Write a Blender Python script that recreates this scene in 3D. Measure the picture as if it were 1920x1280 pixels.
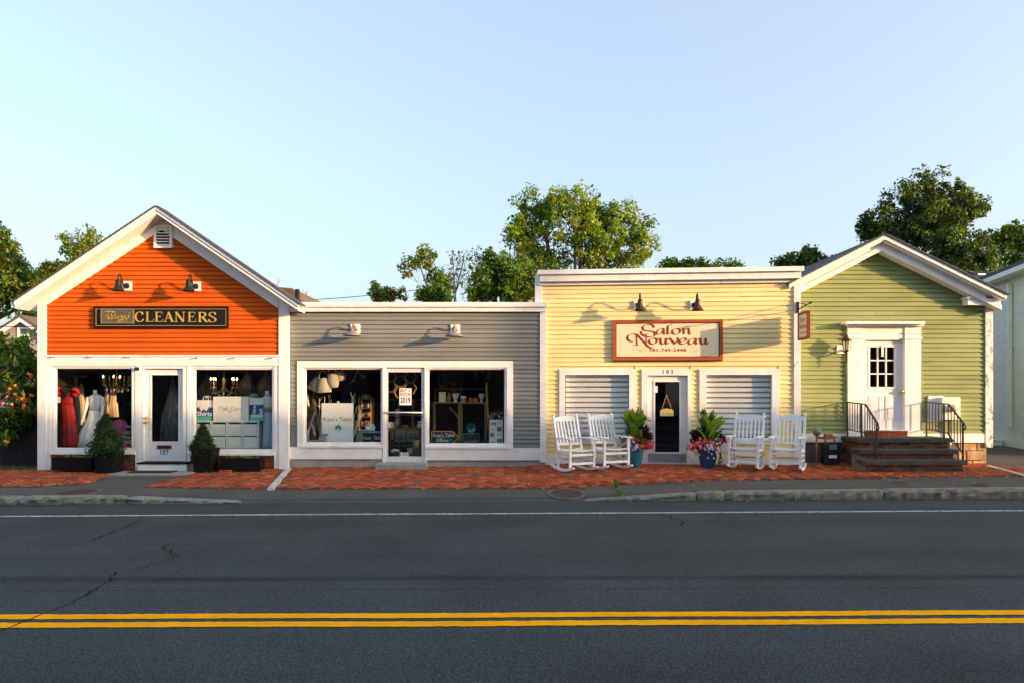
import bpy, math, random
import numpy as np
from mathutils import Vector, Matrix
random.seed(7); np.random.seed(7)
SC = bpy.context.scene
COL = SC.collection
for o in list(bpy.data.objects): bpy.data.objects.remove(o)
# ------------------------------------------------------------------ camera, sky, sun, exposure
ZC, FP, CX, HY = 1.55, 1280.0, 960.0, 735.0        # eye height, focal length in photo pixels, principal column, horizon row
cd = bpy.data.cameras.new('camera'); cam = bpy.data.objects.new('camera', cd); COL.objects.link(cam)
cd.lens = 24; cd.sensor_width = 36; cd.clip_end = 2000; cd.clip_start = 0.05
cd.shift_y = (HY - 640) / 1920
cam.location = (0, 0, ZC); cam.rotation_euler = (math.pi/2, 0, 0)
SC.camera = cam
SUN_AZ, SUN_EL = math.radians(67), math.radians(9.3)   # azimuth away from the shop fronts' normal, to the right
w = bpy.data.worlds.new('World'); SC.world = w; w.use_nodes = True
nt = w.node_tree; nt.nodes.clear()
sky = nt.nodes.new('ShaderNodeTexSky'); sky.sky_type = 'NISHITA'; sky.sun_disc = False
sky.sun_elevation = SUN_EL; sky.sun_rotation = math.pi - SUN_AZ
sky.air_density = 1.0; sky.dust_density = 5.0; sky.ozone_density = 2.2; sky.altitude = 0
bg = nt.nodes.new('ShaderNodeBackground'); bg.inputs[1].default_value = 0.15
wo = nt.nodes.new('ShaderNodeOutputWorld')
veil = nt.nodes.new('ShaderNodeMixRGB'); veil.inputs[0].default_value = 0.12; veil.inputs[2].default_value = (5.7, 5.75, 6.1, 1)   # thin bright summer haze over the whole sky
nt.links.new(sky.outputs[0], veil.inputs[1]); nt.links.new(veil.outputs[0], bg.inputs[0]); nt.links.new(bg.outputs[0], wo.inputs[0])
sd = bpy.data.lights.new('sun', 'SUN'); so = bpy.data.objects.new('sun', sd); COL.objects.link(so)
sd.energy = 3.2; sd.angle = math.radians(0.53); sd.color = (1.0, 0.58, 0.30)
L = Vector((-math.sin(SUN_AZ)*math.cos(SUN_EL), math.cos(SUN_AZ)*math.cos(SUN_EL), -math.sin(SUN_EL)))
so.rotation_euler = L.to_track_quat('-Z', 'Y').to_euler(); so.location = (40, -20, 30)
vs = SC.view_settings; SC.display_settings.display_device = 'sRGB'
vs.view_transform = 'Standard'; vs.look = 'None'; vs.exposure = 1.65; vs.gamma = 1; vs.use_curve_mapping = False
SC.render.engine = 'CYCLES'
SC.cycles.transparent_max_bounces = 16
# ------------------------------------------------------------------ materials
MT = {}
def M(name, col, rough=0.6, var=0.0, vs=5.0, orand=0.0, bump=0.0, bs=60.0, metal=0.0, spec=0.4, stretch=(1, 1, 1),
      mix=None, mixs=8.0, mixt=(0.55, 0.62), trans=None, coat=0.0):
    m = bpy.data.materials.new(name); m.use_nodes = True; n = m.node_tree.nodes; l = m.node_tree.links
    b = n['Principled BSDF']; b.inputs['Roughness'].default_value = rough; b.inputs['Metallic'].default_value = metal
    b.inputs['Specular IOR Level'].default_value = spec
    if coat: b.inputs['Coat Weight'].default_value = coat; b.inputs['Coat Roughness'].default_value = 0.12
    tc = n.new('ShaderNodeTexCoord'); mp = n.new('ShaderNodeMapping'); mp.inputs['Scale'].default_value = stretch
    l.new(tc.outputs['Object'], mp.inputs[0])
    rgb = n.new('ShaderNodeRGB'); rgb.outputs[0].default_value = (*col, 1); c = rgb.outputs[0]
    if mix:
        nz = n.new('ShaderNodeTexNoise'); nz.inputs['Scale'].default_value = mixs; nz.inputs['Detail'].default_value = 7
        nz.inputs['Roughness'].default_value = 0.62
        l.new(mp.outputs[0], nz.inputs[0])
        mr = n.new('ShaderNodeMapRange'); mr.inputs[1].default_value, mr.inputs[2].default_value = mixt
        l.new(nz.outputs[0], mr.inputs[0])
        mx = n.new('ShaderNodeMixRGB'); mx.inputs[2].default_value = (*mix, 1)
        l.new(mr.outputs[0], mx.inputs[0]); l.new(c, mx.inputs[1]); c = mx.outputs[0]
    if var or orand:
        val = None
        if var:
            nz = n.new('ShaderNodeTexNoise'); nz.inputs['Scale'].default_value = vs; nz.inputs['Detail'].default_value = 6
            l.new(mp.outputs[0], nz.inputs[0])
            mr = n.new('ShaderNodeMapRange'); mr.inputs[1].default_value = .3; mr.inputs[2].default_value = .7
            mr.inputs[3].default_value = 1 - var; mr.inputs[4].default_value = 1 + var
            l.new(nz.outputs[0], mr.inputs[0]); val = mr.outputs[0]
        if orand:
            oi = n.new('ShaderNodeObjectInfo'); mr = n.new('ShaderNodeMapRange')
            mr.inputs[3].default_value = 1 - orand; mr.inputs[4].default_value = 1 + orand
            l.new(oi.outputs['Random'], mr.inputs[0])
            if val:
                mu = n.new('ShaderNodeMath'); mu.operation = 'MULTIPLY'; l.new(val, mu.inputs[0]); l.new(mr.outputs[0], mu.inputs[1]); val = mu.outputs[0]
            else: val = mr.outputs[0]
        hs = n.new('ShaderNodeHueSaturation'); l.new(c, hs.inputs['Color']); l.new(val, hs.inputs['Value']); c = hs.outputs[0]
    l.new(c, b.inputs['Base Color'])
    if bump:
        nz = n.new('ShaderNodeTexNoise'); nz.inputs['Scale'].default_value = bs; nz.inputs['Detail'].default_value = 5
        l.new(mp.outputs[0], nz.inputs[0])
        bp = n.new('ShaderNodeBump'); bp.inputs['Strength'].default_value = bump; bp.inputs['Distance'].default_value = 0.02
        l.new(nz.outputs[0], bp.inputs['Height']); l.new(bp.outputs[0], b.inputs['Normal'])
    if trans:
        t = n.new('ShaderNodeBsdfTranslucent'); t.inputs[0].default_value = (*trans, 1)
        ad = n.new('ShaderNodeMixShader'); ad.inputs[0].default_value = 0.35
        out = n['Material Output']; l.new(b.outputs[0], ad.inputs[1]); l.new(t.outputs[0], ad.inputs[2]); l.new(ad.outputs[0], out.inputs[0])
    MT[name] = m
    return m
def Mglass(name, tint=(0.97, 0.985, 0.98), ior=1.5, rough=0.0):
    m = bpy.data.materials.new(name); m.use_nodes = True; n = m.node_tree.nodes; l = m.node_tree.links
    n.remove(n['Principled BSDF'])
    t = n.new('ShaderNodeBsdfTransparent'); t.inputs[0].default_value = (*tint, 1)
    g = n.new('ShaderNodeBsdfGlossy'); g.inputs['Roughness'].default_value = rough
    fr = n.new('ShaderNodeFresnel'); fr.inputs[0].default_value = ior
    ge = n.new('ShaderNodeNewGeometry'); mr = n.new('ShaderNodeMapRange'); mr.inputs[3].default_value = ior; mr.inputs[4].default_value = 1/ior
    l.new(ge.outputs['Backfacing'], mr.inputs[0]); l.new(mr.outputs[0], fr.inputs[0])      # same reflectance on both faces of the thin pane
    mx = n.new('ShaderNodeMixShader'); l.new(fr.outputs[0], mx.inputs[0]); l.new(t.outputs[0], mx.inputs[1]); l.new(g.outputs[0], mx.inputs[2])
    l.new(mx.outputs[0], n['Material Output'].inputs[0]); MT[name] = m
def Memit(name, col, s):
    m = bpy.data.materials.new(name); m.use_nodes = True; b = m.node_tree.nodes['Principled BSDF']
    b.inputs['Base Color'].default_value = (*col, 1); b.inputs['Emission Color'].default_value = (*col, 1); b.inputs['Emission Strength'].default_value = s; MT[name] = m
W8 = (0.80, 0.79, 0.77)
M('white_paint', W8, .55, var=.06, vs=3, orand=.04, bump=.08, bs=30, mix=(.62, .59, .53), mixs=3.2, mixt=(.56, .80))
M('white_worn', (.78, .76, .73), .6, var=.08, vs=4, mix=(.36, .30, .25), mixs=9, mixt=(.63, .67), bump=.15, bs=25, stretch=(1, 1, .5))
M('white_peel', (.76, .73, .70), .65, var=.1, vs=6, mix=(.27, .26, .27), mixs=14, mixt=(.52, .57), bump=.3, bs=20, stretch=(1, 1, .6))
M('orange_paint', (.53, .092, .006), .7, var=.11, vs=3.5, orand=.08, bump=.12, bs=40, stretch=(.25, 1, 1), spec=.15)
M('gray_paint', (.188, .205, .193), .55, var=.10, vs=3.5, orand=.09, bump=.12, bs=40, stretch=(.25, 1, 1), spec=.15)
M('yellow_paint', (.84, .68, .33), .5, var=.07, vs=3.5, orand=.05, bump=.1, bs=40, stretch=(.25, 1, 1), spec=.15)
M('green_paint', (.245, .30, .125), .6, var=.14, vs=5, orand=.07, bump=.2, bs=30, stretch=(.2, 1, 1), mix=(.14, .18, .09), mixs=4, mixt=(.60, .72), spec=.15)
M('shingle', (.10, .075, .06), .85, var=.35, vs=30, bump=.5, bs=60)
M('shingle_dark', (.06, .064, .075), .85, var=.3, vs=30, bump=.5, bs=60)
M('concrete', (.32, .30, .26), .85, var=.2, vs=4, bump=.3, bs=40)
M('concrete_dark', (.10, .10, .095), .85, var=.2, vs=4, bump=.3, bs=40)
M('slab', (.26, .27, .25), .8, var=.15, vs=5, bump=.2, bs=40)
M('stone_tan', (.40, .27, .13), .85, var=.3, vs=5, bump=.6, bs=14, orand=.15, mix=(.55, .46, .34), mixs=5, mixt=(.6, .75))
M('granite', (.19, .185, .16), .85, var=.3, vs=9, bump=.6, bs=25, orand=.12, mix=(.10, .09, .075), mixs=5, mixt=(.52, .75))
M('granite_light', (.46, .46, .45), .8, var=.2, vs=14, bump=.3, bs=25, orand=.15)
M('black_metal', (.012, .011, .010), .55, metal=.0, spec=.25, var=.2, vs=20)
M('bronze', (.055, .022, .013), .45, metal=.2, var=.3, vs=14)
M('galvanised', (.22, .21, .22), .6, metal=.3, var=.3, vs=18, mix=(.35, .15, .06), mixs=9, mixt=(.62, .72))
M('rust', (.30, .13, .05), .8, var=.4, vs=30)
M('brass', (.65, .43, .12), .3, metal=1)
M('steel', (.35, .35, .35), .35, metal=.9, bump=.6, bs=70)
M('aluminium', (.72, .71, .70), .4, metal=.2)
M('rail_iron', (.028, .026, .026), .5, spec=.4, mix=(.16, .06, .02), mixs=10, mixt=(.66, .7))
M('sign_black', (.010, .009, .009), .6, spec=.2, var=.2)
M('gold', (.83, .52, .10), .35, metal=.55)
M('sign_gray', (.095, .09, .08), .7, var=.1, spec=.15)
M('sign_red', (.38, .078, .016), .45, var=.12, vs=10)
M('sign_cream', (.83, .69, .44), .5, var=.02)
M('maroon', (.22, .028, .012), .5)
M('pale_brown', (.62, .36, .18), .5)
M('ink', (.02, .02, .02), .5)
M('ink_grey', (.07, .08, .075), .5)
M('black_plastic', (.008, .008, .009), .7, spec=.12)
M('mat_black', (.015, .015, .016), .9)
M('white_plain', (.82, .82, .80), .5)
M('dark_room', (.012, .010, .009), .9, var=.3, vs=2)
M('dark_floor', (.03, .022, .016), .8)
M('wood_gold', (.42, .24, .06), .55, var=.2, vs=12)
M('wood_brown', (.16, .08, .03), .6, var=.3, vs=10, stretch=(1, 6, 6))
M('wood_pole', (.22, .13, .08), .8, var=.3, vs=10, stretch=(8, 8, 1))
M('fence_dark', (.012, .012, .014), .8, var=.35, vs=8, orand=.3, bump=.2, stretch=(4, 4, .6))
M('beige_block', (.70, .70, .60), .8, var=.06, vs=2, orand=.03, bump=.15, bs=40)
M('beige_trim', (.74, .74, .64), .6)
M('rubber_black', (.006, .006, .006), .9, spec=.05)
M('weed', (.10, .17, .02), .7, trans=(.25, .35, .03), var=.3, vs=8)
M('grass_green', (.05, .09, .015), .8, var=.4, vs=3)
M('bark', (.10, .075, .05), .9, var=.3, vs=8, bump=.4, bs=20)
M('bark_pale', (.26, .20, .14), .9, var=.3, vs=8)
M('dirt', (.05, .038, .028), .95, var=.3, vs=15, bump=.3)
M('house_gray', (.30, .27, .255), .7, var=.05)
for i, (a, b, c) in enumerate([(.30, .068, .030), (.35, .088, .036), (.22, .052, .028), (.40, .13, .065), (.13, .08, .068)]):
    M('brick%d' % i, (a, b, c), .9, var=.25, vs=14, orand=.10, bump=.4, bs=50, spec=.08)
for i, (a, b, c) in enumerate([(.12, .042, .026), (.085, .03, .022), (.05, .03, .025), (.16, .055, .03)]):
    M('stepbrick%d' % i, (a, b, c), .85, var=.35, vs=14, orand=.25, bump=.5, bs=50, mix=(.36, .33, .28), mixs=6, mixt=(.68, .74))
M('mortar', (.22, .19, .16), .9, var=.2, vs=20)
M('bluestone', (.045, .043, .042), .8, var=.35, vs=8, bump=.5, bs=25, mix=(.06, .07, .02), mixs=5, mixt=(.55, .7))
Mglass('glass'); Mglass('glass_thin', (.8, .84, .84), 1.6)
Memit('bulb', (1.0, .55, .22), 9.0)
# ------------------------------------------------------------------ mesh helpers
ORG = {}
class MB:
    def __init__(s): s.v = []; s.f = []; s.m = []; s.s = []
    def add(s, vs, fs, mi=0, sm=False):
        k = len(s.v); s.v += [tuple(p) for p in vs]
        for f in fs: s.f.append([i + k for i in f]); s.m.append(mi); s.s.append(sm)
        return s
    def box(s, x0, x1, y0, y1, z0, z1, mi=0):
        if x0 > x1: x0, x1 = x1, x0
        if y0 > y1: y0, y1 = y1, y0
        if z0 > z1: z0, z1 = z1, z0
        return s.add([(x0, y0, z0), (x1, y0, z0), (x1, y1, z0), (x0, y1, z0), (x0, y0, z1), (x1, y0, z1), (x1, y1, z1), (x0, y1, z1)],
              [(0, 3, 2, 1), (4, 5, 6, 7), (0, 1, 5, 4), (1, 2, 6, 5), (2, 3, 7, 6), (3, 0, 4, 7)], mi)
    def bbox(s, x0, x1, y0, y1, z0, z1, b, mi=0):            # box with chamfered vertical and top edges
        a = [(x0+b, y0), (x1-b, y0), (x1, y0+b), (x1, y1-b), (x1-b, y1), (x0+b, y1), (x0, y1-b), (x0, y0+b)]
        cx, cy = (x0+x1)/2, (y0+y1)/2
        top = [(cx+(x-cx)*(1-b/(x1-x0)), cy+(y-cy)*(1-b/(y1-y0))) for x, y in a]
        v = [(x, y, z0) for x, y in a] + [(x, y, z1-b) for x, y in a] + [(x, y, z1) for x, y in top]
        f = [tuple(range(7, -1, -1)), tuple(range(16, 24))]
        for i in range(8):
            j = (i+1) % 8; f += [(i, j, j+8, i+8), (i+8, j+8, j+16, i+16)]
        return s.add(v, f, mi)
    def prism(s, pts, y0, y1, mi=0):                          # outline in xz (counter-clockwise from the street), pushed along y
        n = len(pts); v = [(x, y0, z) for x, z in pts] + [(x, y1, z) for x, z in pts]
        f = [tuple(range(n)), tuple(range(2*n-1, n-1, -1))] + [((i+1) % n, i, i+n, (i+1) % n+n) for i in range(n)]
        return s.add(v, f, mi)
    def ring(s, x0, x1, y0, y1, z0, z1, w, mi=0, wb=None, wt=None):
        wb = w if wb is None else wb; wt = w if wt is None else wt
        s.box(x0, x0+w, y0, y1, z0, z1, mi); s.box(x1-w, x1, y0, y1, z0, z1, mi)
        s.box(x0+w, x1-w, y0+.001, y1, z0, z0+wb, mi); s.box(x0+w, x1-w, y0+.001, y1, z1-wt, z1, mi); return s
    def tube(s, path, r, n=6, mi=0, cap=True):
        P = [Vector(p) for p in path]; k = len(P)
        R = r if hasattr(r, '__len__') else [r]*k
        v = []; up = None
        for i in range(k):
            d = (P[min(i+1, k-1)] - P[max(i-1, 0)])
            if d.length < 1e-9: d = Vector((0, 0, 1))
            d.normalize()
            if up is None: up = Vector((0, 0, 1)) if abs(d.z) < .9 else Vector((1, 0, 0))
            a = d.cross(up)
            if a.length < 1e-6: a = d.orthogonal()
            a.normalize(); b = a.cross(d).normalized(); up = b
            for j in range(n):
                t = 2*math.pi*j/n; v.append(P[i] + (a*math.cos(t) + b*math.sin(t))*R[i])
        f = [(i*n+j, i*n+(j+1) % n, (i+1)*n+(j+1) % n, (i+1)*n+j) for i in range(k-1) for j in range(n)]
        if cap: f += [tuple(range(n-1, -1, -1)), tuple(range((k-1)*n, k*n))]
        return s.add(v, f, mi, n > 4)
    def bar(s, a, b, w, h=None, mi=0):
        a, b = Vector(a), Vector(b); h = h or w; d = (b-a).normalized()
        x = d.cross(Vector((0, 0, 1)))
        if x.length < 1e-4: x = Vector((1, 0, 0))
        x.normalize(); y = x.cross(d).normalized()
        v = [p + x*(w/2*i) + y*(h/2*j) for p in (a, b) for i, j in ((-1, -1), (1, -1), (1, 1), (-1, 1))]
        return s.add(v, [(3, 2, 1, 0), (4, 5, 6, 7), (0, 1, 5, 4), (1, 2, 6, 5), (2, 3, 7, 6), (3, 0, 4, 7)], mi)
    def lathe(s, prof, c=(0, 0, 0), n=16, mi=0, sm=True, sx=1, sy=1):
        v = []; k = len(prof)
        for r, z in prof:
            for j in range(n):
                t = 2*math.pi*j/n; v.append((c[0]+r*sx*math.cos(t), c[1]+r*sy*math.sin(t), c[2]+z))
        f = [(i*n+j, i*n+(j+1) % n, (i+1)*n+(j+1) % n, (i+1)*n+j) for i in range(k-1) for j in range(n)]
        f += [tuple(range(n-1, -1, -1)), tuple(range((k-1)*n, k*n))]
        return s.add(v, f, mi, sm)
    def ball(s, c, r, n=8, mi=0):
        r = r if hasattr(r, '__len__') else (r, r, r); k = max(4, n//2+1)
        prof = [(math.sin(math.pi*i/k)*1.0 + 1e-4, -math.cos(math.pi*i/k)) for i in range(k+1)]
        v = []
        for rr, z in prof:
            for j in range(n):
                t = 2*math.pi*j/n; v.append((c[0]+rr*r[0]*math.cos(t), c[1]+rr*r[1]*math.sin(t), c[2]+z*r[2]))
        f = [(i*n+j, i*n+(j+1) % n, (i+1)*n+(j+1) % n, (i+1)*n+j) for i in range(k) for j in range(n)]
        return s.add(v, f, mi, True)
    def build(s, name, mats, parent=None, kind=None):
        o = None
        og = ORG.get(parent.name, Vector((0, 0, 0))) if parent else Vector((0, 0, 0))
        me = bpy.data.meshes.new(name)
        me.from_pydata([(x-og[0], y-og[1], z-og[2]) for x, y, z in s.v], [], s.f)
        for m in (mats if isinstance(mats, (list, tuple)) else [mats]): me.materials.append(MT[m])
        me.polygons.foreach_set('material_index', s.m); me.polygons.foreach_set('use_smooth', s.s)
        me.update()
        o = bpy.data.objects.new(name, me); COL.objects.link(o)
        if parent: o.parent = parent; ORG[o.name] = og
        if kind: o['kind'] = kind
        return o
def tag(o, label, cat, group=None):
    o['label'] = label; o['category'] = cat
    if group: o['group'] = group
    return o
def cat_rom(pts, k=5, closed=False):
    P = [Vector(p) for p in pts]; n = len(P)
    if n < 3: return P
    out = []
    for i in range(n-1):
        p0, p1, p2, p3 = P[max(i-1, 0)], P[i], P[i+1], P[min(i+2, n-1)]
        for j in range(k):
            t = j/k
            out.append(.5*((2*p1) + (p2-p0)*t + (2*p0-5*p1+4*p2-p3)*t*t + (3*p1-p0-3*p2+p3)*t**3))
    return out + [P[-1]]
def Wp(px, py, Y):                                            # photo pixel at a given distance -> point of the place
    return Vector(((px-CX)/FP*Y, Y, ZC-(py-HY)/FP*Y))
class Fac:                                                    # a shop front: its plane, and local axes (u along it, y into it, z up)
    def __init__(s, X0, Y0, ang=0.0):
        s.X0, s.Y0, s.ang = X0, Y0, ang
        s.ud = Vector((math.cos(ang), math.sin(ang))); s.n = Vector((math.sin(ang), -math.cos(ang)))
        s.mw = Matrix.Translation((X0, Y0, 0)) @ Matrix.Rotation(ang, 4, 'Z')
    def uz(s, px, py, out=0.0):
        p0 = Vector((s.X0, s.Y0)) + s.n*out; d = Vector(((px-CX)/FP, 1.0))
        t = p0.dot(s.n)/d.dot(s.n); q = d*t
        return (q-p0).dot(s.ud), ZC-(py-HY)/FP*t
    def pb(s, x0, y0, x1, y1, of, ob=0.0):                    # pixel rectangle -> local box limits
        xm, ym = (x0+x1)/2, (y0+y1)/2
        return (s.uz(x0, ym, of)[0], s.uz(x1, ym, of)[0], -of, -ob, s.uz(xm, y1, of)[1], s.uz(xm, y0, of)[1])
    def root(s, name, label, cat, group=None):
        e = bpy.data.objects.new(name, None); COL.objects.link(e); e.matrix_world = s.mw; tag(e, label, cat, group); ORG[e.name] = Vector((0, 0, 0)); return e
    def thing(s, name, label, cat, u, out, z, group=None):
        e = bpy.data.objects.new(name, None); COL.objects.link(e); e.empty_display_size = .1
        o = Vector((u, -out, z)); e.matrix_world = s.mw @ Matrix.Translation(o); tag(e, label, cat, group); ORG[e.name] = o; return e
WORLD = Fac(0, 0, 0)
def one(o, f, label, cat, group=None):                        # a thing that is a single mesh built in a facade's frame
    o.matrix_world = f.mw; return tag(o, label, cat, group)
_tc = {}
def text_geo(s, bold=0.0):
    if (s, bold) in _tc: return _tc[s, bold]
    c = bpy.data.curves.new('t', 'FONT'); c.body = s; c.offset = bold; c.resolution_u = 2; c.align_x = 'LEFT'
    o = bpy.data.objects.new('t', c); COL.objects.link(o)
    dg = bpy.context.evaluated_depsgraph_get(); me = bpy.data.meshes.new_from_object(o.evaluated_get(dg))
    v = np.array([tuple(p.co) for p in me.vertices]); f = [list(p.vertices) for p in me.polygons]
    bpy.data.objects.remove(o); bpy.data.curves.remove(c); bpy.data.meshes.remove(me)
    lo, hi = v.min(0), v.max(0); v = (v-lo)/np.maximum(hi-lo, 1e-6)
    _tc[s, bold] = (v, f); return v, f
def text(mb, s, u0, u1, y, z0, z1, bold=0.0, mi=0, vert=False):
    v, f = text_geo(s, bold)
    if vert: mb.add([(u0+(u1-u0)*(1-p[1]), y, z0+(z1-z0)*p[0]) for p in v], f, mi)
    else: mb.add([(u0+(u1-u0)*p[0], y, z0+(z1-z0)*p[1]) for p in v], f, mi)
    return mb
def stroke(mb, pts, y, w, t=None, nib=None, mi=0, smooth=True):   # a pen stroke as a ribbon; broad nib when nib (angle) is given
    P = [Vector((p[0], p[1])) for p in pts]
    if smooth and len(P) > 2: P = cat_rom(P, 5)
    t = t if t is not None else w; n = len(P); v = []
    for i in range(n):
        d = P[min(i+1, n-1)]-P[max(i-1, 0)]
        if d.length < 1e-9: d = Vector((1, 0))
        d.normalize(); q = Vector((-d.y, d.x))
        h = w/2 if nib is None else math.sqrt((w/2*math.sin(math.atan2(d.y, d.x)-nib))**2+(t/2)**2)
        v += [(P[i].x+q.x*h, y, P[i].y+q.y*h), (P[i].x-q.x*h, y, P[i].y-q.y*h)]
    mb.add(v, [(2*i, 2*i+1, 2*i+3, 2*i+2) for i in range(n-1)], mi)
    return mb
def siding(parent, mat, rows, seed=1, prob=.45, name='clapboard', th=.040):   # rows: (z0, z1, [(uL bottom, uR bottom, uL top, uR top), ...])
    r = random.Random(seed)
    for z0, z1, segs in rows:
        for a0, b0, a1, b1 in segs:
            cuts = [0, 1]
            if b0-a0 > 1.5 and r.random() < prob: cuts = [0, r.uniform(.2, .8), 1]
            for k in range(len(cuts)-1):
                g0 = .002 if k > 0 else 0; g1 = .002 if k < len(cuts)-2 else 0
                A0, B0 = a0+(b0-a0)*cuts[k]+g0, a0+(b0-a0)*cuts[k+1]-g1
                A1 = a1 if k == 0 else A0; B1 = b1 if k == len(cuts)-2 else B0
                if B1 < A1: A1 = B1 = (A1+B1)/2
                if A1 > B0: continue
                j = r.uniform(-.002, .002); t = th+j; zt = z1+.012
                v = [(A0, -t, z0+j), (B0, -t, z0+j), (B1, -.004, zt), (A1, -.004, zt), (A0, -.001, z0+j), (B0, -.001, z0+j), (B1, -.001, zt), (A1, -.001, zt)]
                MB().add(v, [(0, 1, 2, 3), (5, 4, 7, 6), (4, 5, 1, 0), (1, 5, 6, 2), (4, 0, 3, 7), (3, 2, 6, 7)]).build(name, mat, parent)
def cut(a, b, holes):                                         # interval minus holes
    out = [(a, b)]
    for h0, h1 in holes:
        nx = []
        for p, q in out:
            if h1 <= p or h0 >= q: nx.append((p, q)); continue
            if h0 > p: nx.append((p, h0))
            if h1 < q: nx.append((h1, q))
        out = nx
    return [(p, q) for p, q in out if q-p > .02]
def wall_cells(mb, u0, u1, z0, z1, y0, y1, holes, mi=0):      # a wall slab with rectangular openings, from boxes
    zs = sorted({z0, z1} | {h[2] for h in holes if z0 < h[2] < z1} | {h[3] for h in holes if z0 < h[3] < z1})
    for a, b in zip(zs, zs[1:]):
        zm = (a+b)/2
        for p, q in cut(u0, u1, [(h[0], h[1]) for h in holes if h[2] < zm < h[3]]): mb.box(p, q, y0, y1, a, b, mi)
    return mb
# ------------------------------------------------------------------ ground, road, pavement
def lerp(x, xs, ys): return float(np.interp(x, xs, ys))
ROADZ = -0.18
def yk(x): return 10.8 + .039*max(-14, min(14, x))
def yb(x): return lerp(x, [-9, -4, 0.5, 3, 8, 14], [11.6, 11.5, 11.5, 11.9, 12.2, 12.4])
def zk(x): return lerp(x, [-20, -6.2, -4.1, 1.1, 3.2, 8, 20], [-.06, -.065, -.172, -.172, -.048, -.02, .0])
def zb(x): return lerp(x, [-12, -6.2, -4, 0.8, 3.2, 8, 20], [-.055, -.055, -.085, -.075, .0, .04, .06])
def zf(x): return lerp(x, [-12, -5.2, -4.3, 0, 1.2, 6, 12], [-.045, -.03, .01, .02, .085, .10, .10])
def sz(x, y):
    a, b = yk(x), yb(x)
    if y < b: return zk(x)+(zb(x)-zk(x))*(y-a)/(b-a)
    return zb(x)+(zf(x)-zb(x))*min(1, (y-b)/(13.9-b))
def asphalt(name, base, speck, seams=None, rough=.85):
    m = M(name, base, rough, var=.16, vs=.9, bump=.35, bs=90, mix=speck, mixs=100, mixt=(.49, .66), spec=.2)
    n = m.node_tree.nodes; l = m.node_tree.links; b = n['Principled BSDF']
    if seams:
        src = b.inputs['Base Color'].links[0].from_socket
        tc = n.new('ShaderNodeTexCoord'); sp = n.new('ShaderNodeSeparateXYZ'); l.new(tc.outputs['Object'], sp.inputs[0])
        nz = n.new('ShaderNodeTexNoise'); nz.inputs['Scale'].default_value = 2.2; nz.inputs['Detail'].default_value = 8
        mpn = n.new('ShaderNodeMapping'); mpn.inputs['Scale'].default_value = (.35, 2.2, 1); l.new(tc.outputs['Object'], mpn.inputs[0]); l.new(mpn.outputs[0], nz.inputs[0])
        for y0, slope, wd, st in seams:
            def mth(op, a, bb):
                q = n.new('ShaderNodeMath'); q.operation = op
                for i, s_ in enumerate((a, bb)):
                    if isinstance(s_, (int, float)): q.inputs[i].default_value = s_
                    elif s_ is not None: l.new(s_, q.inputs[i])
                return q.outputs[0]
            yy = mth('SUBTRACT', sp.outputs[1], mth('MULTIPLY', sp.outputs[0], slope))
            yy = mth('ABSOLUTE', mth('SUBTRACT', yy, y0), None)
            wv = mth('MULTIPLY', nz.outputs[0], wd*2)
            mr = n.new('ShaderNodeMapRange'); mr.inputs[1].default_value = 0; mr.inputs[3].default_value = st; mr.inputs[4].default_value = 0
            l.new(yy, mr.inputs[0]); l.new(wv, mr.inputs[2])
            k = mth('MULTIPLY', mr.outputs[0], mth('MULTIPLY', nz.outputs[0], 1.7))
            mx = n.new('ShaderNodeMixRGB'); mx.inputs[2].default_value = (.012, .013, .014, 1); l.new(k, mx.inputs[0]); l.new(src, mx.inputs[1]); src = mx.outputs[0]
        l.new(src, b.inputs['Base Color'])
asphalt('asphalt_road', (.028, .035, .037), (.115, .128, .128), [(6.35, .010, .13, .9), (7.85, .02, .03, .4), (6.0, .012, .03, .5), (7.2, .02, .5, .22), (9.0, .028, .45, .22), (4.1, .01, .5, .25)])
asphalt('asphalt_walk', (.066, .064, .060), (.16, .155, .145), [(10.98, .039, .12, .5)])
M('yellow_line', (.93, .40, .002), .8, var=.10, vs=4, mix=(.12, .09, .04), mixs=45, mixt=(.66, .72), spec=.05)
M('white_line', (.42, .43, .43), .8, var=.2, vs=3, mix=(.09, .09, .09), mixs=26, mixt=(.48, .66), spec=.1)
g = MB().add([(-400, -120, -.4), (400, -120, -.4), (400, 700, -.4), (-400, 700, -.4)], [(0, 1, 2, 3)]).build('ground', 'grass_green'); g['kind'] = 'structure'
def grid(name, mat, xs, rows, kind='structure'):
    mb = MB(); v = [(x, y, z) for r in rows for x, y, z in [(x, *r(x)) for x in xs]]; n = len(xs)
    mb.add(v, [(i*n+j, i*n+j+1, (i+1)*n+j+1, (i+1)*n+j) for i in range(len(rows)-1) for j in range(n-1)]); o = mb.build(name, mat); o['kind'] = kind; return o
XS = [-70, -40, -25, -16] + [x*.25 for x in range(-48, 49)] + [16, 25, 40, 70]
road = grid('road', 'asphalt_road', XS, [lambda x: (-.8, ROADZ), lambda x: (3, ROADZ+.004), lambda x: (5.2, ROADZ+.004), lambda x: (yk(x)+.2, ROADZ)])
walk = grid('sidewalk', 'asphalt_walk', XS, [lambda x: (yk(x)+.02, zk(x)-.02), lambda x: (yk(x)+.1, zk(x)), lambda x: ((yk(x)+yb(x))/2, sz(x, (yk(x)+yb(x))/2)), lambda x: (yb(x), zb(x)),
     lambda x: (12.6, sz(x, 12.6)), lambda x: (13.9, zf(x)), lambda x: (24, zf(x)-.02), lambda x: (40, zf(x)-.3)])
far = grid('opposite_sidewalk', 'asphalt_walk', [-70, -20, 20, 70], [lambda x: (-.8, ROADZ-.05), lambda x: (-.8, -.04), lambda x: (-8, 0), lambda x: (-60, .1)])
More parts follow.
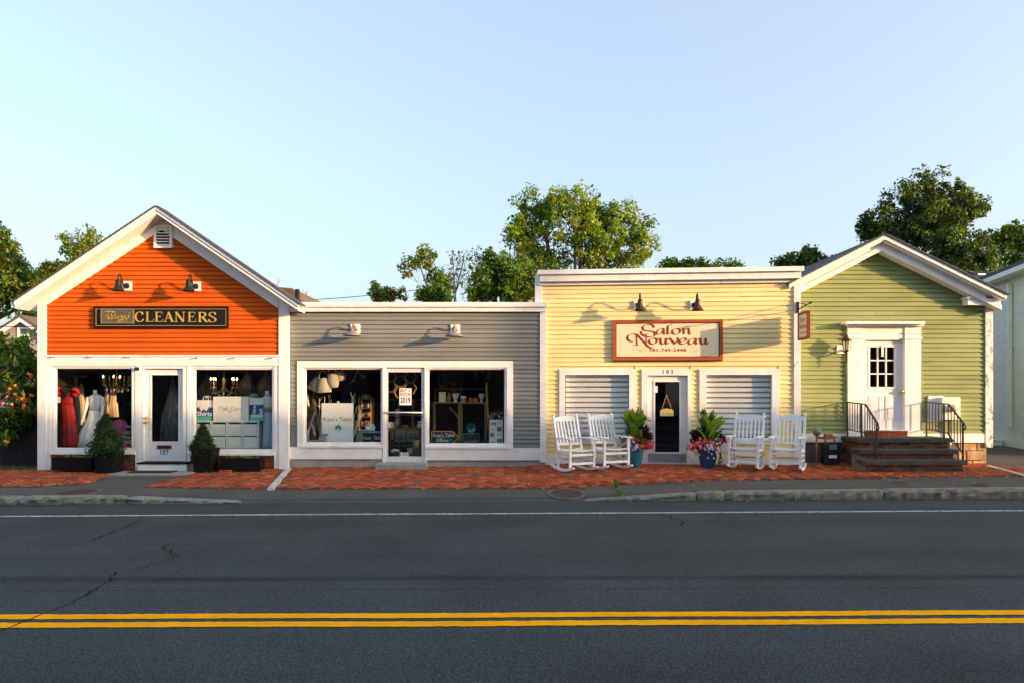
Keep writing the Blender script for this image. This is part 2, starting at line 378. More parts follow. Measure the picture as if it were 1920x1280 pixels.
def road_strip(name, mat, y0, slope, wd, z, bow=0):
    xs = [-60, -30, -16]+[i*.04 for i in range(-300, 301)]+[16, 30, 60]; r = random.Random(int(y0*100)); mb = MB(); v = []
    for x in xs: wob = .006*math.sin(x*.7+y0)+.004*math.sin(x*2.3); v += [(x, y0+wob+slope*x-wd/2+r.uniform(-.005, .005), z), (x, y0+wob+slope*x+wd/2+r.uniform(-.007, .005), z)]
    return mb.add(v, [(2*i, 2*i+2, 2*i+3, 2*i+1) for i in range(len(xs)-1)]).build(name, mat, road)
road_strip('yellow_line', 'yellow_line', 5.10, .0125, .112, ROADZ+.009)
road_strip('yellow_line', 'yellow_line', 5.29, .0125, .112, ROADZ+.009)
road_strip('edge_line', 'white_line', 9.72, .031, .09, ROADZ+.008)
def crack(pts, wd, seed):
    r = random.Random(seed); P = []
    for px, py in pts:
        Y = FP*(ZC-ROADZ)/(py-HY); P.append(Vector(((px-CX)/FP*Y, Y)))
    Q = []
    for a, b in zip(P, P[1:]):
        k = max(2, int((b-a).length/.05))
        for i in range(k):
            Q.append(a.lerp(b, i/k)+Vector((r.uniform(-.025, .025), r.uniform(-.02, .02))))
    Q.append(P[-1]); mb = MB(); v = []
    for i, q in enumerate(Q):
        d = (Q[min(i+1, len(Q)-1)]-Q[max(0, i-1)]).normalized(); n = Vector((-d.y, d.x))*wd*r.uniform(.12, .5)
        v += [(q.x+n.x, q.y+n.y, ROADZ+.0115), (q.x-n.x, q.y-n.y, ROADZ+.0115)]
    mb.add(v, [(2*i, 2*i+1, 2*i+3, 2*i+2) for i in range(len(Q)-1)]).build('crack', 'rubber_black', road)
crack([(274, 972), (255, 978), (230, 992), (198, 1002), (165, 1016)], .02, 1)
crack([(320, 1020), (303, 1027), (334, 1042), (318, 1052), (280, 1060), (255, 1068)], .014, 2)
crack([(220, 1073), (202, 1090), (150, 1122), (100, 1145), (40, 1167), (0, 1183), (-60, 1200)], .018, 3)
crack([(1240, 964), (1262, 972), (1281, 978), (1276, 987)], .022, 4)
crack([(1690, 945), (1780, 956), (1850, 963), (1930, 972)], .014, 5)
crack([(0, 1018), (120, 1020), (400, 1018), (720, 1017), (960, 1015)], .007, 6)
# manhole covers, flat iron discs in the pavement
M('iron_cover', (.055, .035, .03), .7, var=.3, vs=20, bump=.6, bs=30)
for px, py, rx, lab in [(145, 923, .33, 'dark round iron cover in the pavement near the left kerb'), (1062, 926, .31, 'brown round manhole cover in the pavement beside the dropped kerb'),
                    (1690, 905, .2, 'small rusty valve cover in the pavement in front of the brick steps'), (1843, 908, .16, 'smallest rusty valve cover in the pavement at the right edge')]:
    Y = 11.2 + .03*(px-CX)/FP*11
    for _ in range(4):
        X = (px-CX)/FP*Y; Y = FP*(ZC-sz(X, Y))/(py-HY)
    X = (px-CX)/FP*Y; z = sz(X, Y)
    e = WORLD.thing('manhole_cover', lab, 'manhole cover', X, -Y, z, 'iron covers in the pavement')
    sl = (sz(X, Y+.2)-sz(X, Y-.2))/.4; slx = (sz(X+.2, Y)-sz(X-.2, Y))/.4
    a = MB().lathe([(rx-.045, -.02), (rx-.045, .006)], (X, Y, z), 28, sm=False); b = MB()
    for (r0, r1, h) in [(rx-.045, rx, .009)]:
        n = 28; v = []
        for j in range(n):
            c, s_ = math.cos(2*math.pi*j/n), math.sin(2*math.pi*j/n); v += [(X+r0*c, Y+r0*s_, z+h), (X+r1*c, Y+r1*s_, z+h), (X+r1*c, Y+r1*s_, z-.02)]
        f = []
        for j in range(n):
            i, k = 3*j, 3*((j+1) % n); f += [(i, i+1, k+1, k), (i+1, i+2, k+2, k+1)]
        b.add(v, f)
    for i in range(-3, 4):
        hw = math.sqrt(max(0, (rx-.07)**2-(i*rx*.22)**2)); a.box(X-hw, X+hw, Y+i*rx*.22-.012, Y+i*rx*.22+.012, z+.005, z+.0085)
    for q in (a, b):
        q.v = [(x, y, zz+(y-Y)*sl+(x-X)*slx+.004) for x, y, zz in q.v]
    a.build('lid', 'iron_cover', e); b.build('rim', 'concrete_dark', e)
# granite kerb: every stone its own rough block
kerb = bpy.data.objects.new('kerb', None); COL.objects.link(kerb); kerb['kind'] = 'structure'
def kerb_stone(x0, x1, seed, name='kerb_stone'):
    r = random.Random(seed); n = max(3, int((x1-x0)/.09)); v = []; mb = MB(); ph = r.uniform(0, 9)
    for i in range(n+1):
        x = x0+(x1-x0)*i/n; y = yk(x); zt = zk(x)+.012; zz = [ROADZ-.06, ROADZ+(zt-ROADZ)*.3, ROADZ+(zt-ROADZ)*.7, zt-.012, zt, zt]
        e = .02 if i in (0, n) else 0
        for j in range(6):
            d = [0, -.022, -.03, -.012, .012, .15][j] + (r.uniform(-.022, .022) if j in (1, 2) else r.uniform(-.006, .006)) + e*(j < 5)
            v.append((x, y+d, zz[j]+(r.uniform(-.008, .008) if j in (3, 4) else 0)-(e*.6 if j > 2 else 0)))
    f = [(i*6+j, (i+1)*6+j, (i+1)*6+j+1, i*6+j+1) for i in range(n) for j in range(5)] + [tuple(range(5, -1, -1)), tuple(range(n*6, n*6+6))]
    mb.add(v, f).build(name, 'granite', kerb)
for i, (a, b) in enumerate([(-14, -11.2), (-11.19, -9.5), (-9.49, -7.58), (-7.57, -5.98), (-5.965, -4.25), (1.15, 2.95), (2.96, 3.42), (3.43, 6.02), (6.03, 9.1), (9.11, 12.2), (12.21, 15)]): kerb_stone(a, b, 40+i)
# brick paving in herringbone; the nearest bricks are pieces of their own
def in_brick(x, y):
    if y < yb(x)+.02 or y > 13.98 or x < -12.3 or x > 13.2: return False
    strip = -4.11-.195*(y-11.45)
    if x < strip+.14 and x > strip-.02: return False
    if x > strip: return not (x > 9.95+ (13.2-y)*.9 and y > 12.3)
    if x > -6.22 + max(0, 11.9-y)*.25 : return not (y > 13.86)
    edge = -7.75+.3*(13.2-y)/1.3
    if y < 11.95: edge -= (11.95-y)*2.2
    return x < edge
bed = MB(); brickpave = grid('brick_paving', 'dirt', [x*.25 for x in range(-50, 54)], [lambda x: (yb(x)+.01, sz(x, yb(x))-.03)]*2)
cells = []
bw = .1015
for i in range(-150, 151):
    for j in range(-150, 151):
        t = (i-j) % 4
        if t not in (0, 3): continue
        lx, ly = (i+1, j+.5) if t == 0 else (i+.5, j+1)
        c = math.cos(math.radians(45)); x = (lx*c-ly*c)*bw; y = (lx*c+ly*c)*bw+12.7
        if in_brick(x, y): cells.append((y, x, 45 if t == 0 else 135))
cells.sort(key=lambda c: (c[0]-yb(c[1])))
rb = random.Random(11); proto = {}
def brick_verts(hx, hy, h, b=.005): return [(-hx, -hy, -.03), (hx, -hy, -.03), (hx, hy, -.03), (-hx, hy, -.03), (-hx, -hy, h-b), (hx, -hy, h-b), (hx, hy, h-b), (-hx, hy, h-b), (-hx+b, -hy+b, h), (hx-b, -hy+b, h), (hx-b, hy-b, h), (-hx+b, hy-b, h)]
BF = [(8, 9, 10, 11), (0, 1, 5, 4), (1, 2, 6, 5), (2, 3, 7, 6), (3, 0, 4, 7), (4, 5, 9, 8), (5, 6, 10, 9), (6, 7, 11, 10), (7, 4, 8, 11)]
rest = MB(); bedmb = MB()
for k in range(5):
    me = bpy.data.meshes.new('brick'); me.from_pydata(brick_verts(.0975, .0465, .016), [], BF); me.materials.append(MT['brick%d' % k]); proto[k] = me
for k, (y, x, a) in enumerate(cells):
    z = sz(x, y)+rb.uniform(-.002, .004); t = rb.choices(range(5), [34, 30, 24, 8, 4])[0]; a = math.radians(a+rb.uniform(-1.5, 1.5))
    slx = (sz(x+.1, y)-sz(x-.1, y))/.2; sly = (sz(x, y+.1)-sz(x, y-.1))/.2
    tx, ty = rb.uniform(-.015, .015), rb.uniform(-.015, .015)
    if k < 300:
        o = bpy.data.objects.new('brick', proto[t]); COL.objects.link(o); o.parent = brickpave; o.location = (x, y, z)
        o.rotation_euler = (math.atan(sly)+ty, -math.atan(slx)+tx, a)
    else:
        c, s_ = math.cos(a), math.sin(a)
        rest.add([(x+vx*c-vy*s_, y+vx*s_+vy*c, z+vz+(vx*c-vy*s_)*(slx-tx)+(vx*s_+vy*c)*(sly+ty)) for vx, vy, vz in brick_verts(.0975, .0465, .016)], BF, t)
rest.build('bricks', ['brick%d' % k for k in range(5)], brickpave, 'stuff')
q = .25; v = []; fl = []
for i in range(-52, 56):
    for j in range(44, 58):
        x0, y0 = i*q, j*q
        if in_brick(x0+q/2, y0+q/2):
            k = len(v); v += [(x, y, sz(x, y)+.004) for x, y in ((x0, y0), (x0+q, y0), (x0+q, y0+q), (x0, y0+q))]; fl.append((k, k+1, k+2, k+3))
me = brickpave.data; me.clear_geometry(); me.from_pydata(v, [], fl); me.update()
# the pale granite strip between the two brick fields
e = WORLD.thing('granite_edging', 'pale granite block strip running across the brick pavement', 'edging', -4.3, -12.5, 0)
for k in range(14):
    y = 11.52+k*.165; x = -4.11-.195*(y-11.45)+.06; z = sz(x, y)
    mb = MB().bbox(-.062, .062, -.078, .078, -.05, .026, .012); c, s_ = math.cos(.19), math.sin(.19)
    mb.v = [(x+a*c-b*s_, y+a*s_+b*c, z+cc+b*.05) for a, b, cc in mb.v]; mb.build('stone', 'granite_light', e)
# weeds and fallen leaves in the joints
rw = random.Random(5); wm = MB(); lm = MB()
for k in range(150):
    x = rw.uniform(-9.2, 9.2); y = rw.choice([rw.uniform(11.6, 13.7), rw.uniform(12.6, 13.7)])
    if not in_brick(x, y): continue
    z = sz(x, y)+.014; n = rw.randint(5, 16); sp = rw.uniform(.02, .11)
    for j in range(n):
        a = rw.uniform(0, 6.28); d = rw.uniform(0, sp); h = rw.uniform(.012, .04); cx, cy = x+math.cos(a)*d*1.6, y+math.sin(a)*d; b = rw.uniform(0, 6.28); wd = .009
        dx, dy = math.cos(b)*wd, math.sin(b)*wd; ox, oy = rw.uniform(-.03, .03), rw.uniform(-.03, .03)
        wm.add([(cx-dx, cy-dy, z), (cx+dx, cy+dy, z), (cx+ox+dx*.6, cy+oy, z+h*.8), (cx+ox*1.5, cy+oy*1.5, z+h)], [(0, 1, 2, 3)], rw.randint(0, 1))
M('weed_dry', (.30, .26, .05), .8, trans=(.3, .26, .04))
wm.build('weeds', ['weed', 'weed_dry'], kind='stuff'); tag(bpy.data.objects['weeds'], 'small green weeds growing in the joints of the brick pavement', 'weeds')
M('leaf_brown', (.32, .15, .04), .8, var=.4, vs=9); M('leaf_pale', (.5, .40, .22), .8)
for k in range(260):
    if k < 150: x, y = rw.uniform(-9.3, 9.3), rw.uniform(11.4, 13.7)
    elif k < 210: x = rw.uniform(1.5, 9.5); y = yk(x)-rw.uniform(.03, .16)
    else: x = rw.uniform(1.0, 6.6); y = rw.uniform(12.9, 13.6)
    z = (sz(x, y)+.022 if y > yk(x) else ROADZ+.012); a = rw.uniform(0, 6.28); s_ = rw.uniform(.012, .034); c, d = math.cos(a)*s_, math.sin(a)*s_
    lm.add([(x-c, y-d, z), (x+d*.5, y-c*.5, z+.008), (x+c, y+d, z+rw.uniform(0, .015)), (x-d*.5, y+c*.5, z+.01)], [(0, 1, 2, 3)], rw.choice([0, 0, 1]))
lm.build('fallen_leaves', ['leaf_brown', 'leaf_pale'], kind='stuff'); tag(bpy.data.objects['fallen_leaves'], 'dry fallen leaves scattered on pavement and along the kerb', 'leaves')

# ------------------------------------------------------------------ buildings
def part(parent, name, mat, *boxes):
    mb = MB()
    for b in boxes: mb.box(*b)
    return mb.build(name, mat, parent)
def pane(parent, b, mat='glass'):
    return part(parent, 'pane', mat, b)
def brick_course(parent, f, u0, u1, z0, z1, y0, y1, bl, bh, mats, seed, soldier=0.0, name='brick'):
    r = random.Random(seed); z = z0; row = 0; g = .009
    if soldier:
        zs = z1-soldier; u = u0; 
        while u < u1-.02:
            ue = min(u+bh, u1); t = r.uniform(-.003, .003)
            MB().box(u, ue-g, y0-.012+t, y1, zs+g, z1+t).build(name, r.choice(mats), parent); u += bh
        z1 = zs
    n = max(1, round((z1-z0)/bh)); bh = (z1-z0)/n
    for k in range(n):
        u = u0-(bl/2 if k % 2 else 0)
        while u < u1-.01:
            a, b = max(u, u0), min(u+bl, u1)
            if b-a > .02:
                t = r.uniform(-.004, .004); MB().box(a, b-g, y0+t, y1, z0+k*bh+g, z0+(k+1)*bh).build(name, r.choice(mats), parent)
            u += bl
BR = ['brick%d' % k for k in range(5)]; SB = ['stepbrick%d' % k for k in range(4)]
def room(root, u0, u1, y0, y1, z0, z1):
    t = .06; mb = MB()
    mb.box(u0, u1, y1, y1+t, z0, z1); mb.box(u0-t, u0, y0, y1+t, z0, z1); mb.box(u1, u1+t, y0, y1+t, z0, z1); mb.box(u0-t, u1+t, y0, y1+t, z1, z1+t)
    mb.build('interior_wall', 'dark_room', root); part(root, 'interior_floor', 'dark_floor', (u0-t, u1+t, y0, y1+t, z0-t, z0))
# ===== orange gabled shop
F1 = Fac(-7.1, 13.9); R1 = F1.root('orange_shop', 'orange clapboard shop with white gable trim and two display windows', 'building')
def rowsZ(f, py0, py1, pitch): # list of (z0,z1) upward between two pixel rows
    z0 = f.uz(960, py1)[1]; z1 = f.uz(960, py0)[1]; n = round((z1-z0)/pitch); p = (z1-z0)/n
    return [(z0+i*p, z0+(i+1)*p) for i in range(n)]
zs1 = F1.uz(0, 666)[1]; apu, apz = F1.uz(305, 432); uL, uR = F1.uz(86, 600)[0], F1.uz(523, 600)[0]
zsp = F1.uz(86, 575)[1]; sl = (apz-zsp)/(apu-uL)
w1 = MB(); w1.prism([(uL, zs1), (uR, zs1), (uR, apz-sl*(uR-apu)), (apu, apz), (uL, zsp)], 0, .12); w1 = w1.build('wall', 'orange_paint', R1)
rows = []
for z0, z1 in rowsZ(F1, 434, 666, .0915):
    e = lambda z: (max(uL, apu-(apz-z)/sl), min(uR, apu+(apz-z)/sl))
    a0, b0 = e(z0); a1, b1 = e(min(z1, apz)); rows.append((z0, min(z1, apz-.01), [(a0, b0, a1, b1)]))
siding(w1, 'orange_paint', rows, 2, th=.033)
# gable frieze boards, soffit, rake fascia, roof
OV = .40
pk = F1.uz(294, 389, OV); tl = F1.uz(28, 567, OV); tr = F1.uz(560, 571, OV); fh = .178
def rake(mb, a, b, h, y0, y1):
    mb.prism([(a[0], a[1]-h), (b[0], b[1]-h), (b[0], b[1]), (a[0], a[1])] if a[0] < b[0] else [(b[0], b[1]-h), (a[0], a[1]-h), (a[0], a[1]), (b[0], b[1])], y0, y1); return mb
for a in (tl, tr):
    rake(MB(), a, pk, fh*.72, -OV, -OV+.03).build('rake_fascia', 'white_paint', R1)
    k = (a[0], a[1]+.012); q = (pk[0], pk[1]+.012)
    rake(MB(), k, q, fh*.33, -OV-.025, -OV+.001).build('rake_crown', 'white_paint', R1)
    so_ = .02; rake(MB(), (a[0], a[1]-fh*.72+so_), (pk[0], pk[1]-fh*.72+so_), .02, -OV+.03, .0).build('soffit', 'white_paint', R1)
    # shingled roof slope
    d = Vector((pk[0]-a[0], 0, pk[1]-a[1])).normalized(); n = Vector((-d.z, 0, d.x)) if d.x > 0 else Vector((d.z, 0, -d.x))
    ea = Vector((a[0], 0, a[1]))-d*.03+n*.008; eb = Vector((pk[0], 0, pk[1]))+n*.008
    v = []
    for y in (-OV-.045, -.06):
        for p in (ea, eb, eb+n*.03, ea+n*.03): v.append((p.x, y, p.z))
    MB().add(v, [(0, 1, 2, 3), (7, 6, 5, 4), (0, 4, 5, 1), (1, 5, 6, 2), (2, 6, 7, 3), (3, 7, 4, 0)]).build('roof', 'shingle_dark', R1)
for s_, (px, py) in ((-1, (86, 575)), (1, (523, 579))):
    a = F1.uz(px, py); e_ = .245; out = .05
    ex = uL-.17 if s_ < 0 else uR+.19
    pts = [(a[0], a[1]), (apu, apz), (apu, apz+e_), (a[0], a[1]+e_)]
    if s_ < 0: pts = [(a[0], a[1]), (apu, apz), (apu, apz+e_), (a[0], a[1]+e_)]
    else: pts = [(apu, apz), (a[0], a[1]), (a[0], a[1]+e_), (apu, apz+e_)]
    MB().prism(pts, -out, .0).build('gable_frieze', 'white_paint', R1)
part(R1, 'corner_board', 'white_paint', F1.pb(70, 557, 86.2, 884, .045, -.05)); part(R1, 'corner_board', 'white_paint', F1.pb(522.5, 560, 540.5, 881, .045, -.05))
# vent louvre
b = F1.pb(288, 423, 322, 465, .085); v_ = MB().ring(b[0], b[1], b[2], b[3], b[4], b[5], .045).build('gable_vent', 'white_paint', R1)
part(v_, 'backing', 'black_plastic', (b[0]+.04, b[1]-.04, -.046, 0, b[4]+.04, b[5]-.04))
for i in range(6):
    z = b[4]+.055+i*(b[5]-b[4]-.1)/6; MB().add([(b[0]+.045, -.082, z+.012), (b[1]-.045, -.082, z+.012), (b[1]-.045, -.048, z+.03), (b[0]+.045, -.048, z+.03), (b[0]+.045, -.082, z), (b[1]-.045, -.082, z), (b[1]-.045, -.048, z+.018), (b[0]+.045, -.048, z+.018)],
        [(0, 1, 2, 3), (7, 6, 5, 4), (4, 5, 1, 0), (3, 2, 6, 7), (1, 5, 6, 2), (4, 0, 3, 7)]).build('louvre', 'white_paint', v_)
# white shopfront: header band, posts, frames
part(R1, 'header_band', 'white_paint', F1.pb(86.2, 666, 522.5, 685, .04, -.12))
part(R1, 'drip_cap', 'white_paint', F1.pb(84, 664.5, 524, 667.5, .06, 0))
for x0, x1 in ((86.3, 95), (253.5, 262), (350, 357), (514, 522.4)):
    part(R1, 'post', 'white_paint', F1.pb(x0, 685.2, x1, 884, .03, -.12))
def shop_window(f, root, ox0, oy0, ox1, oy1, gx0, gy0, gx1, gy1, of=.02, sill=True, mat='white_paint'):
    o = f.pb(ox0, oy0, ox1, oy1, of); gq = f.pb(gx0, gy0, gx1, gy1, of)
    mb = MB(); y0, y1 = -of, .07
    mb.box(o[0], gq[0], y0, y1, o[4], o[5]); mb.box(gq[1], o[1], y0, y1, o[4], o[5]); mb.box(gq[0], gq[1], y0, y1, gq[5], o[5]); mb.box(gq[0], gq[1], y0, y1, o[4], gq[4])
    wn = mb.build('window', mat, root)
    pane(wn, (gq[0], gq[1], .03, .036, gq[4], gq[5]))
    MB().ring(gq[0]+.001, gq[1]-.001, .0, .05, gq[4]+.001, gq[5]-.001, .022).build('sash', 'white_paint', wn)
    if sill: part(wn, 'sill', mat, (o[0]-.02, o[1]+.02, -of-.045, -of, o[4]-.01, o[4]+.035))
    return wn, gq
shop_window(F1, R1, 95.2, 685.2, 253.3, 850, 101, 688, 247.5, 841)
shop_window(F1, R1, 357.2, 685.2, 513.8, 852, 363, 690, 511.5, 843.5)
# brick base under the windows
for (x0, x1, sd_) in ((95.3, 253.3, 1), (350.2, 513.8, 2)):
    b = F1.pb(x0, 851, x1, 886, .0); wl = part(R1, 'brick_base', 'mortar', (b[0], b[1], 0.0, .1, b[4], b[5]))
    brick_course(wl, F1, b[0], b[1], b[4], b[5], -.012, .01, .205, .068, ['brick0', 'brick2', 'stepbrick0', 'stepbrick3', 'brick4'], sd_, soldier=.115)
# door 107
b = F1.pb(262.2, 685.2, 350-.2, 868, .0); d0 = F1.pb(270, 690, 344, 877, .0)
mb = MB(); mb.box(b[0], d0[0], -.025, .1, b[4], b[5]); mb.box(d0[1], b[1], -.025, .1, b[4], b[5]); mb.box(d0[0], d0[1], -.025, .1, d0[5], b[5]); mb.build('door_frame', 'white_paint', R1)
gq = F1.pb(283, 702, 335, 827, -.04)
mb = MB(); wall_cells(mb, d0[0]+.005, d0[1]-.005, d0[4], d0[5]-.005, .04, .085, [(gq[0], gq[1], gq[4], gq[5])]); door = mb.build('door', 'white_paint', R1)
MB().ring(gq[0]-.02, gq[1]+.02, .03, .04, gq[4]-.02, gq[5]+.02, .022).build('glazing_bead', 'white_paint', door)
pane(door, (gq[0], gq[1], .055, .061, gq[4], gq[5]))
for py in (782.5, 790.5):
    u, z = F1.uz(275, py); MB().tube([(u, .04, z), (u, .0, z), (u, -.02, z)], [.012, .012, .03], 10).ball((u, -.03, z), .03, 10).build('door_knob', 'brass', door)
b = F1.pb(294, 833.5, 322, 841, -.03); part(door, 'mail_slot', 'brass', (b[0], b[1], .028, .04, b[4], b[5])); part(door, 'mail_flap', 'bronze', (b[0]+.02, b[1]-.02, .022, .028, b[4]+.015, b[5]-.015))
b = F1.pb(300, 842.5, 316, 852, -.03); mb = MB(); text(mb, '107', b[0], b[1], .0365, b[4], b[5], .012); mb.build('house_number', 'ink', door)
b = F1.pb(258, 869, 350, 886, .3); st = part(R1, 'door_step', 'white_paint', (b[0], b[1], -.3, .1, b[4], b[5])); part(st, 'tread', 'black_plastic', (b[0]-.015, b[1]+.015, -.325, .1, b[5], b[5]+.025))
part(R1, 'threshold', 'wood_gold', (d0[0], d0[1], -.02, .1, d0[4]-.03, d0[4]-.004))
# body behind the front
zt = 3.25
mb = MB(); mb.box(uL-.17, uL-.05, .05, 8, -.3, zt); mb.box(uR+.05, uR+.18, .05, 8, -.3, zt); mb.box(uL-.17, uR+.18, 8, 8.12, -.3, zt)
mb.build('rear_wall', 'white_paint', R1)
MB().prism([(uL-.25, zt), (uR+.25, zt), (apu, 4.3)], .13, 8.2).build('rear_roof', 'shingle', R1)
MB().prism([(uL-.15, zt), (uR+.15, zt), (apu, apz+.3)], .0, .1).build('gable_back', 'white_paint', R1)
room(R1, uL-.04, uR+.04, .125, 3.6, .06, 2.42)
for x0, x1 in ((90, 254), (352, 522)):
    b = F1.pb(x0, 838, x1, 884, 0); part(R1, 'display_platform', 'dark_floor', (b[0], b[1], .101, 1.25, .065, F1.uz(0, 842)[1]))
# gutter end and rear roof seen beyond the right eave
gq = F1.uz(24, 572, OV-.02); MB().prism([(gq[0]-.06, gq[1]+.06), (gq[0]-.03, gq[1]-.06), (gq[0]+.06, gq[1]-.06), (gq[0]+.06, gq[1]+.06)], -OV+.03, 8.4).build('gutter', 'white_paint', R1)
b = [F1.uz(515, 538, -3.2), F1.uz(548, 541, -3.2), F1.uz(566, 566, -3.2), F1.uz(566, 585, -3.2), F1.uz(500, 585, -3.2)]
MB().prism([b[4], b[3], b[2], b[1], b[0]], 3.2, 7.8).build('rear_dormer', 'shingle', R1)
# ===== grey shop
F2 = Fac(-1.9, 14.0); R2 = F2.root('grey_shop', 'low grey clapboard shop with flat white cornice and glass door', 'building')
u0, u1 = F2.uz(536, 700)[0], F2.uz(1013, 700)[0]; ztop = F2.uz(0, 584)[1]; zbot = F2.uz(0, 860)[1]
hole = F2.pb(557, 676, 962, 840, 0); zsk = F2.uz(0, 838)[1]
w2 = MB(); wall_cells(w2, u0, u1, zbot, ztop+.1, 0, .12, [(hole[0]+.08, hole[1]-.08, -.2, hole[5]-.06)]); w2 = w2.build('wall', 'gray_paint', R2)
rows = [(a, b, [(p, q, p, q) for p, q in cut(u0, u1, [(hole[0], hole[1])] if b < hole[5]+.03 else [])]) for a, b in rowsZ(F2, 584.5, 838, .0905)]
siding(w2, 'gray_paint', rows, 5, th=.031)
b = F2.pb(565, 575, 1023, 584.5, .1); part(R2, 'cornice_fascia', 'white_paint', (u0+.05, b[1], -.1, .0, b[4], b[5]))
b = F2.pb(565, 567, 1026, 575.5, .14); part(R2, 'cornice_cap', 'white_paint', (u0+.05, b[1], -.14, .5, b[4], b[5]))
part(R2, 'corner_board', 'white_paint', F2.pb(1012.5, 584.5, 1024, 866, .045, -.1))
part(R2, 'window_header', 'white_paint', F2.pb(557, 676, 962, 688, .045, -.07))
part(R2, 'window_casing', 'white_paint', F2.pb(557, 688.2, 568, 840, .045, -.07)); part(R2, 'window_casing', 'white_paint', F2.pb(950.5, 688.2, 962, 839, .045, -.07))
part(R2, 'skirt', 'white_paint', F2.pb(541, 837.5, 716, 860, .05, 0)); part(R2, 'skirt', 'white_paint', F2.pb(800, 839, 1012.3, 862, .05, 0))
shop_window(F2, R2, 568.2, 688.2, 717, 837.4, 570.5, 689.5, 715.5, 830.5, .03); shop_window(F2, R2, 800, 688.2, 950.3, 838.9, 802, 690, 947.5, 832.5, .03)
part(R2, 'mullion', 'white_paint', F2.pb(717.2, 688.2, 722.5, 866, .055, -.1)); part(R2, 'mullion', 'white_paint', F2.pb(796, 688.2, 799.8, 866, .055, -.1))
d0 = F2.pb(722.7, 690, 795.8, 867, 0); gq = F2.pb(727.5, 697, 790.5, 855, 0); mb = MB(); wall_cells(mb, d0[0], d0[1], d0[4], d0[5], -.02, .03, [(gq[0], gq[1], gq[4], gq[5])]); door = mb.build('door', 'aluminium', R2)
pane(door, (gq[0], gq[1], .0, .006, gq[4], gq[5]))
p, q = F2.uz(721, 772.5, .05), F2.uz(793, 772.5, .05); mb = MB(); mb.tube([(p[0], -.07, p[1]), (q[0], -.07, q[1])], .016, 8); mb.box(p[0], p[0]+.02, -.07, -.02, p[1]-.01, p[1]+.01); mb.box(q[0]-.02, q[0], -.07, -.02, p[1]-.01, p[1]+.01); mb.build('push_bar', 'aluminium', door)
u, z = F2.uz(792.5, 781); MB().tube([(u, -.02, z), (u, -.03, z)], .012, 8).build('lock', 'black_metal', door)
b = F2.pb(750, 847.5, 766, 855, .01); part(door, 'number_plate', 'white_plain', (b[0], b[1], -.024, -.0205, b[4], b[5])); mb = MB(); text(mb, '105', b[0]+.012, b[1]-.012, -.0265, b[4]+.012, b[5]-.01, .015); mb.build('house_number', 'ink', door)
p_ = F2.pb(749, 727, 771.5, 758.5, .0); po = part(door, 'poster', 'white_plain', (p_[0], p_[1], -.006, -.0015, p_[4], p_[5]))
W_, H_ = p_[1]-p_[0], p_[5]-p_[4]; mb = MB(); yy = -.0085
text(mb, 'BEST', p_[0]+.02*1, p_[0]+W_*.62, yy, p_[4]+H_*.78, p_[4]+H_*.95, .006); text(mb, 'OF', p_[0]+W_*.72, p_[0]+W_*.92, yy, p_[4]+H_*.80, p_[4]+H_*.93)
text(mb, 'BOSTON', p_[0]+.02, p_[1]-.02, yy, p_[4]+H_*.55, p_[4]+H_*.74, .006); text(mb, '2019', p_[0]+.02, p_[1]-.02, yy, p_[4]+H_*.12, p_[4]+H_*.45, .016)
mb.box(p_[0]+.02, p_[1]-.02, yy, yy+.001, p_[4]+H_*.49, p_[4]+H_*.505); mb.build('lettering', 'ink', po)
part(R2, 'foundation', 'concrete', (u0+.02, u1+.1, -.012, .12, -.3, zbot-.002))
mb = MB(); mb.box(u0+.02, u0+.15, .12, 8, -.3, ztop+.1); mb.box(u1-.03, u1+.1, .12, 8, -.3, ztop+.1); mb.box(u0, u1+.1, 8, 8.1, -.3, ztop+.1); mb.build('rear_wall', 'gray_paint', R2)
part(R2, 'roof', 'shingle_dark', (u0+.06, u1+.09, .12, 8.2, ztop+.11, ztop+.16))
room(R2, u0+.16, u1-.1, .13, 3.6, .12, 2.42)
for x0, x1 in ((560, 719), (799, 962)):
    b = F2.pb(x0, 838, x1, 862, 0); part(R2, 'display_platform', 'dark_floor', (b[0], b[1], .125, 1.3, .125, F2.uz(0, 831)[1]))
# ===== yellow shop
F3 = Fac(3.2, 13.86, -math.radians(4.6)); R3 = F3.root('yellow_shop', 'pale yellow clapboard shop with tall flat front and white cornice', 'building')
u0, u1 = F3.uz(1004, 600)[0], F3.uz(1489.5, 600)[0]
def z3(py, px=1250, out=0): return F3.uz(px, py, out)[1]
ztop = z3(532); zbt = z3(855)
win = [F3.pb(1049, 691, 1191, 831, 0), F3.pb(1311, 691, 1460, 832, 0)]; dr = F3.pb(1203, 691, 1312, 869, 0)
dr = (dr[0], win[1][0]-.17, *dr[2:])
holes = [(h[0]+.1, h[1]-.1, h[4]+.1, h[5]-.08) for h in win]+[(dr[0]+.08, dr[1]-.08, -1, dr[5]-.06)]
w3 = MB(); wall_cells(w3, u0, u1+.05, -.1, ztop+.25, 0, .12, holes); w3 = w3.build('wall', 'yellow_paint', R3)
rows = []
for a, b in rowsZ(Fac(0, 13.86), 532.5, 855, .0915):
    h = [(x[0], x[1]) for x in win if a < x[5]-.02 and b > x[4]+.02] + ([(dr[0], dr[1])] if a < dr[5]-.02 else [])
    rows.append((a, b, [(p, q, p, q) for p, q in cut(u0+.1, u1, h)]))
siding(w3, 'yellow_paint', rows, 9, .3, th=.026)
part(R3, 'corner_board', 'white_paint', F3.pb(1003, 516, 1016.5, 869, .04, -.1)); part(R3, 'corner_board', 'white_worn', F3.pb(1489, 524, 1501.5, 870, .045, -.25))
uA, uB = F3.uz(1010, 520, .2)[0], F3.uz(1506, 520, .2)[0]
